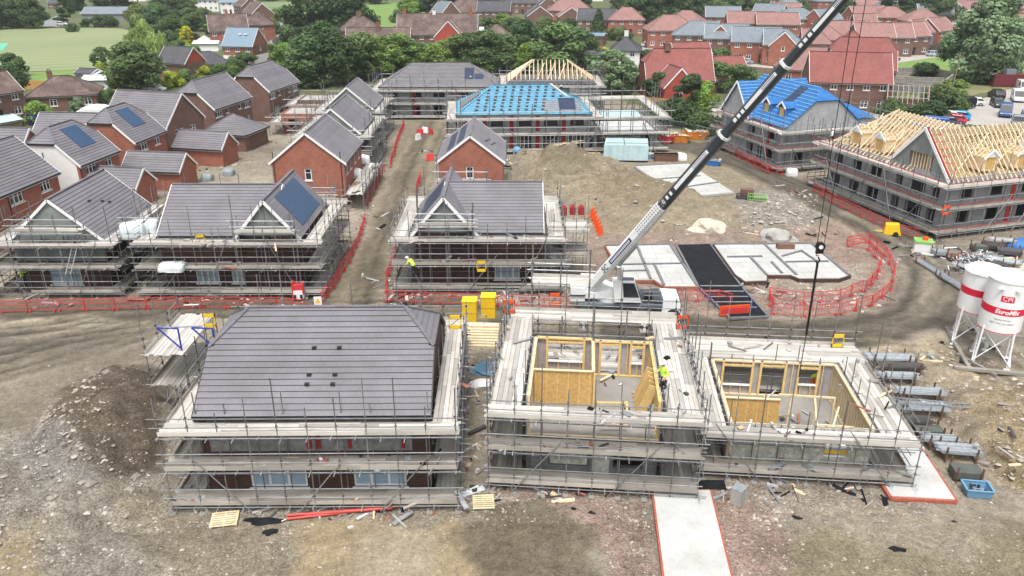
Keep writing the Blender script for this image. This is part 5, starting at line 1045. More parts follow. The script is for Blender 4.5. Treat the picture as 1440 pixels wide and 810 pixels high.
# cars
for a in [(1347, 152, 172, (.012, .013, .016), 'black van beside the white car at the left of the car park', 'van'), (1366, 148, 160, (.6, .6, .6), 'white car behind the black van', 'car'), (1400, 138, 80, (.012, .012, .015), 'black pick up style car at the back of the car park', 'suv'), (1402, 150, -105, (.05, .055, .065), 'dark grey car behind the blue van', 'car'),
          (1413, 163, -120, (.03, .08, .22), 'mid blue van like car in the open car park', 'van'), (1430, 142, -115, (.62, .62, .62), 'white van nose towards us in the car park', 'van'), (1438, 128, -110, (.55, .55, .55), 'second white van behind the first', 'van'), (1344, 168, 150, (.02, .3, .55), 'bright sky blue car', 'car'),
          (1338, 173, 150, (.5, .02, .07), 'bright red car beside the sky blue one', 'car'), (1326, 176, 150, (.05, .07, .09), 'dark grey blue car left of the red one', 'car'), (1318, 181, 150, (.06, .12, .16), 'teal grey car nearest the timber roof', 'car'), (1306, 182, 150, (.02, .08, .3), 'deep blue van at the end of the parked row', 'van'), (1330, 168, 150, (.6, .62, .6), 'white car between sky blue and grey cars', 'car'),
          (1430, 178, -120, (.16, .18, .19), 'grey car at the right edge of the car park', 'suv'), (1442, 172, -120, (.1, .12, .12), 'dark green grey car cut by the right frame edge', 'suv'), (1046, 90, -10, (.3, .32, .36), 'silver blue car outside the slate terrace', 'car'), (970, 76, -10, (.6, .6, .6), 'white car outside the left slate terrace', 'car'), (912, 66, 10, (.55, .55, .55), 'white car by the right pink hipped house', 'car'), (917, 67, 10, (.04, .04, .05), 'dark car beside the white one at the pink house', 'car'),
          (1254, 86, 20, (.1, .03, .03), 'dark red car on the far road bend', 'car'), (1313, 79, 10, (.4, .45, .5), 'pale car on the far road near the green meadow', 'car'), (374, 88, 0, (.25, .01, .02), 'dark red car beside the blue roofed house', 'suv'), (88, 36, 0, (.6, .6, .6), 'white car parked on the far drive by the cedar', 'car'), (218, 129, 0, (.62, .62, .62), 'white car under the large round tree', 'car'), (208, 128, 0, (.5, .52, .55), 'silver car under the large round tree', 'car'), (1240, 178, 60, (.03, .03, .035), 'black car beside the big brown brick house', 'car')]:
    car(a[0], a[1], a[2], a[3], a[4], a[5])
mb = MB()
for i in range(8):
    a0, a1 = math.pi*i/8, math.pi*(i+1)/8; p = [(-3.2*math.cos(a0), 1.6*math.sin(a0)+1.0), (-3.2*math.cos(a1), 1.6*math.sin(a1)+1.0)]
    mb.face([(p[0][0], -2.4, p[0][1]), (p[1][0], -2.4, p[1][1]), (p[1][0], 2.4, p[1][1]), (p[0][0], 2.4, p[0][1])], 'bag_white')
    mb.face([(p[0][0], -2.4, p[0][1]), (p[1][0], -2.4, p[1][1]), (0, -2.4, 1)], 'bag_white')
mb.box(-3.2, 3.2, -2.39, 2.39, 0, 1, 'bag_white'); o = mb.obj('marquee'); o.location = P(136, 172); o.rotation_euler = (0, 0, R(12)); tag(o, 'white round topped cover behind the brick house with solar roof', 'marquee')
# open roof frame building
t = thing('brick_outbuilding', 'brick outbuilding with bare grey rafters below the old walls', 'outbuilding', P(1270, 162), R(-20)); mb = build_walls(t, 6.5, 5.5, 2.4, 'brick_brown', []); gable_fill(mb, 'R', 6.5, 5.5, 2.4, 4.8, 4.8, 'brick_brown'); gable_fill(mb, 'L', 6.5, 5.5, 2.4, 4.8, 4.8, 'brick_brown'); mb.obj('wall', t)
for i in range(9):
    x = -3.2+i*.8
    for s in (-1, 1): mb = MB(); mb.bar((x, s*3, 2.3), (x, 0, 4.95), .08, .16, 'concrete'); mb.obj('rafter', t)
for z, s in ((3.2, -1), (4, -1), (4.9, 0)): mb = MB(); y = s*(4.95-z)/2.65*3; mb.bar((-3.3, y, z+.1), (3.3, y, z+.1), .1, .1, 'concrete'); mb.obj('purlin', t)
# ---------------- site houses ----------------
def from_corner(px, ang, L, W, ze, ov=.3):
    """px: near right eave corner at height ze; ridge runs along ang; F side faces right"""
    p = P(px[0], px[1], ze); a = R(ang); d = Vector((math.cos(a), math.sin(a), 0)); l = Vector((-d.y, d.x, 0))
    c = p+d*(L/2+.1)+l*(W/2+ov); c.z = 0; return c, a
GH = 'finished brick houses on the left of the site'
w_up = lambda L, ze=5: [('F', L*.27, ze-1.45, 1.8, 1.15, 3), ('F', L*.72, ze-1.45, 1.2, 1.15, 2)]
c, a = from_corner((113, 232), 82, 7, 7.6, 5)
house('brick_house', 'brick house with white rendered gable end and blue solar panels on the left', 'house', c, a, 7, 7.6, 5, 8.5, {'F': 'brick_red', 'B': 'brick_red', 'L': 'render_white', 'R': 'brick_red'}, 'tile_grey', 7.0, 7.0,
      w_up(7)+[('F', 2, .9, 1.8, 1.2, 3), ('F', 5, .05, .95, 2.1, 1, 'door')], GH, gm='render_white', downpipe=(('L', 3.7), ('F', .2)), panels=(('F', -1.0, 1.7, .30, .86, 'solar_blue'),))
c, a = from_corner((190, 200), 83, 7.1, 7.6, 5)
house('brick_house', 'red brick house with solar panels behind the white gabled one', 'house', c, a, 7.1, 7.6, 5, 8.5, 'brick_red', 'tile_grey', 7.0, 7.0, w_up(7.1)+[('F', 2, .9, 1.8, 1.2, 3)], GH, downpipe=(('L', 3.7),), panels=(('F', -1.1, 1.6, .30, .86, 'solar_blue'),))
c, a = from_corner((-42, 292), 84, 12, 7.8, 5)
house('brick_house', 'red brick house with large plain grey roof at the left frame edge', 'house', c, a, 13, 7.8, 5, 8.5, 'brick_red', 'tile_grey', None, None, [('F', x, z, w, 1.15, n) for x, z, w, n in ((6.6, 3.5, 1.8, 3), (10.9, 3.5, 1.5, 3), (7.0, .9, 1.5, 3), (10.2, .9, 1.8, 3), (2.2, 3.5, 1.6, 3), (2.2, .9, 1.6, 3))], GH, downpipe=(('F', 5.4),))
house('brick_house', 'red brick house behind the plain roofed one at the left edge, mostly hidden', 'house', (-57, 86, 0), R(-4), 9, 7.4, 4.8, 8.2, 'brick_red', 'tile_grey', None, None, [], GH)
house('brick_house', 'low grey roof between the two solar panel houses', 'house', (-55.5, 100, 0), R(-6), 8, 6.5, 4.2, 7.2, 'brick_red', 'tile_grey', None, None, [], GH)
house('brick_house', 'brown brick house with a wide plain grey roof and white bargeboards', 'house', (-48.6, 107.6, 0), R(-16), 10, 7.7, 5, 8.6, 'brick_brown', 'tile_grey', None, None, [('R', 2.4, 3.0, 1.8, 1.3, 3), ('R', 5.2, 3.0, 1.2, 1.3, 2)], GH)
c, a = from_corner((302, 153), 78, 10.6, 7.6, 5)
wb = [('F', 1.3, 3.55, 1.8, 1.15, 3), ('F', 3.6, 3.7, .8, 1.0, 1), ('F', 7.2, 3.7, .8, 1.0, 1), ('F', 9.3, 3.55, 1.6, 1.15, 3), ('F', 2.2, .9, 1.6, 1.2, 3), ('F', 7.0, .2, 2.1, 2.1, 4), ('F', 9.4, .3, 1.0, 2.0, 2), ('L', 3.8, 3.9, .7, .9, 1)]
house('brick_house', 'brown brick house with hipped front end, middle of the brown row', 'house', c, a, 10.6, 7.6, 5, 8.5, 'brick_brown', 'tile_grey', 7.0, None, wb, GH, downpipe=(('L', 3.8),))
c, a = from_corner((379, 128), 77.5, 10.6, 7.6, 5)
house('brick_house', 'brown brick house farthest back in the left row', 'house', c, a, 10.6, 7.6, 5, 8.5, 'brick_brown', 'tile_grey', 7.0, 7.0, wb, GH)
GG = 'single storey garages on the left'
gd = [('R', 1.8, .05, 2.3, 2.05, 1, 'garage')]
house('garage', 'red brick garage with orange bag hanging at its right end', 'garage', (-42.1, 92.4, 0), R(-8), 7.2, 3.7, 2.4, 4.0, 'brick_red', 'tile_grey', None, None, [], GG)
house('garage', 'red brick garage behind the nearest garage pair', 'garage', (-40.9, 104.0, 0), R(-12.5), 7.4, 3.7, 2.4, 4.1, 'brick_red', 'tile_grey', None, None, [], GG)
house('garage', 'brown brick double garage with pyramid roof', 'garage', (-39.9, 113.6, 0), R(-13), 6.6, 6.2, 2.4, 4.4, 'brick_brown', 'tile_grey', 2.4, 2.4, [], GG)
p = P(150, 262, 2.4); house('garage', 'garage half hidden behind the nearest gabled roof on the left', 'garage', (p.x, p.y+1.8, 0), R(-8), 7.4, 3.7, 2.4, 4.0, 'brick_red', 'tile_grey', None, None, [], GG)
# brick gabled pair in the centre
GC = 'brick houses beside the central lane'
house('brick_house', 'red brick gabled house left of the lane with white bargeboards', 'house', (-22.1, 89, 0), R(90), 10.4, 7.8, 5, 8.1, 'brick_red', 'tile_grey', None, None, [('L', 3.85, 3.0, .75, 1.3, 1), ('F', 1.6, 3.4, .9, 1.2, 1), ('F', 3.6, 3.4, .9, 1.2, 1), ('F', 6.2, 3.4, .9, 1.2, 1), ('F', 8.6, 3.4, .9, 1.2, 1), ('F', 2, .8, 1.6, 1.3, 3), ('F', 5.2, .05, 1, 2.1, 1, 'door')], GC, downpipe=(('L', .25), ('L', 7.5)))
t = house('brick_house', 'red brick gabled house right of the lane with roof solar strips', 'house', (-4.5, 89.2, 0), R(90), 10, 7.0, 5, 7.7, 'brick_red', 'tile_grey', None, None, [('L', 3.4, 3.1, .8, 1.3, 1)], GC, panels=(('B', -4.2, 3.9, .58, .80, 'solar'), ('B', -4.2, 3.9, .26, .48, 'solar')))
mb = MB()
for x, tt in ((-2.4, .55), (-1.4, .5), (-.4, .45), (-2.2, .38), (-1.2, .33), (-.2, .28)):
    q, up, n = slope_frame(7, 7.0, 5, 7.7, 'F', x, tt, .04); mb.box(q.x-.13, q.x+.13, q.y-.1, q.y+.1, q.z, q.z+.08, 'trim_dark')
mb.obj('roof_vent', t)

# ---- houses being finished in scaffold, middle row
GM = 'scaffolded houses in the middle row'
def cross_house(label, cx, y0, xL, xR, gx, gW, gL, solar=None, base_wins=()):
    """main block ridge along x plus front gable crossing it"""
    t = thing('scaffolded_house', label, 'house', (0, 0, 0), 0, GM)
    W = 8.4; L = xR-xL; mx = (xL+xR)/2; my = y0+W/2
    w = list(base_wins); mb = MB()
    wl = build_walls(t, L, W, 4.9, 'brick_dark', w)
    for s_ in 'LR': gable_fill(wl, s_, L, W, 4.9, 7.75, 7.75, 'brick_dark')
    kids = list(t.children); me_ = wl.obj('wall', t); rf = build_roof(t, L, W, 4.9, 7.75, 7.75, 7.75, 'tile_grey', .3, .1, .03)
    for k in t.children: k.location = Vector(k.location)+Vector((mx, my, 0))
    old = set(t.children)
    # gable wing
    g = MB(); A = gW/2
    g.poly_prism([(gx-A, y0-.35, 4.9), (gx+A, y0-.35, 4.9), (gx, y0-.35, 7.75)], (0, .3, 0), 'board_cladding'); g.box(gx-A, gx+A, y0-.34, y0-.02, 2.7, 4.9, 'brick_dark'); g.box(gx-A, gx+A, y0-.34, y0-.02, 0, 2.7, 'brick_dark')
    g.box(gx-A, gx+A, y0-.02, y0+gL-.3, 0, 4.9, 'brick_dark'); g.poly_prism([(gx+A, y0+gL-.3, 4.9), (gx-A, y0+gL-.3, 4.9), (gx, y0+gL-.3, 7.75)], (0, -.3, 0), 'brick_dark')
    g.obj('gable_wall', t)
    m = MB(); slp = (7.75-4.9)/A; zE = 4.9-.3*slp; ya, yb = y0-.6, y0+gL
    up = .16
    roof_plane(m, [(gx+A+.3, ya, zE+up), (gx+A+.3, yb, zE+up), (gx, yb, 7.75+up), (gx, ya, 7.75+up)], 'tile_grey'); roof_plane(m, [(gx-A-.3, yb, zE+up), (gx-A-.3, ya, zE+up), (gx, ya, 7.75+up), (gx, yb, 7.75+up)], 'tile_grey')
    for i in range(int((yb-ya)/.45)): m.box(gx-.12, gx+.12, ya+i*.45, ya+i*.45+.43, 7.75+up, 7.75+up+.08, 'tile_grey', rnd.uniform(-.2, 0))
    ro = m.obj('gable_roof', t)
    for s_ in (-1, 1):
        b = MB(); b.bar((gx+s_*(A+.3), ya-.03, zE+up-.08), (gx, ya-.03, 7.75+up-.08), .05, .24, 'upvc'); b.obj('bargeboard', t)
    if solar:
        side, f0, f1, t0, t1, m_ = solar; s_ = 1 if side == 'R' else -1
        def q(y, tt, l): x = (A+.3)*(1-tt); n = Vector((slp, 0, 1)).normalized(); return Vector((gx, 0, 0))+Vector((s_*x, ya+(yb-ya)*y, zE+up+(7.75-zE)*tt))+Vector((s_*n.x, 0, n.z))*l
        b = MB(); pts = [q(f0, t0, .06), q(f1, t0, .06), q(f1, t1, .06), q(f0, t1, .06)]; w_ = (yb-ya)*(f1-f0); h_ = (pts[3]-pts[0]).length
        if side == 'L': pts = pts[::-1]
        b.poly_prism([p-Vector((0, 0, .06)) for p in pts], (0, 0, .055), 'trim_dark'); b.face(pts, m_, [(0, 0), (w_, 0), (w_, h_), (0, h_)] if side == 'R' else [(0, h_), (w_, h_), (w_, 0), (0, 0)]); b.obj('solar_panel', t)
    return t
fw = lambda xs: [('F', u, .6, w, 1.7, 4, 'film') for u, w in xs]
# leftmost: single gable
t = house('scaffolded_house', 'leftmost scaffolded house with big grey roof and clad front gable', 'house', (-36.8, 64.9, 0), R(90), 9.2, 7.2, 4.6, 7.8, {'F': 'brick_dark', 'B': 'brick_dark', 'L': 'brick_dark', 'R': 'brick_dark'}, 'tile_grey', None, None, [('L', 3.6, .6, 2.6, 1.6, 3, 'film'), ('F', 3, .9, 1.6, 1.2, 2)], GM, gm='board_cladding')
b = MB(); b.box(-3.62, 3.62, -4.64, -4.6, 2.7, 4.6, 'board_cladding'); o = b.obj('cladding', t); o.rotation_euler = (0, 0, -math.pi/2)
mb = MB()
for x, tt in ((-1.2, .62), (0, .5), (.6, .42)): q, up, n = slope_frame(9.2, 7.2, 4.6, 7.8, 'F', x, tt, .04); mb.box(q.x-.14, q.x+.14, q.y-.1, q.y+.1, q.z, q.z+.09, 'trim_dark')
mb.obj('roof_vent', t)
cross_house('scaffolded house with solar panels on its steep right gable', 0, 60.6, -28.6, -19.5, -19.7, 4.8, 9.0, ('R', .22, .86, .12, .88, 'solar_blue'), fw([(3.4, 1.9), (6.2, 1.6)]))
cross_house('scaffolded house with left front gable beside the crane', 0, 61.4, -5.6, 2.5, -5.5, 4.9, 8.9, ('L', .25, .8, .2, .85, 'solar'), fw([(5.2, 2.1)]))
scaffold('scaffold round the leftmost gabled house with loading platform', (0, 0, 0), 0, -40.4, -33.2, 60.3, 69.5, [.5, 2.6, 4.5], 'FLR', gaps=(('F', 0, 0, 2.5),), detail=2, bw=1.25)
scaffold('scaffold round the solar gabled house in the middle row', (0, 0, 0), 0, -28.6, -16.9, 60.3, 69.3, [.5, 2.6, 4.6], 'FBLR', gaps=(('F', 0, 5.8, 7.2),), detail=2, sp=1.7)
scaffold('scaffold round the house with left front gable beside the crane', (0, 0, 0), 0, -8.2, 2.7, 61.1, 70, [.5, 2.6, 4.6], 'FBLR', gaps=(('F', 0, 7.9, 9.3),), detail=2, sp=1.6)
scaffold('small high scaffold platform across the front gable of the solar house', (0, 0, 0), 0, -21.6, -17.6, 60.0, 60.4, [5.6], 'F', detail=1, bw=.9, brace=False)
scaffold('small high scaffold platform across the clad gable of the leftmost house', (0, 0, 0), 0, -39.2, -34.4, 60.0, 60.4, [5.7], 'F', detail=1, bw=.9, brace=False)
scaffold('small high scaffold platform on the gable beside the lane', (0, 0, 0), 0, -7.2, -3.4, 60.8, 61.2, [5.9], 'F', detail=1, bw=.8, brace=False)
scaffold('scaffold loading tower at the left frame edge', (0, 0, 0), 0, -46.5, -42.3, 59.5, 61.5, [.5, 2.6, 4.2], 'F', detail=2, bw=2.6)
scaffold('scaffold loading tower between the two left middle row houses', (0, 0, 0), 0, -32.2, -29.8, 65.0, 66, [4.6], 'F', detail=1, bw=2.0)
scaffold('scaffold tower with red handled packs right of the lane house', (0, 0, 0), 0, 3.7, 6.0, 65.3, 66, [2.6, 4.6], 'F', detail=2, bw=3.2, sp=1.0)
scaffold('scaffold along the lane side of the left gabled brick house', (0, 0, 0), 0, -18.3, -18.2, 82.5, 95.5, [1.9], 'R', detail=1, bw=1.9)
scaffold('short scaffold at the foot of the left gabled brick house', (0, 0, 0), 0, -25, -19.5, 83.4, 83.6, [1.6], 'F', detail=1, bw=.9, brace=False)
scaffold('short scaffold at the foot of the right gabled brick house', (0, 0, 0), 0, -7.8, -3, 83.9, 84, [1.6, 3.2], 'F', detail=0, bw=.8, brace=False)

# ---- row behind along the lane
for i, (cx, cy, L, W, lb) in enumerate([(-22.6, 104.3, 10.4, 6.6, 'near terraced house in scaffold beyond the left gabled brick house'), (-23.8, 120.3, 9.2, 6.8, 'far terraced house in scaffold beyond the left gabled brick house')]):
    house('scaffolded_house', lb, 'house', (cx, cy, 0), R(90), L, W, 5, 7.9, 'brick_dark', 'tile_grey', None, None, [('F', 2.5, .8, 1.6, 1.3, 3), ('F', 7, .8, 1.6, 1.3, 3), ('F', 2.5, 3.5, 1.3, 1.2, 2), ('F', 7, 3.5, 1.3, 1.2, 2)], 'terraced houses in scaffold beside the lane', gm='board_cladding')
    scaffold('scaffold round the %s terraced house beside the lane' % ('near' if i == 0 else 'far'), (0, 0, 0), 0, cx-W/2, cx+W/2, cy-L/2, cy+L/2, [.5, 2.6, 4.6], 'FBLR', detail=1, sp=1.9)
house('scaffolded_house', 'low lean to part between the left brick house and the near terrace', 'house', (-22.6, 97, 0), R(90), 3.4, 6, 3.4, 5.2, 'brick_dark', 'tile_grey', None, None, [], 'terraced houses in scaffold beside the lane')
# unfinished brick plots behind the garages
def half_built(label, x0, x1, y0, y1, h, m='brick_red', floor=True, rz=0, loc=(0, 0, 0)):
    t = thing('half_built_house', label, 'house', loc, rz, 'half built brick plots')
    cx, cy = (x0+x1)/2, (y0+y1)/2; ops = [('F', (x1-x0)*.25, .9, 1.4, 1.3, 1, 'open'), ('F', (x1-x0)*.7, .1, 1.1, 2.1, 1, 'open'), ('R', (y1-y0)*.5, .9, 1.4, 1.3, 1, 'open')]
    w = build_walls(t, x1-x0, y1-y0, h, m, [o for o in ops if o[2]+o[4] < h]); o = w.obj('wall', t); o.location = (cx, cy, 0)
    if floor: f = MB(); f.box(x0+.3, x1-.3, y0+.3, y1-.3, h-.35, h-.1, 'concrete'); f.obj('floor_deck', t)
    return t
half_built('half built brick plot with pale deck beside the far terrace', -35.5, -28.5, 122, 128, 3.0); half_built('second half built brick plot behind the first, under the dark trees', -36, -28, 134, 140, 3.0, 'brick_brown')
scaffold('low scaffold round the near half built brick plot', (0, 0, 0), 0, -35.5, -28.5, 122, 128, [1.8], 'FBLR', detail=0, top=1.1); scaffold('low scaffold round the far half built brick plot', (0, 0, 0), 0, -36, -28, 134, 140, [2.4], 'FBLR', detail=0, top=1.1)

# ---- grey hipped block at the back
def block_front(L, n, ze, z1=3.6): return [('F', L*(i+.5)/n, z1, 1.9, .75, 5, 'dark') for i in range(n)]+[('F', L*(i+.5)/n+(.0 if i % 2 else -.3), .15, 1.3, 2.2, 2, 'open') for i in range(n)]
t = house('apartment_block', 'long grey hipped block at the back with small solar panels', 'block', (-12.2, 139.2, 0), 0, 19.5, 9.8, 5.2, 8.3, 'block', 'tile_grey_far', 5.2, 5.2, block_front(19.5, 5, 5.2), 'new grey blocks at the back of the site', panels=(('F', 4.2, 5.8, .28, .78, 'solar'), ('F', 5.9, 7.4, .28, .5, 'solar')))
for x in (-4.2, 3.2, 7.6): b = MB(); b.box(x-.3, x+.3, -4.96, -4.9, 0, 4.9, 'plastic_red_dark'); b.obj('cavity_tray', t)
scaffold('scaffold round the long grey hipped block', (-12.2, 139.2, 0), 0, -9.75, 9.75, -4.9, 4.9, [.5, 2.6, 4.7], 'FBLR', detail=0, sp=2.2)

def truss_roof(t, L, W, ze, zr, zh0, zh1, sp=.6, m='timber_truss', x_from=None, x_to=None, w=.06):
    """bare trusses; hips as shortening frames"""
    A = W/2+.4; sl = (zr-ze)/(W/2); x = -L/2 if x_from is None else x_from; xe = L/2 if x_to is None else x_to
    hin0 = W/2 if zh0 is not None and zh0 <= ze else 0; hin1 = W/2 if zh1 is not None and zh1 <= ze else 0; zE = ze-.4*sl
    while x <= xe+.01:
        top = zr
        if hin0 and x+L/2 < hin0: top = ze+(x+L/2)*sl
        if hin1 and L/2-x < hin1: top = min(top, ze+(L/2-x)*sl)
        top = max(top, ze+.15); yy = (zr-top)/sl; mb = MB()
        for s in (-1, 1): mb.bar((x, s*A, zE), (x, s*yy, top), w, .12, m, up=(0, 0, 1), tone=rnd.uniform(-.15, .15))
        if yy > .05: mb.bar((x, -yy, top), (x, yy, top), w, .12, m)
        mb.bar((x, -W/2, ze), (x, W/2, ze), w, .12, m, tone=-.1)
        if top > ze+1: 
            mb.bar((x, -W*.17, ze), (x, -W*.26, ze+sl*W*.24), w*.9, .09, m); mb.bar((x, W*.17, ze), (x, W*.26, ze+sl*W*.24), w*.9, .09, m); mb.bar((x, -W*.17, ze), (x, 0, top), w*.9, .09, m); mb.bar((x, W*.17, ze), (x, 0, top), w*.9, .09, m)
        mb.obj('roof_truss', t); x += sp
    for s in (-1, 1):
        for (h, sx) in ((hin0, -1), (hin1, 1)):
            if h: mb = MB(); mb.bar((sx*L/2+sx*.4, s*A, zE+.05), (sx*(L/2-h), 0, zr+.05), .06, .2, m); mb.obj('hip_rafter', t)
    for (h, sx) in ((hin0, -1), (hin1, 1)):
        if h:
            y = -W/2+.3
            while y < W/2:
                d = W/2-abs(y); mb = MB(); mb.bar((sx*(L/2+.4), y, zE+.04), (sx*(L/2-d), y, ze+d*sl), w, .12, m, tone=rnd.uniform(-.15, .15)); mb.obj('jack_rafter', t); y += sp
    for k in range(3):
        for s in (-1, 1):
            xa = -L/2+hin0+(L-hin0-hin1)*(k)/3 if x_from is None else x_from+(xe-x_from)*k/3; xb = xa+(L-hin0-hin1)/3*.9; mb = MB(); mb.bar((xa, s*(W/2-.3), ze+.1*sl-.14), (xb, s*.5, zr-.5*sl-.14), .1, .04, m); mb.obj('roof_brace', t)
# timber truss block
t = thing('apartment_block', 'block with bare timber hip trusses behind the blue roof', 'block', (6.8, 143.5, 0), 0, 'new grey blocks at the back of the site'); w = build_walls(t, 15, 9.4, 5.2, 'block', [('F', 5, 3, 1.6, 1.4, 1, 'open'), ('F', 12, 3, 2.6, 1.4, 1, 'open')]); w.obj('wall', t)
truss_roof(t, 15, 9.4, 5.2, 8.4, 5.2, 5.2, .75, w=.09)
b = MB(); roof_plane(b, [(-7.9, -5.1, 5.0), (7.9, -5.1, 5.0), (7.1, -4.3, 5.65), (-7.1, -4.3, 5.65)], 'tile_dark', step=0, base='tile_dark'); b.obj('first_slates', t)
b = MB(); roof_plane(b, [(-7.9, 5.1, 5.12), (-7.9, -5.1, 5.12), (-3.2, 0, 8.55)], 'timber_truss', step=0, base='timber_truss'); b.obj('hip_boarding', t)
scaffold('scaffold round the bare timber roofed block', (6.8, 143.5, 0), 0, -7.5, 7.5, -4.7, 4.7, [2.6, 4.7], 'FBLR', detail=0)
# blue membrane block
AB = R(3.5); cB = Vector((1.4, 115.2, 0))
t = house('apartment_block', 'block with pale blue roof membrane and scattered tile stacks', 'block', cB, AB, 18.4, 10.6, 5.3, 8.3, 'block', 'membrane_cyan', 5.3, 5.3, [('F', 18.4*(i+.5)/5, 3.7, 1.9, .75, 5, 'dark') for i in range(5)]+[('F', 18.4*(i+.5)/5, .1, 2.3, 2.2, 4) for i in range(5)], 'new grey blocks at the back of the site', step=.0, trim=None)
slB = math.hypot(5.3, 3.0)
for side in ('F', 'L'):
    for i in range(14):
        tt = (i+.5)/14.5; mb = MB()
        if side == 'F': q, up, n = slope_frame(18.4, 10.6, 5.3, 8.3, 'F', 0, tt, .03); hw = 9.4-tt*5.1; mb.box(-hw, hw, q.y-.03, q.y+.03, q.z-.02, q.z+.05, 'batten', rnd.uniform(-.1, .2))
        else: x = -9.2+tt*5.3; hw = 5.3*(1-tt); z = 5.3+.16+tt*3.0; mb.box(x-.03, x+.03, -hw, hw, z, z+.05, 'batten')
        mb.obj('batten', t)
for i in range(11):
    for j in range(8):
        tt = .1+j*.115; x = -6.6+i*1.15+j*.12; hw = 8.8-tt*5
        if abs(x) > hw or (x > 3.2 and tt < .45): continue
        q, up, n = slope_frame(18.4, 10.6, 5.3, 8.3, 'F', x, tt, .1); mb = MB(); mb.box(q.x-.2, q.x+.2, q.y-.14, q.y+.14, q.z-.02, q.z+.1, 'tile_brown'); o = mb.obj('tile_stack', t)
panel_on_roof(t, 18.4, 10.6, 5.3, 8.3, 'F', 2.6, 8.0, .03, .42, 'tile_grey_far', 'tiled_patch'); panel_on_roof(t, 18.4, 10.6, 5.3, 8.3, 'F', 4.9, 7.2, .1, .48, 'solar', 'solar_panel', lift=.12)
b = MB(); b.bar((4.1, 0, 8.55), (8.9, -5.2, 5.4), .35, .1, 'plank'); b.obj('hip_board', t)
b = MB(); roof_plane(b, [(-8.9, 2.8, 5.72), (-8.9, -2.8, 5.72), (-6.0, -.9, 7.4), (-6.0, .9, 7.4)], 'tile_grey_far', step=0); b.obj('hip_tiling', t)
for x in (-5.5, -1.8, 1.85, 5.5):
    for z0, z1 in ((.1, 2.4), (2.9, 5.0)): b = MB(); b.box(x-.28, x+.28, -5.36, -5.3, z0, z1, 'plastic_red_dark'); b.obj('cavity_tray', t)
scaffold('scaffold round the pale blue roofed block', cB, AB, -9.2, 9.2, -5.3, 5.3, [.5, 2.7, 4.8], 'FBLR', detail=0, sp=1.9, toe=True)
t = thing('half_built_block', 'half built grey block with white floor deck right of the blue roof', 'block', cB, AB, 'new grey blocks at the back of the site')
w = build_walls(t, 9.0, 14, 2.6, 'block', [('F', u, .1, 1.5, 2.2, 1, 'open') for u in (1.3, 4.2, 7.4)]); w.obj('wall', t); b = MB(); b.box(-4.3, 4.3, -6.8, .2, 2.45, 2.75, 'slab_white'); b.obj('floor_deck', t); b = MB(); b.box(-4.3, 4.3, .6, 6.8, 3.0, 3.12, 'film_green'); b.obj('sheeting', t)
for ch in t.children: ch.location = (14.2, 1.6, 0)
scaffold('wide scaffold ring round the half built block with white deck', cB, AB, 9.9, 18.6, -5.3, 8.6, [.5, 2.7, 4.8], 'FBR', detail=0, sp=1.8)

# ---- blue membrane block on the right (N) and bare truss block (O)
AN = R(17)
def frame_pt(c, a, x, y, z=0): return Vector((c.x+x*math.cos(a)-y*math.sin(a), c.y+x*math.sin(a)+y*math.cos(a), z))
# local frame: x along the right facade (dir 17deg), y along the left facade (dir 107deg); corner at origin
def dormer(t, x, y, z, W=1.5, D=2.6, H=1.35, cover='membrane_blue', name='dormer', face='osb'):
    """dormer facing -x"""
    d = bpy.data.objects.new(name, None); COL.objects.link(d); d.parent = t; d.location = (x, y, z); d.empty_display_size = .2
    m = MB(); m.box(0, D*.9, -W/2, W/2, 0, H, 'timber_new' if cover != 'membrane_blue' else 'membrane_blue'); m.obj('cheeks', d)
    m = MB(); m.box(-.02, 0, -W*.3, W*.3, .15, H-.05, 'osb'); m.obj('opening_board', d)
    m = MB(); pk = H+W*.42
    if cover == 'trusses':
        for i in range(5): xx = .2+i*.5; m.bar((xx, -W/2-.15, H-.05), (xx, 0, pk), .06, .1, 'timber_truss'); m.bar((xx, W/2+.15, H-.05), (xx, 0, pk), .06, .1, 'timber_truss')
        for s in (-1, 1):
            for k in range(3): m.bar((0, s*(W/2+.1)*(1-k*.33), H+(pk-H)*k*.33+.06), (D, s*(W/2+.1)*(1-k*.33), H+(pk-H)*k*.33+.06), .05, .04, 'timber_new')
    else:
        for s in (-1, 1):
            pts = [(-.15, s*(W/2+.18), H-.08), (D, s*(W/2+.18), H-.08), (D, 0, pk), (-.15, 0, pk)]
            if s > 0: pts.reverse()
            m.poly_prism(pts, (0, 0, .05), cover)
    m.obj('dormer_roof', d); m = MB()
    for s in (-1, 1): m.bar((-.2, s*(W/2+.2), H-.12), (-.2, 0, pk+.02), .06, .2, 'upvc')
    m.poly_prism([(-.1, -W/2, H), (-.1, W/2, H), (-.1, 0, pk-.05)], (.05, 0, 0), 'upvc' if cover == 'trusses' else 'trim_dark'); m.obj('bargeboard', d)
    return d
def box_walls(t, x0, x1, y0, y1, h, wm, wins):
    tmp = [k for k in t.children]; w = build_walls(t, x1-x0, y1-y0, h, wm, wins); w.obj('wall', t)
    for k in t.children:
        if k not in tmp: k.location = Vector(k.location)+Vector(((x0+x1)/2, (y0+y1)/2, 0))
cN = P(1105, 180, 5.5); cN.z = 0; cN = frame_pt(cN, AN, .3, .3)
def blk(label): return thing('apartment_block', label, 'block', (0, 0, 0), 0, 'three storey blocks on the right of the site')
t = blk('block with bright blue roof membrane, two dormers and solar panels'); t.location = cN; t.rotation_euler = (0, 0, AN)
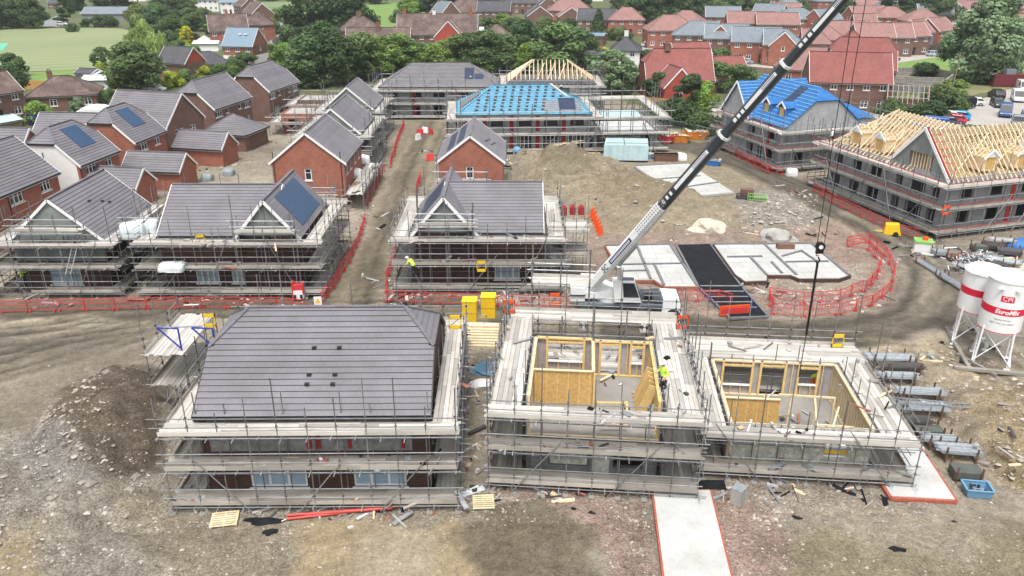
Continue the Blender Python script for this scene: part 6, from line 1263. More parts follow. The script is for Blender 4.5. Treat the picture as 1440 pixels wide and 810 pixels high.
wn = [('L', y, z, 1.5, 1.5, 1, 'open') for y in (2, 6.5, 11) for z in (.7, 3.4)]+[('L', 4.3, 3.4, .9, 1.1, 2), ('L', 8.8, 3.4, .9, 1.1, 2), ('L', 8.8, .3, 1.2, 2, 2)]+[('F', x, z, 1.3, 1.3, 1, 'open') for x in (2.5,) for z in (.8,)]
Wn = 11.0; Ln = 14.0; zrN = 9.9
box_walls(t, 0, Wn, 0, Ln, 5.5, 'block', wn)
up = .14; m = MB(); slN = (zrN-5.5)/(Wn/2); zE = 5.5-.3*slN
def P3(x, y, z): return (x, y, z+up)
xr_ = Wn/2; hin = 1.8
roof_plane(m, [P3(-.3, Ln+.2, zE), P3(-.3, -.2, zE), P3(xr_-hin, -.2, zrN-hin*slN), P3(xr_, -.2+hin, zrN), P3(xr_, Ln+.2, zrN)], 'membrane_blue', step=0, base='membrane_blue'); roof_plane(m, [P3(Wn+.3, -.2, zE), P3(Wn+.3, Ln+.2, zE), P3(xr_, Ln+.2, zrN), P3(xr_, -.2+hin, zrN), P3(xr_+hin, -.2, zrN-hin*slN)], 'membrane_blue', step=0, base='membrane_blue')
roof_plane(m, [P3(xr_-hin, -.2, zrN-hin*slN), P3(xr_+hin, -.2, zrN-hin*slN), P3(xr_, -.2+hin, zrN)], 'membrane_blue', step=0, base='membrane_blue'); m.obj('roof', t)
m = MB(); m.poly_prism([(0, 0, 5.5), (Wn, 0, 5.5), (xr_+hin, 0, zrN-hin*slN), (xr_-hin, 0, zrN-hin*slN)], (0, .28, 0), 'block'); m.obj('gable_wall', t)
for i in range(13):
    f = (i+.7)/13; x = -.3+f*(xr_+.3); z = zE+(x+.3)*slN+up+.02; b = MB(); y0 = -.2 if x < xr_-hin else -.2+(x-(xr_-hin)); b.box(x-.045, x+.045, y0, Ln+.2, z, z+.05, 'batten', rnd.uniform(-.1, .1)); b.obj('batten', t)
# far cross wing whose gable faces left
m = MB(); yc = Ln-3.2; g = 3.4; zg = 9.6; sg = (zg-5.5)/g
roof_plane(m, [P3(-.9, yc-g-.3, 5.5-.3*sg), P3(Wn-1, yc-g-.3, 5.5-.3*sg), P3(Wn-1, yc, zg), P3(-.9, yc, zg)], 'membrane_blue', step=0, base='membrane_blue'); roof_plane(m, [P3(Wn-1, yc+g+.3, 5.5-.3*sg), P3(-.9, yc+g+.3, 5.5-.3*sg), P3(-.9, yc, zg), P3(Wn-1, yc, zg)], 'membrane_blue', step=0, base='membrane_blue')
for s in (-1, 1):
    for k in range(12): yy = yc+s*(g+.3)*(1-(k+.5)/12); z = zg-abs(yy-yc)*sg+up+.02; m.box(-.85, Wn-1, yy-.03, yy+.03, z, z+.05, 'batten')
m.obj('wing_roof', t); m = MB(); m.poly_prism([(-.6, yc+g, 5.5), (-.6, yc-g, 5.5), (-.6, yc, zg)], (.3, 0, 0), 'block'); m.box(-.6, 0, yc-g, yc+g, 0, 5.5, 'block'); m.obj('gable_wall', t)
for s in (-1, 1): b = MB(); b.bar((-.95, yc+s*(g+.3), 5.5-.3*sg+.05), (-.95, yc, zg+.1), .06, .26, 'upvc'); b.obj('bargeboard', t)
dormer(t, .9, 2.6, 6.2); dormer(t, .9, 6.0, 6.2)
b = MB(); a0 = [P3(1.9, 3.4, 5.5+1.9*slN+.1), P3(1.9, 5.0, 5.5+1.9*slN+.1), P3(5.0, 5.0, 5.5+5.0*slN+.1), P3(5.0, 3.4, 5.5+5.0*slN+.1)]; b.poly_prism([Vector(p)-Vector((0, 0, .05)) for p in a0], (0, 0, .048), 'trim_dark'); b.face(a0, 'solar', [(0, 0), (1.6, 0), (1.6, 3.6), (0, 3.6)]); b.obj('solar_panel', t)
# low rear part to the right
m = MB(); m.box(Wn, Wn+4.5, 3, Ln, 0, 5.4, 'block'); m.box(Wn+1.2, Wn+2.2, 2.98, 3.0, 3.6, 4.9, 'trim_dark'); m.obj('side_wing', t); m = MB(); roof_plane(m, [P3(Wn-.2, 2.7, 5.3), P3(Wn+4.8, 2.7, 5.3), P3(Wn+2.5, 6, 6.7), P3(Wn-.2, 6, 6.7)], 'membrane_blue', step=0, base='membrane_blue'); m.obj('side_wing_roof', t)
for y in (4.3, 8.9, 12.6): b = MB(); b.box(-.06, 0, y-.9-.22, y-.9+.22, .3, 5.2, 'plastic_red_dark'); b.obj('cavity_tray', t)
scaffold('scaffold round the bright blue roofed block', cN, AN, 0, Wn, 0, Ln, [.5, 2.8, 5.0], 'FBLR', detail=1, sp=1.8, rail_red=True); scaffold('scaffold round the rear wing of the bright blue roofed block', cN, AN, Wn+1.8, Wn+5.5, 2, Ln, [2.8, 5.0], 'FR', detail=0, sp=1.8)
# bare truss block
cO = P(1335, 254.5, 5.5); cO.z = 0; cO = frame_pt(cO, AN, .35, .35)
t = blk('grey block with bare pale timber trusses and white dormers at the right edge'); t.location = cO; t.rotation_euler = (0, 0, AN)
LO = 17.5; WO = 24
box_walls(t, 0, 9, 8, LO, 5.5, 'block', [('L', u, z, w, 1.45, 1, 'open') for z in (.6, 3.3) for u, w in ((1.4, 1.6), (4.6, 1.5), (7.6, 1.8))])
box_walls(t, 0, WO, 0, 8, 5.5, 'block', [('L', u, z, w, 1.7, 1, 'open') for z in (.6, 3.1) for u, w in ((1.6, 1.1), (4.2, 2.2), (6.6, 1.1))]+[('F', x, z, 1.7, 1.4, 1, 'open') for x in (2.6, 6.4, 10.4, 14.4) for z in (.8, 3.4)])
for z, hh in ((.6, 1.45), (3.3, 1.45)):
    for u, w in ((4.2, 2.2),): b = MB(); b.box(.1, .16, 8-u-.03, 8-u+.03, z, z+1.6, 'trim_dark'); b.obj('window_post', t)
b = MB(); b.box(.3, 8.7, 8, LO-.3, 2.6, 2.85, 'concrete'); b.box(.3, WO-.3, .3, 7.7, 2.6, 2.85, 'concrete'); b.box(.3, 8.7, 8, LO-.3, 5.2, 5.4, 'timber_new'); b.box(.3, WO-.3, .3, 7.7, 5.2, 5.4, 'timber_new'); b.obj('floor_deck', t)
# front range trusses (ridge along x, gable at x=0)
zO = 9.6; e = bpy.data.objects.new('front_roof', None); COL.objects.link(e); e.parent = t; e.location = (WO/2, 4, 0); truss_roof(e, WO, 8, 5.5, zO, None, None, .6, x_from=-WO/2+.3, x_to=2.0, w=.075)
g = MB(); [g.poly_prism([(-.05, y, z) for y, z in pp], (.3, 0, 0), 'board_cladding') for pp in (((6.34, 7.2), (1.66, 7.2), (4, zO)), ((2.4, 7.2), (1.66, 7.2), (0, 5.5), (2.4, 5.5)), ((8, 5.5), (6.34, 7.2), (5.6, 7.2), (5.6, 5.5)))]; [g.box(.1, .2, 2.4+k*.4, 2.48+k*.4, 5.5, 7.2, 'timber_truss') for k in range(9)]; g.box(.25, .3, 2.4, 5.6, 5.5, 7.2, 'fence_wood'); g.obj('gable_wall', t)
for s in (-1, 1):
    b = MB(); b.bar((-.25, 4+s*4.3, 5.25), (-.25, 4, zO+.15), .06, .3, 'upvc'); b.obj('bargeboard', t); b = MB(); b.bar((.05, 4+s*4.15, 5.42), (.05, 4, zO+.2), .12, .14, 'plastic_red_dark'); b.obj('cavity_tray', t)
for k in range(7): b = MB(); f = .1+k*.13; b.bar((-.2, -.4+f*4.4, 5.1+f*4.6), (1.4, -.4+f*4.4, 5.1+f*4.6), .08, .05, 'plastic_red'); b.obj('batten', t)
e = bpy.data.objects.new('side_roof', None); COL.objects.link(e); e.parent = t; e.location = (4.5, 8+(LO-8)/2, 0); e.rotation_euler = (0, 0, R(90)); truss_roof(e, LO-8, 9, 5.5, 9.7, None, 5.5, .6, w=.075, x_from=-8.0)
dormer(t, .5, 14.3, 5.9, cover='trusses', W=1.6); dormer(t, .5, 10.6, 5.9, cover='trusses', W=1.6)
for i, x in enumerate((5.2, 9.3, 13.4)): d = dormer(t, x, .5, 5.9, cover='trusses', W=1.7); d.rotation_euler = (0, 0, R(90))
for x in (8.4, 12.4): b = MB(); b.box(x-.25, x+.25, -.06, 0, .2, 5.1, 'plastic_red'); b.obj('cavity_tray', t)
scaffold('scaffold along the left face of the bare truss block', cO, AN, 0, 9, 0, LO, [.5, 2.9, 5.1], 'BL', detail=1, sp=1.7, rail_red=True)
scaffold('scaffold along the front face of the bare truss block', cO, AN, -1.3, WO, 0, 8, [.5, 2.9, 5.1], 'F', detail=1, sp=1.7, rail_red=True)
b = MB(); b.box(-.16, .16, -.16, .16, 0, 1, 'plastic_orange'); 

# ---------------- front building 1: big finished roof ----------------
A1 = R(.6); c1 = P(272, 585, 5.0)+Vector((.05, .3, 0)); c1.z = 0   # front left wall corner
L1, W1 = 11.45, 10.0; o1 = frame_pt(c1, A1, L1/2, W1/2)
INSK[0] = .82
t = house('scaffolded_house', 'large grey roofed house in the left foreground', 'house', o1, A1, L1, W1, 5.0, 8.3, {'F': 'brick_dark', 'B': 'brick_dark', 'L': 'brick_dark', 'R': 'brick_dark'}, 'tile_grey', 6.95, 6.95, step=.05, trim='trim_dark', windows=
          [('F', 3.6, .5, 2.9, 1.75, 3, 'film'), ('F', 8.8, .5, 2.7, 1.75, 3, 'film')], group='front row buildings'); INSK[0] = 1.0
b = MB(); b.box(-L1/2+.4, L1/2-.9, -W1/2-.05, -W1/2-.01, 2.75, 4.7, 'foil'); b.obj('foil_membrane', t)
for x in (-.35, .1): b = MB(); b.box(x-.14, x+.14, -W1/2-.1, -W1/2-.05, 2.9, 4.6, 'plastic_red_dark'); b.obj('cavity_tray', t)
for x in (1.7, 4.4): b = MB(); b.box(x-.1, x+.1, -W1/2-.1, -W1/2-.05, 2.9, 3.4, 'plastic_red_dark'); b.obj('cavity_tray', t)
for x, tt in ((-.35, .58), (.95, .58), (-.4, .32), (.9, .32), (-.45, .23), (.85, .23)):
    q, up, n = slope_frame(L1, W1, 5, 8.3, 'F', x, tt, .05); b = MB(); b.box(q.x-.11, q.x+.11, q.y-.1, q.y+.08, q.z-.05, q.z+.07, 'trim_dark'); b.obj('roof_vent', t)
b = MB(); b.bar((-L1/2-.3, -1.95, 7.15), (-L1/2+.15, -1.95, 7.15), .1, .1, 'crane_black'); b.obj('gutter_end', t); b = MB(); b.bar((L1/2+.3, -1.95, 7.15), (L1/2-.15, -1.95, 7.15), .1, .1, 'crane_black'); b.obj('gutter_end', t)
s1 = scaffold('scaffold with three board lifts round the large roof in the left foreground', o1, A1, -L1/2, L1/2, -W1/2, W1/2, [.45, 2.55, 4.55], 'FBLR', detail=2, sp=1.45, bw=1.2, gap=.2)
scaffold('scaffold tower at the back left of the large foreground roof', o1, A1, -L1/2-3.1, -L1/2-1.6, 2.4, 7.2, [2.5, 4.5], 'L', detail=2, bw=2.2, sp=1.6)
for k in range(9):
    y = -W1/2+.2+k*1.05; 
# ---------------- front buildings 2 and 3: open timber frames ----------------
def timber_wall(t, a, b, z, h, ops, th=.14, osb=True, inner='osb', outer='insul_board', studs=.6, name='timber_panel', sheet=True):
    """panel wall from a to b with stud frame; inner face is to the left of a->b"""
    a = Vector((a[0], a[1], z)); b = Vector((b[0], b[1], z)); d = b-a; Ln = d.length; u = d.normalized(); n = Vector((-u.y, u.x, 0)); mb = MB()
    if sheet:
        wall2d(mb, Ln, h, ops, .04, outer, a-n*th+n*.04, u, -n*-1, 0)
    for zz in (0, h-.05, h-.1): 
        mb.bar(a+Vector((0, 0, zz+.025)), b+Vector((0, 0, zz+.025)), th+.02, .05, 'timber_yellow' if inner == 'osb' else 'timber_new')
    k = int(Ln/studs)
    for i in range(k+1):
        x = Ln*i/k
        if any(o[0]-.02 < x < o[1]+.02 for o in ops):
            for o in ops:
                if o[0] < x < o[1]:
                    if o[2] > .2: mb.bar(a+u*x, a+u*x+Vector((0, 0, o[2])), .045, th-.02, 'timber_yellow', up=n)
                    if o[3] < h-.15: mb.bar(a+u*x+Vector((0, 0, o[3])), a+u*x+Vector((0, 0, h)), .045, th-.02, 'timber_yellow', up=n)
            continue
        mb.bar(a+u*x, a+u*x+Vector((0, 0, h)), .045, th-.02, 'timber_yellow' if inner == 'osb' else 'timber_new', up=n)
    for o in ops:
        for x in (o[0]-.05, o[1]+.05): mb.bar(a+u*x, a+u*x+Vector((0, 0, h)), .14, th, 'timber_yellow', up=n)
        mb.bar(a+u*o[0]+Vector((0, 0, o[3]+.06)), a+u*o[1]+Vector((0, 0, o[3]+.06)), th, .12, 'timber_yellow')
        if o[2] > .2: mb.bar(a+u*o[0]+Vector((0, 0, o[2]-.03)), a+u*o[1]+Vector((0, 0, o[2]-.03)), th+.02, .06, 'upvc')
    return mb.obj(name, t)
def osb_wall(t, a, b, z, h, both=True):
    a = Vector((a[0], a[1], z)); b = Vector((b[0], b[1], z)); u = (b-a).normalized(); n = Vector((-u.y, u.x, 0)); mb = MB(); Ln = (b-a).length
    wall2d(mb, Ln, h-.06, [], .06, 'osb', a, u, -n); mb.bar(a+Vector((0, 0, h)), b+Vector((0, 0, h)), .16, .06, 'timber_new')
    k = int(Ln/.6)
    for i in range(k+1): mb.bar(a+u*(Ln*i/k)-n*.06*-1+n*.02, a+u*(Ln*i/k)+n*.08+Vector((0, 0, h-.1)), .05, .1, 'timber_yellow', up=n)
    return mb.obj('partition', t)
A2 = R(-5.0); c2 = Vector((.75, 35.2, 0)); W2_, D2 = 6.9, 7.0
t = thing('open_frame_house', 'middle open house with yellow timber first floor panels', 'house', c2, A2, 'front row buildings')
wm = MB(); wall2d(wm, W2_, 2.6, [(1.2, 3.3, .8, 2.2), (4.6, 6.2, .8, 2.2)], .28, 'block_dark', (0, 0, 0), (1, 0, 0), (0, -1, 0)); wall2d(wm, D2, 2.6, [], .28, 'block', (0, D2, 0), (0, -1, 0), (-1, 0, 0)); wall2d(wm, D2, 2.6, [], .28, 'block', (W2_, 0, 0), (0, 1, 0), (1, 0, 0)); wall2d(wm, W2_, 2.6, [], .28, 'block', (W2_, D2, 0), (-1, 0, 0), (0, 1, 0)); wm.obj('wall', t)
b = MB(); b.box(1.25, 3.25, .06, .12, .85, 2.15, 'mineral'); b.obj('insulation', t); b = MB(); b.box(3.5, 4.4, -.03, 0, .3, 2.4, 'mineral'); b.obj('insulation', t)
b = MB(); b.box(.28, W2_-.28, .28, D2-.28, 2.35, 2.6, 'screed'); b.box(0, W2_, -.0, .14, 2.602, 2.66, 'timber_new'); b.obj('floor_deck', t)
timber_wall(t, (.1, D2-.1), (.1, .1), 2.62, 2.3, [], inner='x'); timber_wall(t, (W2_-.1, .1), (W2_-.1, D2-.1), 2.62, 2.3, [])
timber_wall(t, (3.4, D2-.1), (.15, D2-.1), 2.62, 2.3, [(.5, 2.6, .75, 1.95)], outer='insul_board'); timber_wall(t, (W2_-.15, D2-.3), (3.6, D2-.3), 2.62, 2.3, [(.35, 1.0, .9, 1.9), (1.75, 2.8, .02, 2.0)], outer='insul_board')
osb_wall(t, (.2, 3.1), (3.4, 3.1), 2.62, 2.2); osb_wall(t, (3.45, D2-.2), (3.45, 3.1), 2.62, 2.2)
mb = MB()
for k in range(5): mb.bar((6.0+.0*k, 2.2+.5*k, 2.65), (6.65, 2.0+.5*k, 4.7), .5, .05, 'timber_yellow', up=(0, 1, 0), tone=rnd.uniform(-.1, .1))
mb.obj('leaning_panel', t); mb = MB()
for a_, b_ in (((3.7, 2.2, 3.4), (5.3, 2.3, 3.4)), ((3.7, 2.2, 2.9), (5.3, 2.3, 2.9)), ((3.7, 2.2, 2.65), (3.7, 2.2, 3.5)), ((5.3, 2.3, 2.65), (5.3, 2.3, 3.5)), ((5.3, 2.3, 3.4), (5.3, 1.2, 3.4)), ((3.8, .6, 3.0), (5.3, .7, 3.0))): mb.bar(a_, b_, .1, .1, 'timber_yellow')
mb.obj('stair_frame', t)
scaffold('tall scaffold with wide board decks round the middle open house', c2, A2, 0, W2_, 0, D2+2.9, [.5, 2.55, 4.5], 'FLR', detail=2, sp=1.4, bw=1.35, wide={'R': 1.7, 'L': 1.6, 'F': 1.2}, gap=.25)
scaffold('rear scaffold of the middle open house before the crane', c2, A2, -1.5, W2_+1.6, D2+.3, D2+2.9, [2.55, 4.5], 'B', detail=2, sp=1.65, bw=1.3)
scaffold('inner rear scaffold platform of the middle open house', c2, A2, -.2, W2_+.4, D2+.2, D2+.3, [2.4], 'B', detail=1, bw=2.2, brace=False)
scaffold('raised scaffold landing behind the middle open house', c2, A2, -.4, 3.0, D2+7.0, D2+7.1, [5.2], 'B', detail=1, bw=1.2, brace=False)
A3 = R(-5.3); c3 = Vector((11.7, 36.2, 0)); W3, D3 = 7.6, 7.4
t = thing('open_frame_house', 'right open house with ground floor timber panels under the crane rope', 'house', c3, A3, 'front row buildings')
b = MB(); b.box(0, W3, 0, D3, 0, .25, 'screed'); b.obj('ground_slab', t)
timber_wall(t, (.1, D3-.1), (.1, .1), .26, 2.4, [], inner='x'); timber_wall(t, (W3-.1, .1), (W3-.1, D3-.1), .26, 2.4, [], inner='x', studs=.4)
timber_wall(t, (W3-.15, D3-.1), (.15, D3-.1), .26, 2.4, [(.9, 2.0, .9, 2.0), (2.9, 4.3, .02, 2.05), (4.9, 6.6, .7, 2.0)], outer='insul_board', inner='x')
timber_wall(t, (.15, .1), (W3-.15, .1), .26, 2.4, [(5.0, 6.2, .6, 2.0)], outer='mineral', inner='x')
osb_wall(t, (.2, 2.9), (3.3, 2.9), .26, 2.3)
mb = MB()
for a_, b_ in (((3.3, 3.4, 2.6), (6.4, 3.3, 2.6)), ((4.0, 3.4, .3), (4.0, 3.4, 2.6)), ((5.3, 1.2, .3), (5.3, 3.4, 2.6)), ((5.4, 3.4, .3), (5.4, 3.4, 2.6)), ((6.4, 3.3, .3), (6.4, 3.3, 2.6)), ((5.5, .8, .3), (6.6, 3.0, 2.2)), ((5.2, 2.3, 1.4), (7.3, 2.2, 1.4)), ((3.4, 4.6, .3), (3.9, 2.2, 2.0))): mb.bar(a_, b_, .1, .1, 'timber_new', tone=rnd.uniform(-.1, .1))
mb.obj('bracing_frame', t)
b = MB(); b.box(3.6, 3.75, 2.2, 2.3, .26, 1.0, 'tube_blue'); b.obj('prop', t)
scaffold('low wide scaffold deck round the right open house', c3, A3, 0, W3, 0, D3, [.5, 2.6], 'FBLR', detail=2, sp=1.3, bw=1.3, wide={'R': 1.6, 'L': 1.2, 'B': 2.4, 'F': 1.2}, gap=.2, top=2.3)
# mineral wool packs against the facades
def G(px, py, dz=0.0): p = P(px, py); p.z = ground_z(p.x, p.y)+dz; return p
def place(o, px, py, rz=0, label=None, cat=None, group=None, z=None):
    p = G(px, py) if z is None else P(px, py, z); o.location = p; o.rotation_euler = (0, 0, R(rz)); return tag(o, label, cat, group)
mat('brick_edge', (.36, .10, .065), var=.2, scale=4)
# ---------------- slabs ----------------
def slab(name, pts, h, label, top='slab_wet', edge='brick_red', lines=(), cat='slab', rim=.12, bars=()):
    t = thing(name, label, cat, (0, 0, 0)); w = [P(*p, h) for p in pts]; A = sum(w[i].x*w[(i+1) % len(w)].y-w[(i+1) % len(w)].x*w[i].y for i in range(len(w)))
    if A < 0: w.reverse()
    c = sum(w, Vector())/len(w); mb = MB(); mb.poly_prism([Vector((p.x, p.y, h)) for p in w], (0, 0, -h-.1), top); mb.obj('slab', t)
    mb = MB()
    for a, b in zip(w, w[1:]+w[:1]):
        d = (b-a).normalized(); n = Vector((d.y, -d.x, 0)); k = h*.85
        mb.bar(a+n*rim/2-d*rim*.5+Vector((0, 0, -h+k/2)), b+n*rim/2+d*rim*.5+Vector((0, 0, -h+k/2)), rim, k, edge)
    mb.obj('brick_edge', t)
    if lines:
        mb = MB()
        for a, b in lines: mb.bar(P(*a, h+.05), P(*b, h+.05), .22, .1, 'slab_edge')
        mb.obj('wall_plate', t)
    return t
slab('foundation_slab', [(852, 345), (942, 343), (981, 402), (934, 402), (920, 393), (878, 393)], .3, 'wet white foundation slab behind the crane cab', lines=[((852, 345), (942, 343)), ((942, 343), (980, 401)), ((895, 344), (915, 392)), ((862, 372), (962, 370)), ((920, 371), (934, 401)), ((870, 381), (908, 380))])
slab('foundation_slab', [(1004, 343), (1141, 342), (1195, 386), (1180, 391), (1124, 391), (1112, 386), (1078, 386), (1078, 394), (1048, 395), (1035, 386)], .35, 'wet white foundation slab under the hanging hook', edge='brick_dark', lines=[((1004, 343), (1141, 342)), ((1141, 342), (1193, 386)), ((1075, 343), (1120, 386)), ((1023, 361), (1072, 360)), ((1055, 361), (1078, 386)), ((1105, 368), (1165, 367)), ((1100, 360), (1128, 352)), ((1128, 353), (1150, 368)), ((1085, 368), (1100, 384))])
slab('foundation_slab', [(893, 233), (966, 229), (1031, 270), (956, 277)], .3, 'wet white foundation slab near the wrapped pack', edge='concrete', lines=[((918, 252), (985, 247)), ((940, 266), (1010, 256)), ((893, 233), (966, 229))])
slab('concrete_path', [(919, 690), (998, 689), (1040, 860), (941, 860)], .22, 'long white concrete slab with red edging running out of the bottom edge', top='slab_white', edge='brick_edge', rim=.1)
slab('concrete_path', [(1237, 671), (1254, 697), (1343, 702), (1302, 640), (1272, 600), (1222, 600)], .22, 'white concrete slab with red edging at the right foreground corner', top='slab_white', edge='brick_edge', rim=.14)
t = slab('void_cover', [(953, 344), (998, 343), (1042, 403), (1078, 443), (1028, 445), (984, 402)], .2, 'long black membrane covered strip between the foundation slabs', top='membrane_black', edge='slab_edge', rim=.2)
mb = MB()
for k in range(5): a = P(985+k*7, 402+k*7.5, .6); b = P(1040+k*6, 402+k*7.5, .6); mb.tube(a, b, .05, 'tube'); mb.tube(a, a-Vector((0, 0, .5)), .04, 'tube_blue'); mb.tube(b, b-Vector((0, 0, .5)), .04, 'tube_blue')
tag(mb.obj('guard_frame'), 'row of grey and blue tube frames across the black strip', 'guard frame')
mb = MB(); mb.box(-1.2, 1.2, -.05, .05, .1, .9, 'plastic_orange'); mb.box(-1.1, 1.1, -.07, -.05, .3, .7, 'plastic_red'); place(mb.obj('barrier_board'), 1032, 444, 8, 'solid orange red board at the end of the black strip', 'barrier')

# ---------------- plastic barriers ----------------
def bl(pts, label, group): barrier_line([P(*p) for p in pts], label, group)
bl([(-60, 442), (0, 440), (120, 437), (250, 434), (390, 434), (430, 438)], 'red plastic barrier in the line before the left scaffolded houses', 'red barriers before the left houses')
bl([(450, 430), (470, 405), (492, 370), (505, 340), (513, 312)], 'red plastic barrier along the left side of the lane near the solar gabled house', 'red barriers left of the near lane')
bl([(516, 290), (528, 268), (536, 248), (541, 240)], 'red plastic barrier left of the lane beside the gabled brick house', 'red barriers left of the middle lane'); bl([(549, 236), (556, 212), (563, 190), (569, 175)], 'red plastic barrier left of the far lane', 'red barriers left of the far lane')
bl([(544, 424), (543, 400), (550, 378), (557, 352)], 'red plastic barrier along the right side of the lane', 'red barriers right of the near lane'); bl([(586, 272), (591, 250)], 'red plastic barrier right of the lane by the gable house corner', 'red barriers right of the middle lane')
bl([(545, 424), (620, 428), (700, 430), (830, 434)], 'red plastic barrier between the crane and the lane', 'red barriers behind the foreground buildings')
bl([(950, 425), (1010, 424), (1030, 430)], 'red plastic barrier right of the crane cab', 'red barriers right of the crane'); bl([(1082, 420), (1130, 428), (1180, 424), (1214, 410), (1233, 392), (1238, 372), (1222, 352), (1190, 347)], 'red plastic barrier on the inner curve by the slab under the hook', 'red barriers on the inner curve')
bl([(1085, 443), (1130, 447), (1180, 443), (1225, 431), (1253, 408), (1256, 384), (1244, 360), (1222, 342)], 'red plastic barrier on the outer curve beside the haul road', 'red barriers on the outer curve'); bl([(1082, 420), (1085, 443)], 'red plastic barrier closing the near end of the curve', 'red barriers closing the curve'); bl([(1190, 347), (1222, 342)], 'red plastic barrier closing the far end of the curve', 'red barriers closing the curve far end')
bl([(1143, 268), (1170, 285), (1210, 305), (1260, 328), (1290, 336)], 'red plastic barrier before the left face of the bare truss block', 'red barriers by the bare truss block'); bl([(1020, 212), (1050, 228), (1080, 243), (1100, 247)], 'red plastic barrier before the bright blue roofed block', 'red barriers by the blue block')
# orange and red road blocks
def block_barrier(px, py, rz, label, m='plastic_orange', group='water filled road blocks'):
    mb = MB(); mb.prism8([(-.5, -.22, 0), (.5, -.22, 0), (.5, .22, 0), (-.5, .22, 0), (-.48, -.08, .9), (.48, -.08, .9), (.48, .08, .9), (-.48, .08, .9)], m); mb.box(-.52, .52, -.25, .25, 0, .12, m); mb.tube((-.25, 0, .88), (-.25, 0, .97), .05, m, 8)
    return place(mb.obj('road_block'), px, py, rz, label, 'road block', group)
for i in range(6): block_barrier(833+i*2.2, 303+i*5.2, 75, 'orange water filled block in the row right of the red handled packs')
for i, (x, y) in enumerate([(573, 205), (590, 188), (604, 184), (613, 183)]): block_barrier(600-12*math.cos(i*.7), 196-10*math.sin(i*.75), 60-40*i, 'red and white block in the ring behind the right gabled house', 'plastic_red' if i % 2 else 'plastic_white', 'ring of road blocks behind the right gabled house')
block_barrier(605, 225, 5, 'single flat red block right of the lane', 'plastic_red', None)

# ---------------- silos ----------------
def text_mesh(body, size, bold=0.0, shear=0.0):
    cu = bpy.data.curves.new('t', 'FONT'); cu.body = body; cu.size = size; cu.align_x = 'CENTER'; cu.align_y = 'CENTER'; cu.extrude = .004; cu.offset = bold; cu.shear = shear; cu.resolution_u = 3
    o = bpy.data.objects.new('t', cu); COL.objects.link(o); dg = bpy.context.evaluated_depsgraph_get(); me = bpy.data.meshes.new_from_object(o.evaluated_get(dg)); bpy.data.objects.remove(o); return me
def wrap_text(body, size, r, ang0, z, m, parent, name, bold=0, shear=0, tilt=0):
    me = text_mesh(body, size, bold, shear)
    for v in me.vertices:
        x, y, d = v.co; a = ang0+x/r; v.co = (r*math.cos(a)+d*math.cos(a), r*math.sin(a)+d*math.sin(a), z+y)
    me.materials.clear(); me.materials.append(MATS[m]); me.name = name; return link(name, me, parent)
def curved_patch(r, a0, a1, z0, z1, m, mb, n=24):
    for i in range(n):
        p, q = a0+(a1-a0)*i/n, a0+(a1-a0)*(i+1)/n; mb.face([(r*math.cos(p), r*math.sin(p), z0), (r*math.cos(q), r*math.sin(q), z0), (r*math.cos(q), r*math.sin(q), z1), (r*math.cos(p), r*math.sin(p), z1)], m)
def silo(loc, rz, label, text=True, zt=6.2):
    t = thing('mortar_silo', label, 'silo', loc, rz, 'mortar silos'); r = 1.3; zb = 2.6
    mb = MB(); mb.tube((0, 0, zb), (0, 0, zt), r, 'silo_white', 48, caps=False); mb.tube((0, 0, zt), (0, 0, zt+.28), r, 'silo_white', 48, r*.82); mb.tube((0, 0, zb), (0, 0, 1.15), r, 'silo_white', 48, .22); mb.tube((0, 0, 1.15), (0, 0, .9), .22, 'steel_dark', 16); mb.obj('tank', t, smooth=False)
    b = MB(); curved_patch(r+.006, 0, 2*math.pi, 3.92, 4.42, 'silo_red', b, 48); b.obj('red_band', t); b = MB(); curved_patch(r+.006, 0, 2*math.pi, 2.62, 2.68, 'silo_red', b, 48); b.obj('rim_line', t)
    b = MB(); b.tube((0, 0, zt-.03), (0, 0, zt+.05), r+.05, 'silo_white', 40); b.obj('rim', t); b = MB(); b.tube((.3, .3, zt+.28), (.3, .3, zt+.42), .28, 'silo_white', 16); b.obj('hatch', t)
    if text:
        b = MB(); curved_patch(r+.008, -.30, .30, 4.88, 5.30, 'silo_red', b, 8); b.obj('logo_panel', t); wrap_text('CPI', .42, r+.012, 0, 5.09, 'plastic_white', t, 'lettering', 0)
    if text: wrap_text('EuroMix', .42, r+.010, .12, 4.17, 'plastic_white', t, 'lettering', .014, .25)
    if text: wrap_text('Quality Mortar', .16, r+.010, .0, 3.62, 'ink_grey', t, 'lettering')
    if text: wrap_text('Right when you need it', .16, r+.010, .0, 3.36, 'ink_grey', t, 'lettering')
    for k in range(4):
        a = math.pi/4+k*math.pi/2; top = Vector((r*.98*math.cos(a), r*.98*math.sin(a), 2.9)); bot = Vector((r*1.1*math.cos(a), r*1.1*math.sin(a), 0)); b = MB(); b.tube(bot, top, .07, 'silo_white', 8); b.box(bot.x-.18, bot.x+.18, bot.y-.18, bot.y+.18, 0, .04, 'silo_white'); b.obj('leg', t)
        a2 = a+math.pi/2; t2 = Vector((r*.99*math.cos(a2), r*.99*math.sin(a2), 2.7)); b2 = Vector((r*1.22*math.cos(a2), r*1.22*math.sin(a2), .3)); b1 = Vector((r*1.22*math.cos(a), r*1.22*math.sin(a), .3)); t1 = Vector((r*.99*math.cos(a), r*.99*math.sin(a), 2.7))
        b = MB(); b.tube(b1, t2, .035, 'silo_white', 6); b.obj('brace', t); b = MB(); b.tube(b2, t1, .035, 'silo_white', 6); b.obj('brace', t)
    for s in (-.5, .5): b = MB(); b.box(r-.02, r+.1, s-.18, s+.18, 5.75, 5.82, 'silo_white'); b.obj('bracket', t)
    return t
sf = P(1391, 507); sb = P(1362, 480)
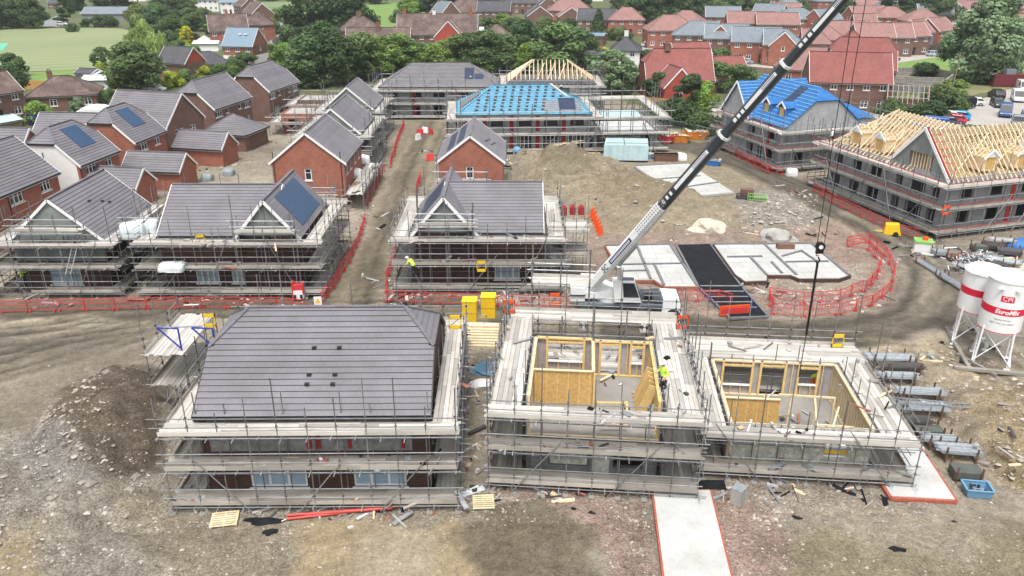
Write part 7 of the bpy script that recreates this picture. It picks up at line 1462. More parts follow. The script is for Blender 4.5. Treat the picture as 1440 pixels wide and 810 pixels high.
silo((sf.x, sf.y, 0), R(-118), 'front white mortar silo with red band standing on four legs'); silo((sb.x, sb.y, 0), R(-118), 'rear white mortar silo partly hidden by the front one', False, 5.5)
mb = MB()
for i, (a, b, w) in enumerate([((1330, 462), (1362, 522), .25), ((1340, 522), (1440, 528), .3), ((1352, 468), (1440, 476), .25), ((1345, 500), (1400, 530), .2)]): mb.bar(G(*a, .12), G(*b, .12), w, .2, 'plank_old')
tag(mb.obj('sleeper_frame'), 'weathered timber sleepers laid round the feet of the silos', 'sleepers')
# ---------------- mobile crane ----------------
cb = P(880, 441); cA = R(-3)
t = thing('mobile_crane', 'white mobile crane with long black telescopic boom reaching up to the right', 'crane', (cb.x-.8, cb.y-.2, 0), cA)
def part(name, f, parent=t): m_ = MB(); f(m_); return m_.obj(name, parent)
def lf(v): d = Vector(v)-t.location; c, s = math.cos(-cA), math.sin(-cA); return Vector((d.x*c-d.y*s, d.x*s+d.y*c, d.z))
def chassis(m):
    m.box(-3.0, 3.3, -1.25, 1.25, .75, 1.35, 'crane_dark'); m.box(-3.0, 3.3, -1.3, 1.3, 1.35, 1.5, 'tile_slate')
    for x in (-2.6, 1.9): m.box(x-.25, x+.25, -2.9, 2.9, .55, .85, 'crane_white')
part('carrier', chassis)
for x in (-2.6, 1.9):
    for s in (-1, 1): part('outrigger', lambda m: (m.tube((x, s*2.9, .1), (x, s*2.9, .9), .1, 'crane_white', 10), m.box(x-.35, x+.35, s*2.9-.35, s*2.9+.35, .02, .1, 'plank_old')))
for x in (-2.0, -.6, .9, 2.8, 4.2):
    for s in (-1, 1):
        w = MB(); w.tube((x, s*1.0, .55), (x, s*1.36, .55), .55, 'rubber', 20); wo = w.obj('wheel', t); w = MB(); w.tube((x, s*1.36, .55), (x, s*1.39, .55), .28, 'crane_white', 12); w.obj('hub', wo)
def drivecab(m):
    m.prism8([(3.3, -1.25, .5), (5.0, -1.2, .5), (5.0, 1.2, .5), (3.3, 1.25, .5), (3.4, -1.1, 1.85), (4.6, -1.0, 1.85), (4.6, 1.0, 1.85), (3.4, 1.1, 1.85)], 'crane_white')
dc = part('driving_cab', drivecab); part('windscreen', lambda m: m.prism8([(4.85, -1.0, 1.15), (4.9, -1.0, 1.15), (4.9, 1.0, 1.15), (4.85, 1.0, 1.15), (4.65, -.95, 1.75), (4.7, -.95, 1.75), (4.7, .95, 1.75), (4.65, .95, 1.75)], 'glass'), dc)
part('deck_box', lambda m: (m.box(1.8, 3.3, -1.1, 1.1, 1.5, 1.75, 'crane_dark'), m.box(2.7, 3.25, -1.15, 1.15, 1.5, 1.8, 'crane_dark'), m.tube((1.9, -.7, 1.95), (2.6, -.7, 1.95), .25, 'crane_black', 12)))
part('turntable', lambda m: m.tube((-.6, 0, 1.5), (-.6, 0, 1.85), 1.15, 'crane_white', 28))
part('upper_frame', lambda m: (m.box(-2.5, .6, -1.1, 1.1, 1.85, 2.3, 'crane_white'), m.prism8([(-2.8, -.55, 2.3), (.0, -.55, 2.3), (0, .55, 2.3), (-2.8, .55, 2.3), (-2.8, -.5, 3.2), (-1.9, -.5, 3.2), (-1.9, .5, 3.2), (-2.8, .5, 3.2)], 'crane_white')))
part('counterweight', lambda m: (m.box(-3.6, -2.5, -1.2, 1.2, 1.6, 2.7, 'crane_white'), m.box(-3.64, -2.46, -1.34, 1.34, 2.1, 2.14, 'crane_black')))
oc = part('operator_cab', lambda m: (m.prism8([(-.3, -1.55, 1.75), (1.7, -1.55, 1.75), (1.7, -.65, 1.75), (-.3, -.65, 1.75), (-.5, -1.5, 3.45), (1.15, -1.5, 3.45), (1.15, -.7, 3.45), (-.5, -.7, 3.45)], 'crane_white')))
part('cab_window', lambda m: m.prism8([(.35, -1.6, 2.2), (1.52, -1.6, 2.2), (1.52, -1.5, 2.2), (.35, -1.5, 2.2), (.25, -1.55, 3.3), (1.1, -1.55, 3.3), (1.1, -1.45, 3.3), (.25, -1.45, 3.3)], 'glass'), oc); part('cab_window', lambda m: m.prism8([(1.58, -1.45, 2.2), (1.63, -1.45, 2.2), (1.63, -.75, 2.2), (1.58, -.75, 2.2), (1.16, -1.4, 3.35), (1.22, -1.4, 3.35), (1.22, -.8, 3.35), (1.16, -.8, 3.35)], 'glass'), oc); part('roof_glass', lambda m: m.box(.1, 1.1, -1.4, -.8, 3.46, 3.49, 'glass'), oc)
part('hand_rail', lambda m: [m.tube((a, -1.1, 1.75), (a, -1.1, 2.5), .025, 'tube') for a in (1.9, 2.6, 3.2)]+[m.tube((1.9, -1.1, z), (3.2, -1.1, z), .025, 'tube') for z in (2.15, 2.5)])
# boom: pivot and head fixed in the world
head_xy = P(1122, 540, 1.5); zh = 24.9; H_ = Vector((head_xy.x, head_xy.y, zh))
piv = lf(P(836, 398, 3.0)); H_l = lf(H_); bd = (H_l-piv).normalized(); BL = (H_l-piv).length; pv = piv-bd*.8
side = bd.cross(Vector((0, 0, 1))).normalized(); upv = side.cross(bd).normalized()
def boom_sec(m, s0, s1, w, h, mat_, off=0):
    a = piv+bd*s0+upv*off; b = piv+bd*s1+upv*off; c = w*.28
    prof = [(-w/2, -h/2+c), (-w/2+c, -h/2), (w/2-c, -h/2), (w/2, -h/2+c), (w/2, h/2-c), (w/2-c, h/2), (-w/2+c, h/2), (-w/2, h/2-c)]
    loft(m, [[p+side*x+upv*y for x, y in prof] for p in (a, b)], mat_)
fr = (0, .335, .585, .79, 1.0)
part('boom_base', lambda m: boom_sec(m, -1.0, BL*.335, .70, .80, 'crane_white'))
sizes = [(.61, .70), (.54, .61), (.47, .53)]
for i in range(3):
    w, h = sizes[i]; s0, s1 = BL*fr[i+1]-.3, BL*fr[i+2]; bo = part('boom_section', lambda m: boom_sec(m, s0, s1, w, h, 'crane_dark'))
    part('collar', lambda m: boom_sec(m, s1-.18, s1, w+.12, h+.12, 'crane_white'), bo)
    # white decal strip on the side facing the camera left
    def decal(m):
        for q0, q1 in ((.30, .80), (.22, .25), (.16, .19), (.10, .13)) if i == 0 else ((.42, .88), (.36, .40), (.30, .34), (.24, .28)):
            a = piv+bd*(s0+(s1-s0)*q0); b = piv+bd*(s0+(s1-s0)*q1); o_ = side*(w/2+.006)
            m.face([a+o_-upv*h*.16, b+o_-upv*h*.16, b+o_+upv*h*.2, a+o_+upv*h*.2], 'plastic_white')
            if q1-q0 > .2:
                p0, p1 = q0+(q1-q0)*.55, q0+(q1-q0)*.95; a = piv+bd*(s0+(s1-s0)*p0); b = piv+bd*(s0+(s1-s0)*p1)
                for o3, vv, k in ((side*(w/2+.012), upv, h*.1),):
                    for e in (-1, 1): m.face([a+o3+vv*k*e*.9-vv*.02, b+o3+vv*k*e*.9-vv*.02, b+o3+vv*k*e*.9+vv*.02, a+o3+vv*k*e*.9+vv*.02], 'navy')
    part('marking', decal, bo)
def strip(m):
    for o3, vv, k in ((side*.356, upv, .17),):
        a = piv+bd*(BL*.10); b = piv+bd*(BL*.205); m.face([a+o3-vv*k, b+o3-vv*k, b+o3+vv*k, a+o3+vv*k], 'navy'); o4 = o3*1.01
        for q in range(16): c_ = a.lerp(b, .05+q*.057); d_ = a.lerp(b, .05+q*.057+.035); m.face([c_+o4-vv*k*.5, d_+o4-vv*k*.5, d_+o4+vv*k*.5, c_+o4+vv*k*.5], 'plastic_white')
part('name_strip', strip)
def holes(m):
    for q in range(15):
        c_ = piv+bd*(BL*(.235+q*.0085)); 
        for e in (-.2, 0, .2): m.face([c_+side*.357+upv*(e-.05), c_+side*.357+bd*.12+upv*(e-.05), c_+side*.357+bd*.12+upv*(e+.05), c_+side*.357+upv*(e+.05)], 'ink_grey')
        for e in (-.15, .12): m.face([c_-upv*.407+side*(e-.05), c_-upv*.407+bd*.12+side*(e-.05), c_-upv*.407+bd*.12+side*(e+.05), c_-upv*.407+side*(e+.05)], 'ink_grey')
part('perforation', holes)
part('boom_head', lambda m: (boom_sec(m, BL-.1, BL+.7, .6, .8, 'crane_black', -.1), m.tube(H_l-side*.3-Vector((0, 0, .3)), H_l+side*.3-Vector((0, 0, .3)), .35, 'crane_dark', 16)))
part('lift_ram', lambda m: (m.tube(Vector((.3, .0, 2.2)), piv+bd*BL*.11-upv*.5, .2, 'crane_white', 14), m.tube(piv+bd*BL*.11-upv*.5, piv+bd*BL*.2-upv*.5, .13, 'steel_galv', 12)))
def ltext(body, s, size, m_):
    me = text_mesh(body, size, .01)
    for v in me.vertices:
        x, y, d = v.co; p = piv+bd*(s+x)+side*(.36+d)+upv*y; v.co = p
    me.materials.clear(); me.materials.append(MATS[m_]); link('lettering', me, t)
ltext('SC', BL*.075, .6, 'crane_black')
# hook block and ropes
zk = [z for z in [i*.05 for i in range(100, 480)] if True]
def jy(p): d = p.y*math.cos(TH)+(HC-p.z)*math.sin(TH); return 405-FPX*(p.y*math.sin(TH)-(HC-p.z)*math.cos(TH))/d
zk = min(zk, key=lambda z: abs(jy(Vector((H_.x, H_.y, z)))-346))
hk = thing('hook_block', 'black hook block hanging on two ropes above the right foundation slab', 'crane hook', (H_.x, H_.y, zk))
m_ = MB(); m_.tube((0, -.12, 0), (0, .12, 0), .26, 'crane_black', 20); m_.tube((0, -.16, 0), (0, -.12, 0), .12, 'plastic_white', 12); m_.box(-.2, .2, -.1, .1, -.42, -.1, 'crane_black'); m_.obj('sheave', hk)
m_ = MB(); m_.box(-.14, .14, -.11, .11, -.6, -.42, 'plastic_white'); m_.box(-.15, .0, -.115, .115, -.56, -.5, 'plastic_red'); m_.obj('ball_weight', hk)
m_ = MB()
pts = [(.0, -.6), (.0, -.72), (.1, -.82), (.08, -.95), (-.05, -1.0), (-.13, -.9)]
for a, b in zip(pts[:-1], pts[1:]): m_.tube((a[0], 0, a[1]), (b[0], 0, b[1]), .045, 'crane_black', 8)
m_.obj('hook', hk)
m_ = MB(); 
for s in (-.2, .2): m_.tube((H_.x+s*1.4, H_.y, zh-.4), (H_.x+s, H_.y, zk), .022, 'crane_black', 5)
tag(m_.obj('hoist_rope'), 'pair of thin steel hoist ropes running down to the black hook block', 'crane rope')
m_ = MB(); m_.tube((H_.x, H_.y, zk-1.0), (H_.x+.02, H_.y, zk-5.6), .07, 'crane_black', 6); m_.tube((H_.x+.02, H_.y, zk-5.6), (H_.x-.02, H_.y, 2.0), .03, 'crane_black', 5)
tag(m_.obj('lifting_sling'), 'thick dark lifting sling hanging below the hook into the right open house', 'lifting sling')

# ---------------- loose site things ----------------
t = thing('wrapped_pack', 'large pack wrapped in pale green plastic sheet on the ground by the white slab', 'wrapped pack', G(880, 222), R(-4)); mb = MB()
q = random.Random(4); pts = [(-3.1, -2.2), (2.7, -2.2), (3.0, 2.0), (-2.7, 2.2)]
mb.prism8([(x*1.03, y*1.05, .25) for x, y in pts]+[(x, y, 2.35+q.uniform(-.1, .1)) for x, y in pts], 'film_green')
for k in range(26): x = -3+k*.24; mb.bar((x, -2.3-.03*(k % 2), .3), (x+.15*q.uniform(-1, 1), -2.24, 2.3), .06, .05, 'film_green', up=(0, 1, 0), tone=q.uniform(-.2, .15))
mb.obj('sheeting', t); b = MB(); b.box(-3, 2.8, -2.1, 2, 0, .28, 'trim_dark'); b.obj('bearers', t); b = MB(); b.bar((-.4, -2.25, 2.42), (-.3, 2.1, 2.42), .07, .04, 'trim_dark'); b.bar((-2.9, -1.4, 2.42), (2.7, -1.5, 2.42), .07, .04, 'trim_dark'); b.obj('straps', t)
def skip(px, py, rz, m, label, s=1.0, white=True, group='skips and tubs'):
    t = thing('skip', label, 'skip', G(px, py), R(rz), group); L, W, H = 3.6*s, 1.7*s, 1.15*s; mb = MB()
    for side_ in (-1, 1): mb.poly_prism([(-L/2+.7*s, side_*W/2, .05), (L/2-.7*s, side_*W/2, .05), (L/2, side_*W/2, H), (-L/2, side_*W/2, H)], (0, -side_*.05, 0), m)
    for sx in (-1, 1): mb.prism8([(sx*(L/2-.7*s), -W/2, .05), (sx*(L/2-.66*s), -W/2, .05), (sx*(L/2-.66*s), W/2, .05), (sx*(L/2-.7*s), W/2, .05), (sx*L/2, -W/2, H), (sx*(L/2+.04), -W/2, H), (sx*(L/2+.04), W/2, H), (sx*L/2, W/2, H)], m)
    mb.box(-L/2+.7*s, L/2-.7*s, -W/2, W/2, .03, .08, m); mb.box(-L/2, L/2, -W/2-.06, -W/2, H-.1, H, m); mb.box(-L/2, L/2, W/2, W/2+.06, H-.1, H, m); mb.obj('body', t)
    w = MB(); q = random.Random(int(px))
    for i in range(26):
        a = Vector((q.uniform(-L*.38, L*.38), q.uniform(-W*.35, W*.35), H*q.uniform(.55, 1.15))); d = Vector((q.uniform(-1, 1), q.uniform(-1, 1), q.uniform(-.2, .5))).normalized()*q.uniform(.3, .8)*s; w.bar(a-d, a+d, q.uniform(.08, .5)*s, .05, q.choice(('timber_truss', 'bag_white', 'slab_white', 'insul_board', 'timber_new')), tone=q.uniform(-.2, .1))
    o = w.obj('waste', t)
    return t
skip(932, 200, -18, 'skip_red', 'bright red ended skip heaped with white rubbish', .95); skip(955, 199, -10, 'skip_orange', 'orange skip heaped with boards right of the red one', .95); skip(978, 195, -8, 'skip_orange', 'rear orange skip with pale boards at the right'); skip(1003, 232, -30, 'plastic_blue', 'small blue tipping skip with white sacks beside the boom', .62); skip(915, 222, -5, 'plastic_blue', 'small blue tub right of the wrapped pack', .5)
mb = MB(); mb.box(-1.6, 1.6, -.4, .4, 0, 1.0, 'steel_rust'); mb.box(-1.62, 1.62, -.44, .44, .9, 1.0, 'steel_rust'); place(mb.obj('trench_box'), 936, 226, 0, 'flat brown steel trough right of the small blue tub', 'trough')
def blob(name, px, py, s, m, label, cat, seed, z=0, group=None, zb=None, rz=0, noise=.18, cube=0.0):
    import bmesh
    bm = bmesh.new(); bmesh.ops.create_icosphere(bm, subdivisions=3, radius=1); q = np.random.default_rng(seed); dirs = q.normal(size=(9, 3)); ph = q.random(9)*6
    for v in bm.verts:
        if cube: v.co = v.co.lerp(v.co/max(abs(v.co.x), abs(v.co.y), abs(v.co.z)), cube)
        d = sum(math.sin(3*float(np.dot(dirs[k], v.co))+ph[k]) for k in range(9))/9; v.co *= 1+noise*d*2; v.co.x *= s[0]; v.co.y *= s[1]; v.co.z = max(-.2, v.co.z)*s[2]
    me = bpy.data.meshes.new(name); bm.to_mesh(me); bm.free(); me.materials.append(MATS[m]); me.polygons.foreach_set('use_smooth', [noise < .15]*len(me.polygons)); o = link(name, me); p = G(px, py) if zb is None else P(px, py, zb); p.z += z; o.location = p; o.rotation_euler = (0, 0, R(rz)); return tag(o, label, cat, group)
blob('boulder', 994, 322, (1.75, 1.2, .85), 'rock', 'large pale boulder lying before the spoil heaps', 'boulder', 5, .1, noise=.42)
blob('gravel_pile', 1092, 336, (1.5, 1.1, 1.0), 'concrete', 'small pale grey heap of gravel right of the boulder', 'gravel pile', 9, noise=.45)
bags = 'white bulk bags'
for x, y, z, l in [(500, 247, 1.95, 'white bulk bag on the lane side scaffold deck, nearer one'), (512, 228, 1.95, 'white bulk bag on the lane side scaffold deck, farther one'), (958, 224, None, 'white bulk bag left of the boom by the slab'), (1113, 246, None, 'black and white bulk bag by the corner of the blue roofed block'), (322, 246, None, 'white covered mixer like bundle on the dirt behind the garages'), (292, 253, None, 'small pale bundle on the dirt behind the garages'), (706, 240, None, 'white rubbish bag beside the right gabled house')]:
    blob('bulk_bag', x, y, (.75, .7, .9), 'bag_white' if 'bundle' not in l else 'steel_galv', l, 'bag', int(x), group=bags, zb=z, noise=.1, cube=.55)
blob('bulk_bag', 272, 237, (.5, .4, .9), 'plastic_orange', 'orange bag at the right end of the nearer brick garage', 'bag', 8, group=None, noise=.08); blob('bulk_bag', 727, 239, (.6, .5, .6), 'plastic_tubblue', 'blue bag beside the right gabled house', 'bag', 18, group=None, noise=.08)
blob('wrapped_pallet', 188, 330, (.9, .7, 1.0), 'film_white', 'plastic wrapped pallet on the left loading tower deck', 'wrapped pallet', 3, zb=4.65, noise=.02, cube=.97, rz=10); blob('wrapped_pallet', 208, 324, (.9, .7, .9), 'film_white', 'second plastic wrapped pallet on the left loading tower deck', 'wrapped pallet', 4, zb=4.65, noise=.02, cube=.97, rz=10)
blob('wrapped_pallet', 243, 378, (1.0, .6, .5), 'film_white', 'sheeted material on the middle lift left of the solar house', 'wrapped pallet', 6, zb=2.65, noise=.04, cube=.95)
def yellow_cabin(px, py, z, label, h=1.3):
    t = thing('yellow_chute_box', label, 'yellow box', P(px, py, z), R(-3), 'yellow boxes behind the foreground scaffolds'); mb = MB()
    mb.box(-.5, .5, -.45, .45, 0, h, 'plastic_yellow'); mb.box(-.53, .53, -.48, .48, h, h+.06, 'plastic_yellow', .15); mb.box(-.52, .52, -.47, .47, h*.5, h*.5+.04, 'plastic_yellow', -.3); mb.box(-.52, .52, -.47, .47, .0, .08, 'plastic_yellow', -.2); mb.obj('body', t); b = MB(); b.box(-.2, -.1, -.5, -.45, .15, .25, 'trim_dark'); b.obj('latch', t)
yellow_cabin(661, 452, 1.6, 'left of the two tall yellow boxes behind the foreground gap', 1.7); yellow_cabin(687, 444, 1.6, 'right of the two tall yellow boxes behind the foreground gap', 1.6)
def gate_frame(px, py, z, m, label, w=.75, h=.9):
    mb = MB()
    for a, b, c, d in ((-w/2, w/2, h-.22, h), (-w/2, w/2, .0, .22), (-w/2, -w/2+.05, 0, h), (w/2-.05, w/2, 0, h)): mb.box(a, b, -.03, .03, c, d, m)
    mb.bar((-w/2, 0, .1), (w/2, 0, h-.1), .03, .03, 'trim_dark'); o = mb.obj('ladder_gate'); o.location = P(px, py, z); tag(o, label, 'ladder gate', 'scaffold ladder gates')
for a in [(296, 460, 4.6, 'plastic_yellow', 'yellow ladder gate at the back left of the large foreground roof'), (640, 462, 4.6, 'plastic_yellow', 'yellow ladder gate at the back right of the large foreground roof'), (716, 440, 4.6, 'plastic_orange', 'orange ladder gate at the back left of the middle open house'), (780, 430, 4.6, 'plastic_orange', 'orange ladder gate left of the crane base'), (959, 462, 4.6, 'plastic_orange', 'orange ladder gate between the two open houses'),
          (1177, 488, 2.7, 'plastic_yellow', 'yellow ladder gate at the back of the right open house'), (677, 382, 2.7, 'plastic_yellow', 'yellow ladder gate on the facade beside the lane house passage'), (99, 322, 5.2, 'plastic_yellow', 'yellow ladder gate on the clad gable of the leftmost house'), (283, 345, 4.6, 'plastic_yellow', 'yellow ladder gate on the solar gabled house'), (1329, 302, 2.9, 'plastic_orange', 'orange ladder gate at the corner of the bare truss block')]: gate_frame(*a)
# stacked timber trusses between buildings 1 and 2
t = thing('timber_stack', 'stack of pale timber frames on the deck between the large roof and the open house', 'timber stack', P(676, 480, 2.6), R(-3)); 
for k in range(7): b = MB(); b.box(-1.1, 1.1, k*.36-.9, k*.36-.66, .02*k, .02*k+.12, 'timber_new', rnd.uniform(-.1, .15)); b.obj('timber_frame', t)
b = MB(); b.box(-1.1, 1.1, 1.7, 2.2, .1, .3, 'timber_new', .2); b.obj('timber_frame', t)
# tarpaulin heap in the gap, white board, pallets, pipes
blob('tarpaulin', 684, 520, (1.0, .8, .22), 'plastic_tubblue', 'blue and grey sheeting heap in the gap between the foreground buildings', 'tarpaulin', 77, noise=.55); blob('sheeting', 676, 540, (.8, .5, .15), 'bag_white', 'torn white sheeting in the gap below the blue grey heap', 'sheeting', 78, noise=.6)
mb = MB(); mb.prism8([(-1.1, -.2, .02), (1.1, -.2, .02), (1.1, .2, .02), (-1.1, .2, .02), (-1.1, -.2, .05), (1.1, -.2, .05), (1.1, .2, .05), (-1.1, .2, .05)], 'film_white'); place(mb.obj('insulation_board'), 654, 694, 28, 'pale blue white board lying at the corner of the large scaffold', 'board')
def pallet(px, py, rz, m, label, fr=None, group='pallets on the ground', w=1.2, d=1.0, z=0):
    t = thing('pallet', label, 'pallet', G(px, py, .03+z), R(rz), group); mb = MB()
    for k in range(7): y = -d/2+d*k/6; mb.box(-w/2, w/2, y-.05, y+.05, .12, .145, m, rnd.uniform(-.2, .2))
    mb.obj('deck', t); b = MB()
    for x in (-w/2+.05, 0, w/2-.05): b.box(x-.05, x+.05, -d/2, d/2, 0, .12, fr or m)
    b.obj('bearers', t); return t
pallet(316, 732, 10, 'timber_new', 'brown wooden pallet near the large scaffold front corner', w=1.3); pallet(680, 709, 4, 'timber_new', 'green and pale pallet frame lying below the foreground gap', 'plastic_green', w=1.1); pallet(584, 0, 0, 'timber_new', 'x') if False else None
for k in range(4): pallet(18+k*.3, 771, 5, 'timber_new', 'x') if False else None
pallet(197, 420, -5, 'fence_wood', 'low brown pallet between the two left middle row houses', w=1.6); pallet(835, 216, 20, 'timber_new', 'pale pallet left of the wrapped pack', w=1.6); pallet(722, 226, 5, 'timber_new', 'pallet with scraps beside the right gabled house')
mb = MB()
for k, (a, b) in enumerate([((403, 732), (560, 714)), ((404, 728), (545, 716)), ((430, 727), (552, 719))]): mb.tube(G(*a, .12+.05*k), G(*b, .12+.05*k), .07, 'pipe_red', 10)
tag(mb.obj('drain_pipes'), 'bundle of long red drain pipes in front of the large foreground building', 'pipes')
blob('plastic_scraps', 372, 731, (.7, .25, .1), 'membrane_black', 'crumpled black plastic near the wooden pallet', 'plastic sheet', 31, noise=.6); blob('plastic_scraps', 380, 748, (.3, .3, .1), 'membrane_black', 'black plastic scrap below the pallet', 'plastic sheet', 33, noise=.6)
for x, y, s in [(1168, 681, .25), (1120, 727, .3), (1343, 735, .2), (1262, 772, .35), (832, 721, .2), (806, 715, .2), (1090, 692, .3)]: blob('plastic_scraps', x, y, (s*.8, s*.45, .06), 'membrane_black', 'small black plastic scrap on the bare ground in the foreground', 'plastic scrap', int(x), group='black scraps on the foreground dirt', noise=.6)
t = thing('electric_cabinet', 'grey double cabinet standing at the edge of the white concrete path', 'cabinet', G(1037, 706), R(-40)); t.scale = (.8, .8, .9); b = MB(); b.box(-.35, .35, -.4, .4, 0, 1.0, 'concrete'); b.box(-.37, .37, -.42, .42, 1.0, 1.05, 'steel_galv'); b.obj('body', t)
for s in (-1, 1): b = MB(); b.box(-.38, -.35, s*.2-.17, s*.2+.17, .08, .92, 'steel_galv'); b.obj('door', t)
sheet('membrane_strip', [(905, 676), (1018, 676), (1022, 690), (1000, 688), (905, 690)], 'membrane_black', .05)
def tub(px, py, rz, label):
    t = thing('plastic_tub', label, 'tub', G(px, py), R(rz)); mb = MB(); w, d, h = .65, .45, .5
    mb.prism8([(-w*.85, -d*.85, .02), (w*.85, -d*.85, .02), (w*.85, d*.85, .02), (-w*.85, d*.85, .02), (-w*.87, -d*.87, .06), (w*.87, -d*.87, .06), (w*.87, d*.87, .06), (-w*.87, d*.87, .06)], 'plastic_tubblue')
    for a, b_, c_, e in (((-w*.85, -d*.85), (w*.85, -d*.85), (w, -d), (-w, -d)), ((w*.85, d*.85), (-w*.85, d*.85), (-w, d), (w, d)), ((-w*.85, d*.85), (-w*.85, -d*.85), (-w, -d), (-w, d)), ((w*.85, -d*.85), (w*.85, d*.85), (w, d), (w, -d))):
        mb.face([(*a, .03), (*b_, .03), (*c_, h), (*e, h)], 'plastic_tubblue')
    for a, b_ in (((-w, -d), (w, -d)), ((w, -d), (w, d)), ((w, d), (-w, d)), ((-w, d), (-w, -d))): mb.bar((*a, h), (*b_, h), .08, .05, 'plastic_tubblue', tone=.1)
    mb.obj('body', t); b = MB(); q = random.Random(3)
    for i in range(9): b.bar((q.uniform(-.4, .4), q.uniform(-.3, .3), .2), (q.uniform(-.4, .4), q.uniform(-.3, .3), .4), .1, .08, q.choice(('plastic_white', 'crane_black', 'steel_galv')))
    b.obj('fittings', t)
tub(1372, 694, -8, 'blue plastic tub full of fittings at the right foreground')
def rack(px, py, rz, L, W, label, tubes=True, h=.55, m='steel_galv', top=None, group='scaffold racks on the right', z=0):
    t = thing('scaffold_rack', label, 'rack', G(px, py, z), R(rz), group)
    for sx in (-.36, .36):
        b = MB()
        for s in (-1, 1): b.box(sx*L-.04, sx*L+.04, s*W/2-.04, s*W/2+.04, 0, h+.45, 'steel_rust')
        b.box(sx*L-.04, sx*L+.04, -W/2, W/2, .12, .2, 'steel_rust'); b.obj('stand', t)
    b = MB()
    if tubes:
        q = random.Random(int(px+py)); n = max(4, int(W/.085))
        for j in range(3):
            for i in range(n): y = -W/2+.08+(W-.16)*i/(n-1); dx = q.uniform(-.15, .15); b.tube((-L/2+dx, y, h+j*.055), (L/2+dx, y, h+j*.055), .028, m, 5, tone=q.uniform(-.3, .25))
    else: b.box(-L*.42, L*.42, -W/2+.05, W/2-.05, .2, h+.1, top or 'net')
    b.obj('tubes' if tubes else 'load', t); return t
for a in [(1248, 515, -4, 3.2, 1.0, 'rack of galvanised tubes farthest back right of the open house'), (1260, 538, -4, 2.6, .9, 'second rack of tubes from the back'), (1290, 560, -5, 3.0, .9, 'long rack of tubes with white end sack'), (1290, 583, -5, 3.2, 1.0, 'rack of tubes beside the dark sheet in the yard'), (1320, 628, -6, 1.9, .8, 'short rack of tubes third from the blue tub'), (1345, 643, -8, 2.2, 1.1, 'wide rack of tubes second from the blue tub')]: rack(*a)
rack(1356, 672, -8, 1.7, 1.0, 'rack with dark net bundle beside the blue tub', False); rack(1305, 610, -5, 1.8, .9, 'nearly empty rack behind the tube racks', False, .3)
ladder(None, P(1243, 560, 1.0), P(1362, 571, .6), .45, label='long aluminium beam ladder lying across the tube racks')
for a in [(1307, 378, -84, 4.2, .8, 'long low bundle of tubes along the haul road bend', True, .2), (1342, 401, -84, 4.2, .8, 'second long low bundle of tubes toward the silos', True, .2), (1402, 372, -32, 3.6, 1.2, 'bundle of tubes behind the silo tops', True, .5), (1430, 388, -32, 3.6, 1.1, 'tube bundle at the right frame edge behind the silos', True, .4)]: rack(a[0], a[1], a[2], a[3], a[4], a[5], a[6], a[7])
for a in [(1343, 366, -10, 1.6, 1.0, 'low steel stillage with fittings'), (1396, 350, -20, 2.2, 1.4, 'grey folded sheets rack below the truss block'), (1418, 358, -25, 2.4, 1.3, 'flat dark pack on the right yard'), (1376, 352, -10, 1.6, 1.0, 'dark stillage beside the heap of fittings'), (1320, 360, -5, 1.4, 1.0, 'grey plastic box stack by the green crate')]: rack(a[0], a[1], a[2], a[3], a[4], a[5], False, .45, top={'grey f': 'steel_dark', 'flat d': 'tile_dark', 'grey p': 'steel_galv', 'low st': 'steel_rust'}.get(a[5][:6], 'net'))
for a in [(1392, 378, -25, 2.6, 1.1, 'rack of dark bundled tubes just behind the silo lids'), (1360, 382, -30, 2.4, 1.0, 'rack of mixed tubes left of the silo lids'), (1416, 398, -30, 2.8, 1.1, 'rack of tubes right behind the front silo'), (1408, 344, -15, 2.2, 1.0, 'rack of tubes nearest the truss block face'), (1266, 527, -4, 2.8, .9, 'dark rack squeezed between the rear tube racks'), (1275, 600, -5, 2.6, .9, 'dark rack close to the open house scaffold corner')]: rack(*a, True, .5, 'steel_dark' if 'dark' in a[5] else 'tube')
q = random.Random(6); mb = MB()
for i in range(420): a = G(1345+q.gauss(22, 13), 362+q.gauss(12, 6)); d = Vector((q.uniform(-1, 1), q.uniform(-1, 1), q.uniform(-.3, .6))).normalized()*q.uniform(.08, .35); a.z += q.uniform(.05, .9); mb.tube(a-d, a+d, .035, q.choice(('steel_galv', 'steel_galv', 'bag_white', 'steel_dark')), 5, tone=q.uniform(-.3, .3))
o = mb.obj('scaffold_fittings'); o['kind'] = 'stuff'
t = thing('crate', 'white plastic crate with bright green rim and orange lump at the truss block corner', 'crate', G(1296, 352), R(-20)); b = MB(); b.box(-.75, .75, -.6, .6, 0, .9, 'plastic_white', -.1); b.obj('body', t); b = MB(); b.box(-.8, .8, -.65, .65, .9, 1.1, 'plastic_green'); b.obj('rim', t); b = MB(); b.box(-.1, .35, -.2, .2, 1.1, 1.4, 'plastic_orange'); b.obj('orange_lump', t)
blob('sheeting', 1438, 345, (1.6, 1, .7), 'plastic_blue', 'bright blue sheeting at the right frame edge before the truss block', 'tarpaulin', 51, noise=.15)
mb = MB()
for k in range(3): mb.box(-1.6, 1.6, -.5+k*.5, -.15+k*.5, .05, .15, 'timber_truss', .1*k)
place(mb.obj('timber_boards'), 1440, 378, -30, 'loose pale boards on the ground at the right frame edge', 'boards')
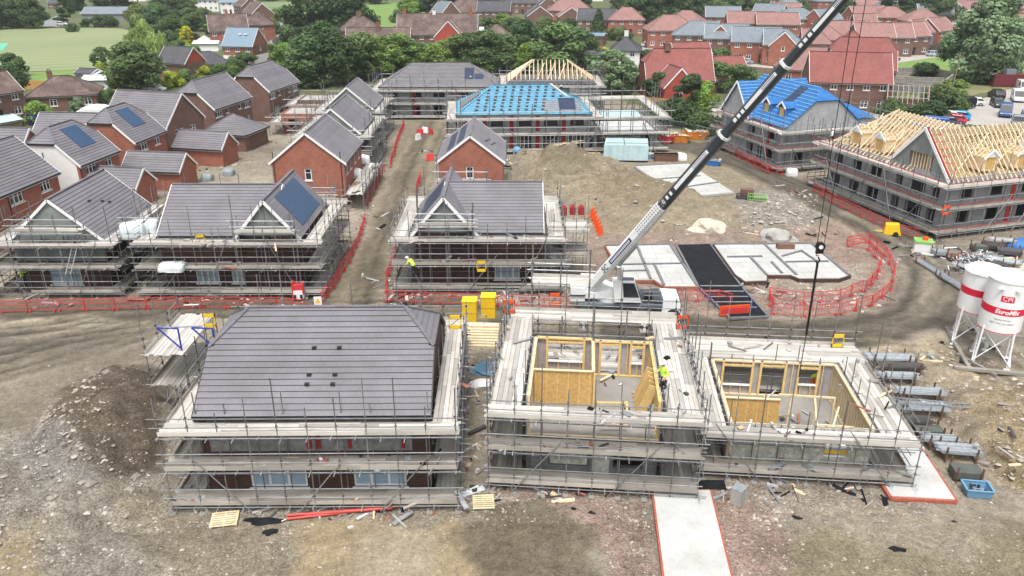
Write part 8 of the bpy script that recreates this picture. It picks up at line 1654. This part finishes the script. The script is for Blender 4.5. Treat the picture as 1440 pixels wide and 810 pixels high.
# yellow generator and green baskets, brick pack
t = thing('generator', 'bright yellow generator beside the barriers at the truss block', 'generator', G(1254, 329), R(-20)); b = MB(); b.prism8([(-.8, -.5, .15), (.8, -.5, .15), (.8, .5, .15), (-.8, .5, .15), (-.7, -.45, 1.1), (.5, -.45, 1.2), (.5, .45, 1.2), (-.7, .45, 1.1)], 'plastic_yellow'); b.obj('body', t)
for s in (-1, 1): b = MB(); b.tube((.3, s*.5, .25), (.3, s*.6, .25), .25, 'rubber', 12); b.obj('wheel', t)
b = MB(); b.bar((-.8, 0, .3), (-1.6, 0, .25), .1, .1, 'plastic_yellow'); b.obj('tow_bar', t)
def basket(px, py, rz, m, label, s=1.0):
    mb = MB(); w, d, h = 1.0*s, .6*s, .8*s
    for a in range(9):
        x = -w+2*w*a/8
        for y in (-d, d): mb.bar((x, y, .05), (x, y, h), .05, .05, m)
    for zz in (.05, h*.5, h): mb.bar((-w, -d, zz), (w, -d, zz), .06, .06, m); mb.bar((-w, d, zz), (w, d, zz), .06, .06, m); mb.bar((-w, -d, zz), (-w, d, zz), .06, .06, m); mb.bar((w, -d, zz), (w, d, zz), .06, .06, m)
    mb.box(-w, w, -d, d, .02, .3, 'steel_dark'); place(mb.obj('steel_basket'), px, py, rz, label, 'basket')
basket(1064, 284, -15, 'plastic_green', 'dark green steel basket beside the haul road'); basket(1046, 281, -5, 'trim_dark', 'low dark basket left of the green one', .8)
t = thing('brick_pack', 'pack of brown bricks behind the green basket', 'brick pack', G(1050, 274), R(-8)); b = MB(); b.box(-.7, .7, -.45, .45, 0, .75, 'brick_brown'); b.obj('bricks', t)
t = thing('brick_pack', 'small red brick pack on the slab under the hook', 'brick pack', P(1104, 349, .35), R(0)); b = MB(); b.box(-.8, .8, -.3, .3, 0, .45, 'brick_brown'); b.obj('bricks', t)
for x, y, z, l in [(793, 294, 4.65, 'left red pack with handle on the far scaffold tower'), (805, 293, 4.65, 'middle red pack with handle on the far scaffold tower'), (817, 293, 4.65, 'right red pack with handle on the far scaffold tower')]:
    t = thing('red_pack', l, 'red pack', P(x, y+8, z), 0, 'red packs on the far scaffold tower'); b = MB(); b.box(-.25, .25, -.3, .3, 0, .7, 'plastic_red_dark'); b.obj('body', t); b = MB(); b.box(-.1, .1, -.05, .05, .7, .85, 'plastic_red_dark'); b.obj('handle', t)
for x, y, z, l in [(300, 437, 0, 'x')][:0]: pass
t = thing('waste_crusher', 'red and white machine standing before the solar gabled scaffolded house', 'machine', G(421, 421), R(4)); b = MB(); b.box(-.42, .42, -.3, .3, .1, .9, 'plastic_white'); b.box(-.36, .36, -.26, .26, .9, 1.35, 'plastic_red'); b.obj('body', t); b = MB(); b.box(-.46, -.36, -.32, .32, .1, 1.6, 'plastic_red'); b.box(.36, .46, -.32, .32, .6, 1.5, 'plastic_red'); b.obj('side_guard', t)
for s in (-.25, .25): b = MB(); b.box(s-.1, s+.1, -.36, -.3, .25, .55, 'trim_dark'); b.obj('lamp', t)
for s in (-.3, .3): b = MB(); b.tube((s, -.3, .14), (s, .3, .14), .13, 'rubber', 12); b.obj('wheel', t)
# yellow notice on the barrier
t = thing('warning_sign', 'yellow and white warning notice tied to the barrier at the lane corner', 'sign', G(448, 434, .35), R(6)); b = MB(); b.box(-.3, .3, -.02, .02, 0, .75, 'plastic_white'); b.obj('panel', t); b = MB(); b.poly_prism([(-.22, -.026, .2), (.22, -.026, .2), (0, -.026, .6)], (0, .004, 0), 'plastic_yellow'); b.obj('triangle', t)
# glossy boards, blue shuttering frames, ladders
ladder(None, P(96, 386, 2.7), P(112, 318, 5.7), .4, m='tube', label='aluminium ladder up the clad gable of the leftmost house'); ladder(None, P(441, 262, 1.5), P(441, 232, 4.0), .45, label='short ladder against the left gabled brick house')
mb = MB(); 
for s in (0, 1):
    x = -.0+s*2.0; mb.tube((x, 0, 4.6), (x, 0, 6.0), .05, 'tube_blue'); mb.tube((x, 0, 6.0), (x-1.2, 0, 6.05), .05, 'tube_blue'); mb.tube((x-1.2, 0, 6.05), (x, 0, 4.7), .05, 'tube_blue')
mb.tube((-1.2, 0, 6.05), (1.4, .1, 6.1), .04, 'tube'); o = mb.obj('loading_gate'); o.location = (P(250, 462, 6.0).x, P(250, 462, 6.0).y, 0); tag(o, 'blue triangular loading gate on the back left scaffold tower', 'loading gate')
# stacks of material on the foreground decks
mb = MB(); q = random.Random(12)
for k in range(6): mb.bar((-1.6, k*.07, .05+.03*k), (1.4, k*.07, .05+.03*k), .3, .05, q.choice(('plastic_yellow', 'steel_galv', 'plastic_yellow')))
o = mb.obj('step_ladders'); o.location = P(1160, 640, .62); o.rotation_euler = (0, 0, R(-5)); tag(o, 'yellow and silver folded steps lying on the low deck of the right open house', 'steps')
# heras mesh fence behind the skips
def mesh_fence(pts, label, m='plastic_green', h=2.0):
    w = [G(*p) for p in pts]; t = thing('mesh_fence', label, 'fence', w[0]); o0 = w[0]
    for a, b in zip(w[:-1], w[1:]):
        n = max(1, round((b-a).length/3.4))
        for i in range(n):
            p, q_ = a.lerp(b, i/n)-o0, a.lerp(b, (i+1)/n)-o0; mb = MB()
            for zz in (.15, h): mb.tube(p+Vector((0, 0, zz)), q_+Vector((0, 0, zz)), .03, 'fence_pale', 5)
            for e in (p, q_): mb.tube(e, e+Vector((0, 0, h)), .03, 'fence_pale', 5)
            for k in range(1, 24): e = p.lerp(q_, k/24); mb.tube(e+Vector((0, 0, .15)), e+Vector((0, 0, h)), .006, 'fence_pale', 3, caps=False)
            mb.obj('fence_panel', t)
mat('fence_pale', (.30, .40, .36), var=.1, rough=.5)
mesh_fence([(930, 185), (958, 190), (1000, 200), (1015, 210)], 'pale green mesh fence behind the skips'); mesh_fence([(895, 200), (935, 195)], 'grey mesh fence left of the skips before the low block')
# white bracket frame & loose poles
mb = MB()
for k in range(12): x = q.uniform(-1.5, 1.5); mb.tube((x, q.uniform(-.3, .3), .05+.02*k), (x+q.uniform(.5, 2.2), q.uniform(-.3, .6), .08+.02*k), .04, 'timber_new' if k % 3 else 'plank', 5)
place(mb.obj('timber_offcuts'), 790, 240, 25, 'long pale timber offcuts lying at the foot of the spoil heap', 'timber')
mb = MB(); mb.tube((0, 0, 0), (0, 0, 6.2), .06, 'timber_new', 8); o = mb.obj('timber_post'); o.location = G(1031, 215); tag(o, 'tall thin timber post before the bright blue roofed block', 'post')
q = random.Random(77); mb = MB()
def scrap(p, k):
    for i in range(k):
        a = Vector((p.x+q.gauss(0, .8), p.y+q.gauss(0, .5), p.z+q.uniform(.02, .12))); d = Vector((q.uniform(-1, 1), q.uniform(-1, 1), q.uniform(-.1, .15))).normalized()*q.choice((.1, .15, .3, .6))
        mb.bar(a-d, a+d, q.choice((.04, .08, .15, .25)), q.choice((.03, .06, .12)), q.choice(('plank', 'plank_old', 'timber_new', 'brick_red', 'bag_white', 'steel_dark', 'membrane_black', 'steel_galv', 'insul_board', 'block')), tone=q.uniform(-.3, .2))
for i in range(190):
    x, y = q.choice(((q.uniform(240, 640), q.uniform(706, 722)), (q.uniform(660, 1290), q.uniform(684, 700)), (q.uniform(640, 690), q.uniform(480, 700)), (q.uniform(0, 480), q.uniform(412, 432)), (q.uniform(545, 830), q.uniform(410, 428)), (q.uniform(500, 560), q.uniform(240, 400)), (q.uniform(690, 740), q.uniform(215, 250)), (q.uniform(1000, 1250), q.uniform(260, 340)), (q.uniform(1240, 1440), q.uniform(480, 660)), (q.uniform(840, 1250), q.uniform(395, 430)), (q.uniform(590, 640), q.uniform(190, 330)), (q.uniform(1260, 1440), q.uniform(340, 380)), (q.uniform(290, 440), q.uniform(180, 250)), (q.uniform(820, 860), q.uniform(290, 420))))
    if x < 480 and 240 < y < 400 or 590 < x < 640 and y > 240: continue
    scrap(G(x, y), q.randint(2, 7))
o = mb.obj('site_debris'); o['kind'] = 'stuff'; mb = MB()
dk = [(c1.x-1.2, c1.x+12.8, c1.y-1.3, c1.y-.4, 2.6), (c1.x-1.2, c1.x+12.8, c1.y-1.3, c1.y-.4, .5), (-.5, 9, 33.7, 34.5, 2.6), (-.5, 8.6, 33.8, 34.6, 4.55), (11, 20, 34.6, 35.6, .55), (11, 20, 34.7, 35.6, 2.65), (9, 10.3, 35.5, 45, 2.65), (20.3, 21.6, 36, 44, 2.65), (-28, -17, 58.9, 60, 4.65), (-28, -17, 58.9, 60, 2.65), (-8, 2.5, 59.7, 60.8, 4.65), (-8, 2.5, 59.7, 60.8, 2.65), (-40, -33.5, 59, 60, 2.65), (-40, -33.5, 59, 60, 4.6), (-1.2, .2, 36, 45, 4.55), (8.4, 9.6, 34, 44, 4.55), (1.5, 7.8, 36.5, 41.5, 2.65), (12.5, 19, 36.8, 43, .3), (-46, -42.5, 57, 59, 4.25), (12, 20, 44.5, 46, 2.65), (0, 8, 43, 46, 2.6), (-18, -16.5, 83, 95, 1.98)]
for a in dk:
    for i in range(int((a[1]-a[0])*(a[3]-a[2])*.8)+4): scrap(Vector((q.uniform(a[0], a[1]), q.uniform(a[2], a[3]), a[4])), 1)
o = mb.obj('deck_offcuts'); o['kind'] = 'stuff'
t = thing('plywood_box', 'pale plywood clad box standing before the long grey hipped block', 'box', G(644, 168)); b = MB(); b.box(-1.9, 1.9, -.8, .8, 0, 1.5, 'timber_truss'); b.obj('body', t); b = MB(); b.box(-1.95, 1.95, -.85, .85, 1.5, 1.56, 'timber_new'); b.obj('lid', t)
# people
person(P(931, 550, 4.53), R(200), 'person in yellow hi-vis top and white helmet walking on the middle open house deck', 'step', group=None)
person(P(1141, 548, .28), R(-60), 'person in white helmet and orange trousers bending inside the right open house', 'bend', legs='hi_vis_orange')
person(G(37, 412, .6), R(30), 'person in yellow hi-vis jacket under the left edge scaffold', 'reach')
person(P(582, 388, 2.65), R(150), 'person in yellow vest bending down on the middle lift beside the lane', 'bend'); person(P(662, 122, 4.9), R(-90), 'person in white top standing at the right end of the long grey roof', 'reach', vest='plastic_white'); person(P(789, 136, 4.9), R(-90), 'person in white helmet on the scaffold right of the blue roof', 'stand', vest='cloth_dark')
person(P(1168, 202, 5.2), R(120), 'person in white top on the top lift left of the truss block', 'step', vest='plastic_white'); person(P(975, 432, 0), R(0), 'x') if False else None
# ---------------- light ----------------
w = bpy.data.worlds.new('World'); sc.world = w; w.use_nodes = True; nt = w.node_tree
bg = nt.nodes['Background']; sky = nt.nodes.new('ShaderNodeTexSky'); sky.sky_type = 'NISHITA'; sky.sun_disc = False
EL, AZ = R(66), R(-172)     # sun behind thin overcast, high on the left behind the camera
sky.sun_elevation = EL; sky.sun_rotation = AZ; sky.air_density = 1.3; sky.dust_density = 6; sky.ozone_density = 1.2
hs = nt.nodes.new('ShaderNodeHueSaturation'); hs.inputs['Saturation'].default_value = .25; nt.links.new(sky.outputs[0], hs.inputs['Color']); nt.links.new(hs.outputs[0], bg.inputs[0]); bg.inputs[1].default_value = .132
sl = bpy.data.lights.new('sun', 'SUN'); sl.energy = 1.25; sl.angle = R(12); sl.color = (1, .97, .93); so = bpy.data.objects.new('sun', sl); COL.objects.link(so)
dirv = Vector((math.sin(AZ)*math.cos(EL), math.cos(AZ)*math.cos(EL), math.sin(EL))); so.rotation_euler = dirv.to_track_quat('Z', 'Y').to_euler(); so.location = (0, 0, 60)
sc.view_settings.view_transform = 'Standard'; sc.view_settings.look = 'None'; sc.view_settings.gamma = 1; sc.view_settings.exposure = 0.80
hm = bpy.data.materials.new('haze'); hm.use_nodes = True; hn = hm.node_tree; hn.nodes.clear(); ho = hn.nodes.new('ShaderNodeOutputMaterial'); hv = hn.nodes.new('ShaderNodeVolumePrincipled')
hv.inputs['Color'].default_value = (.85, .9, .95, 1); hv.inputs['Density'].default_value = .00016; hn.links.new(hv.outputs[0], ho.inputs['Volume']); MATS['haze'] = hm
hz = MB(); hz.box(-2200, 2200, -200, 2600, -2, 45, 'haze'); hzo = hz.obj('haze'); hzo['kind'] = 'stuff'
sc.cycles.max_bounces = 5; sc.cycles.diffuse_bounces = 3; sc.cycles.glossy_bounces = 2; sc.cycles.transmission_bounces = 2; sc.cycles.volume_bounces = 0; sc.cycles.use_denoising = True
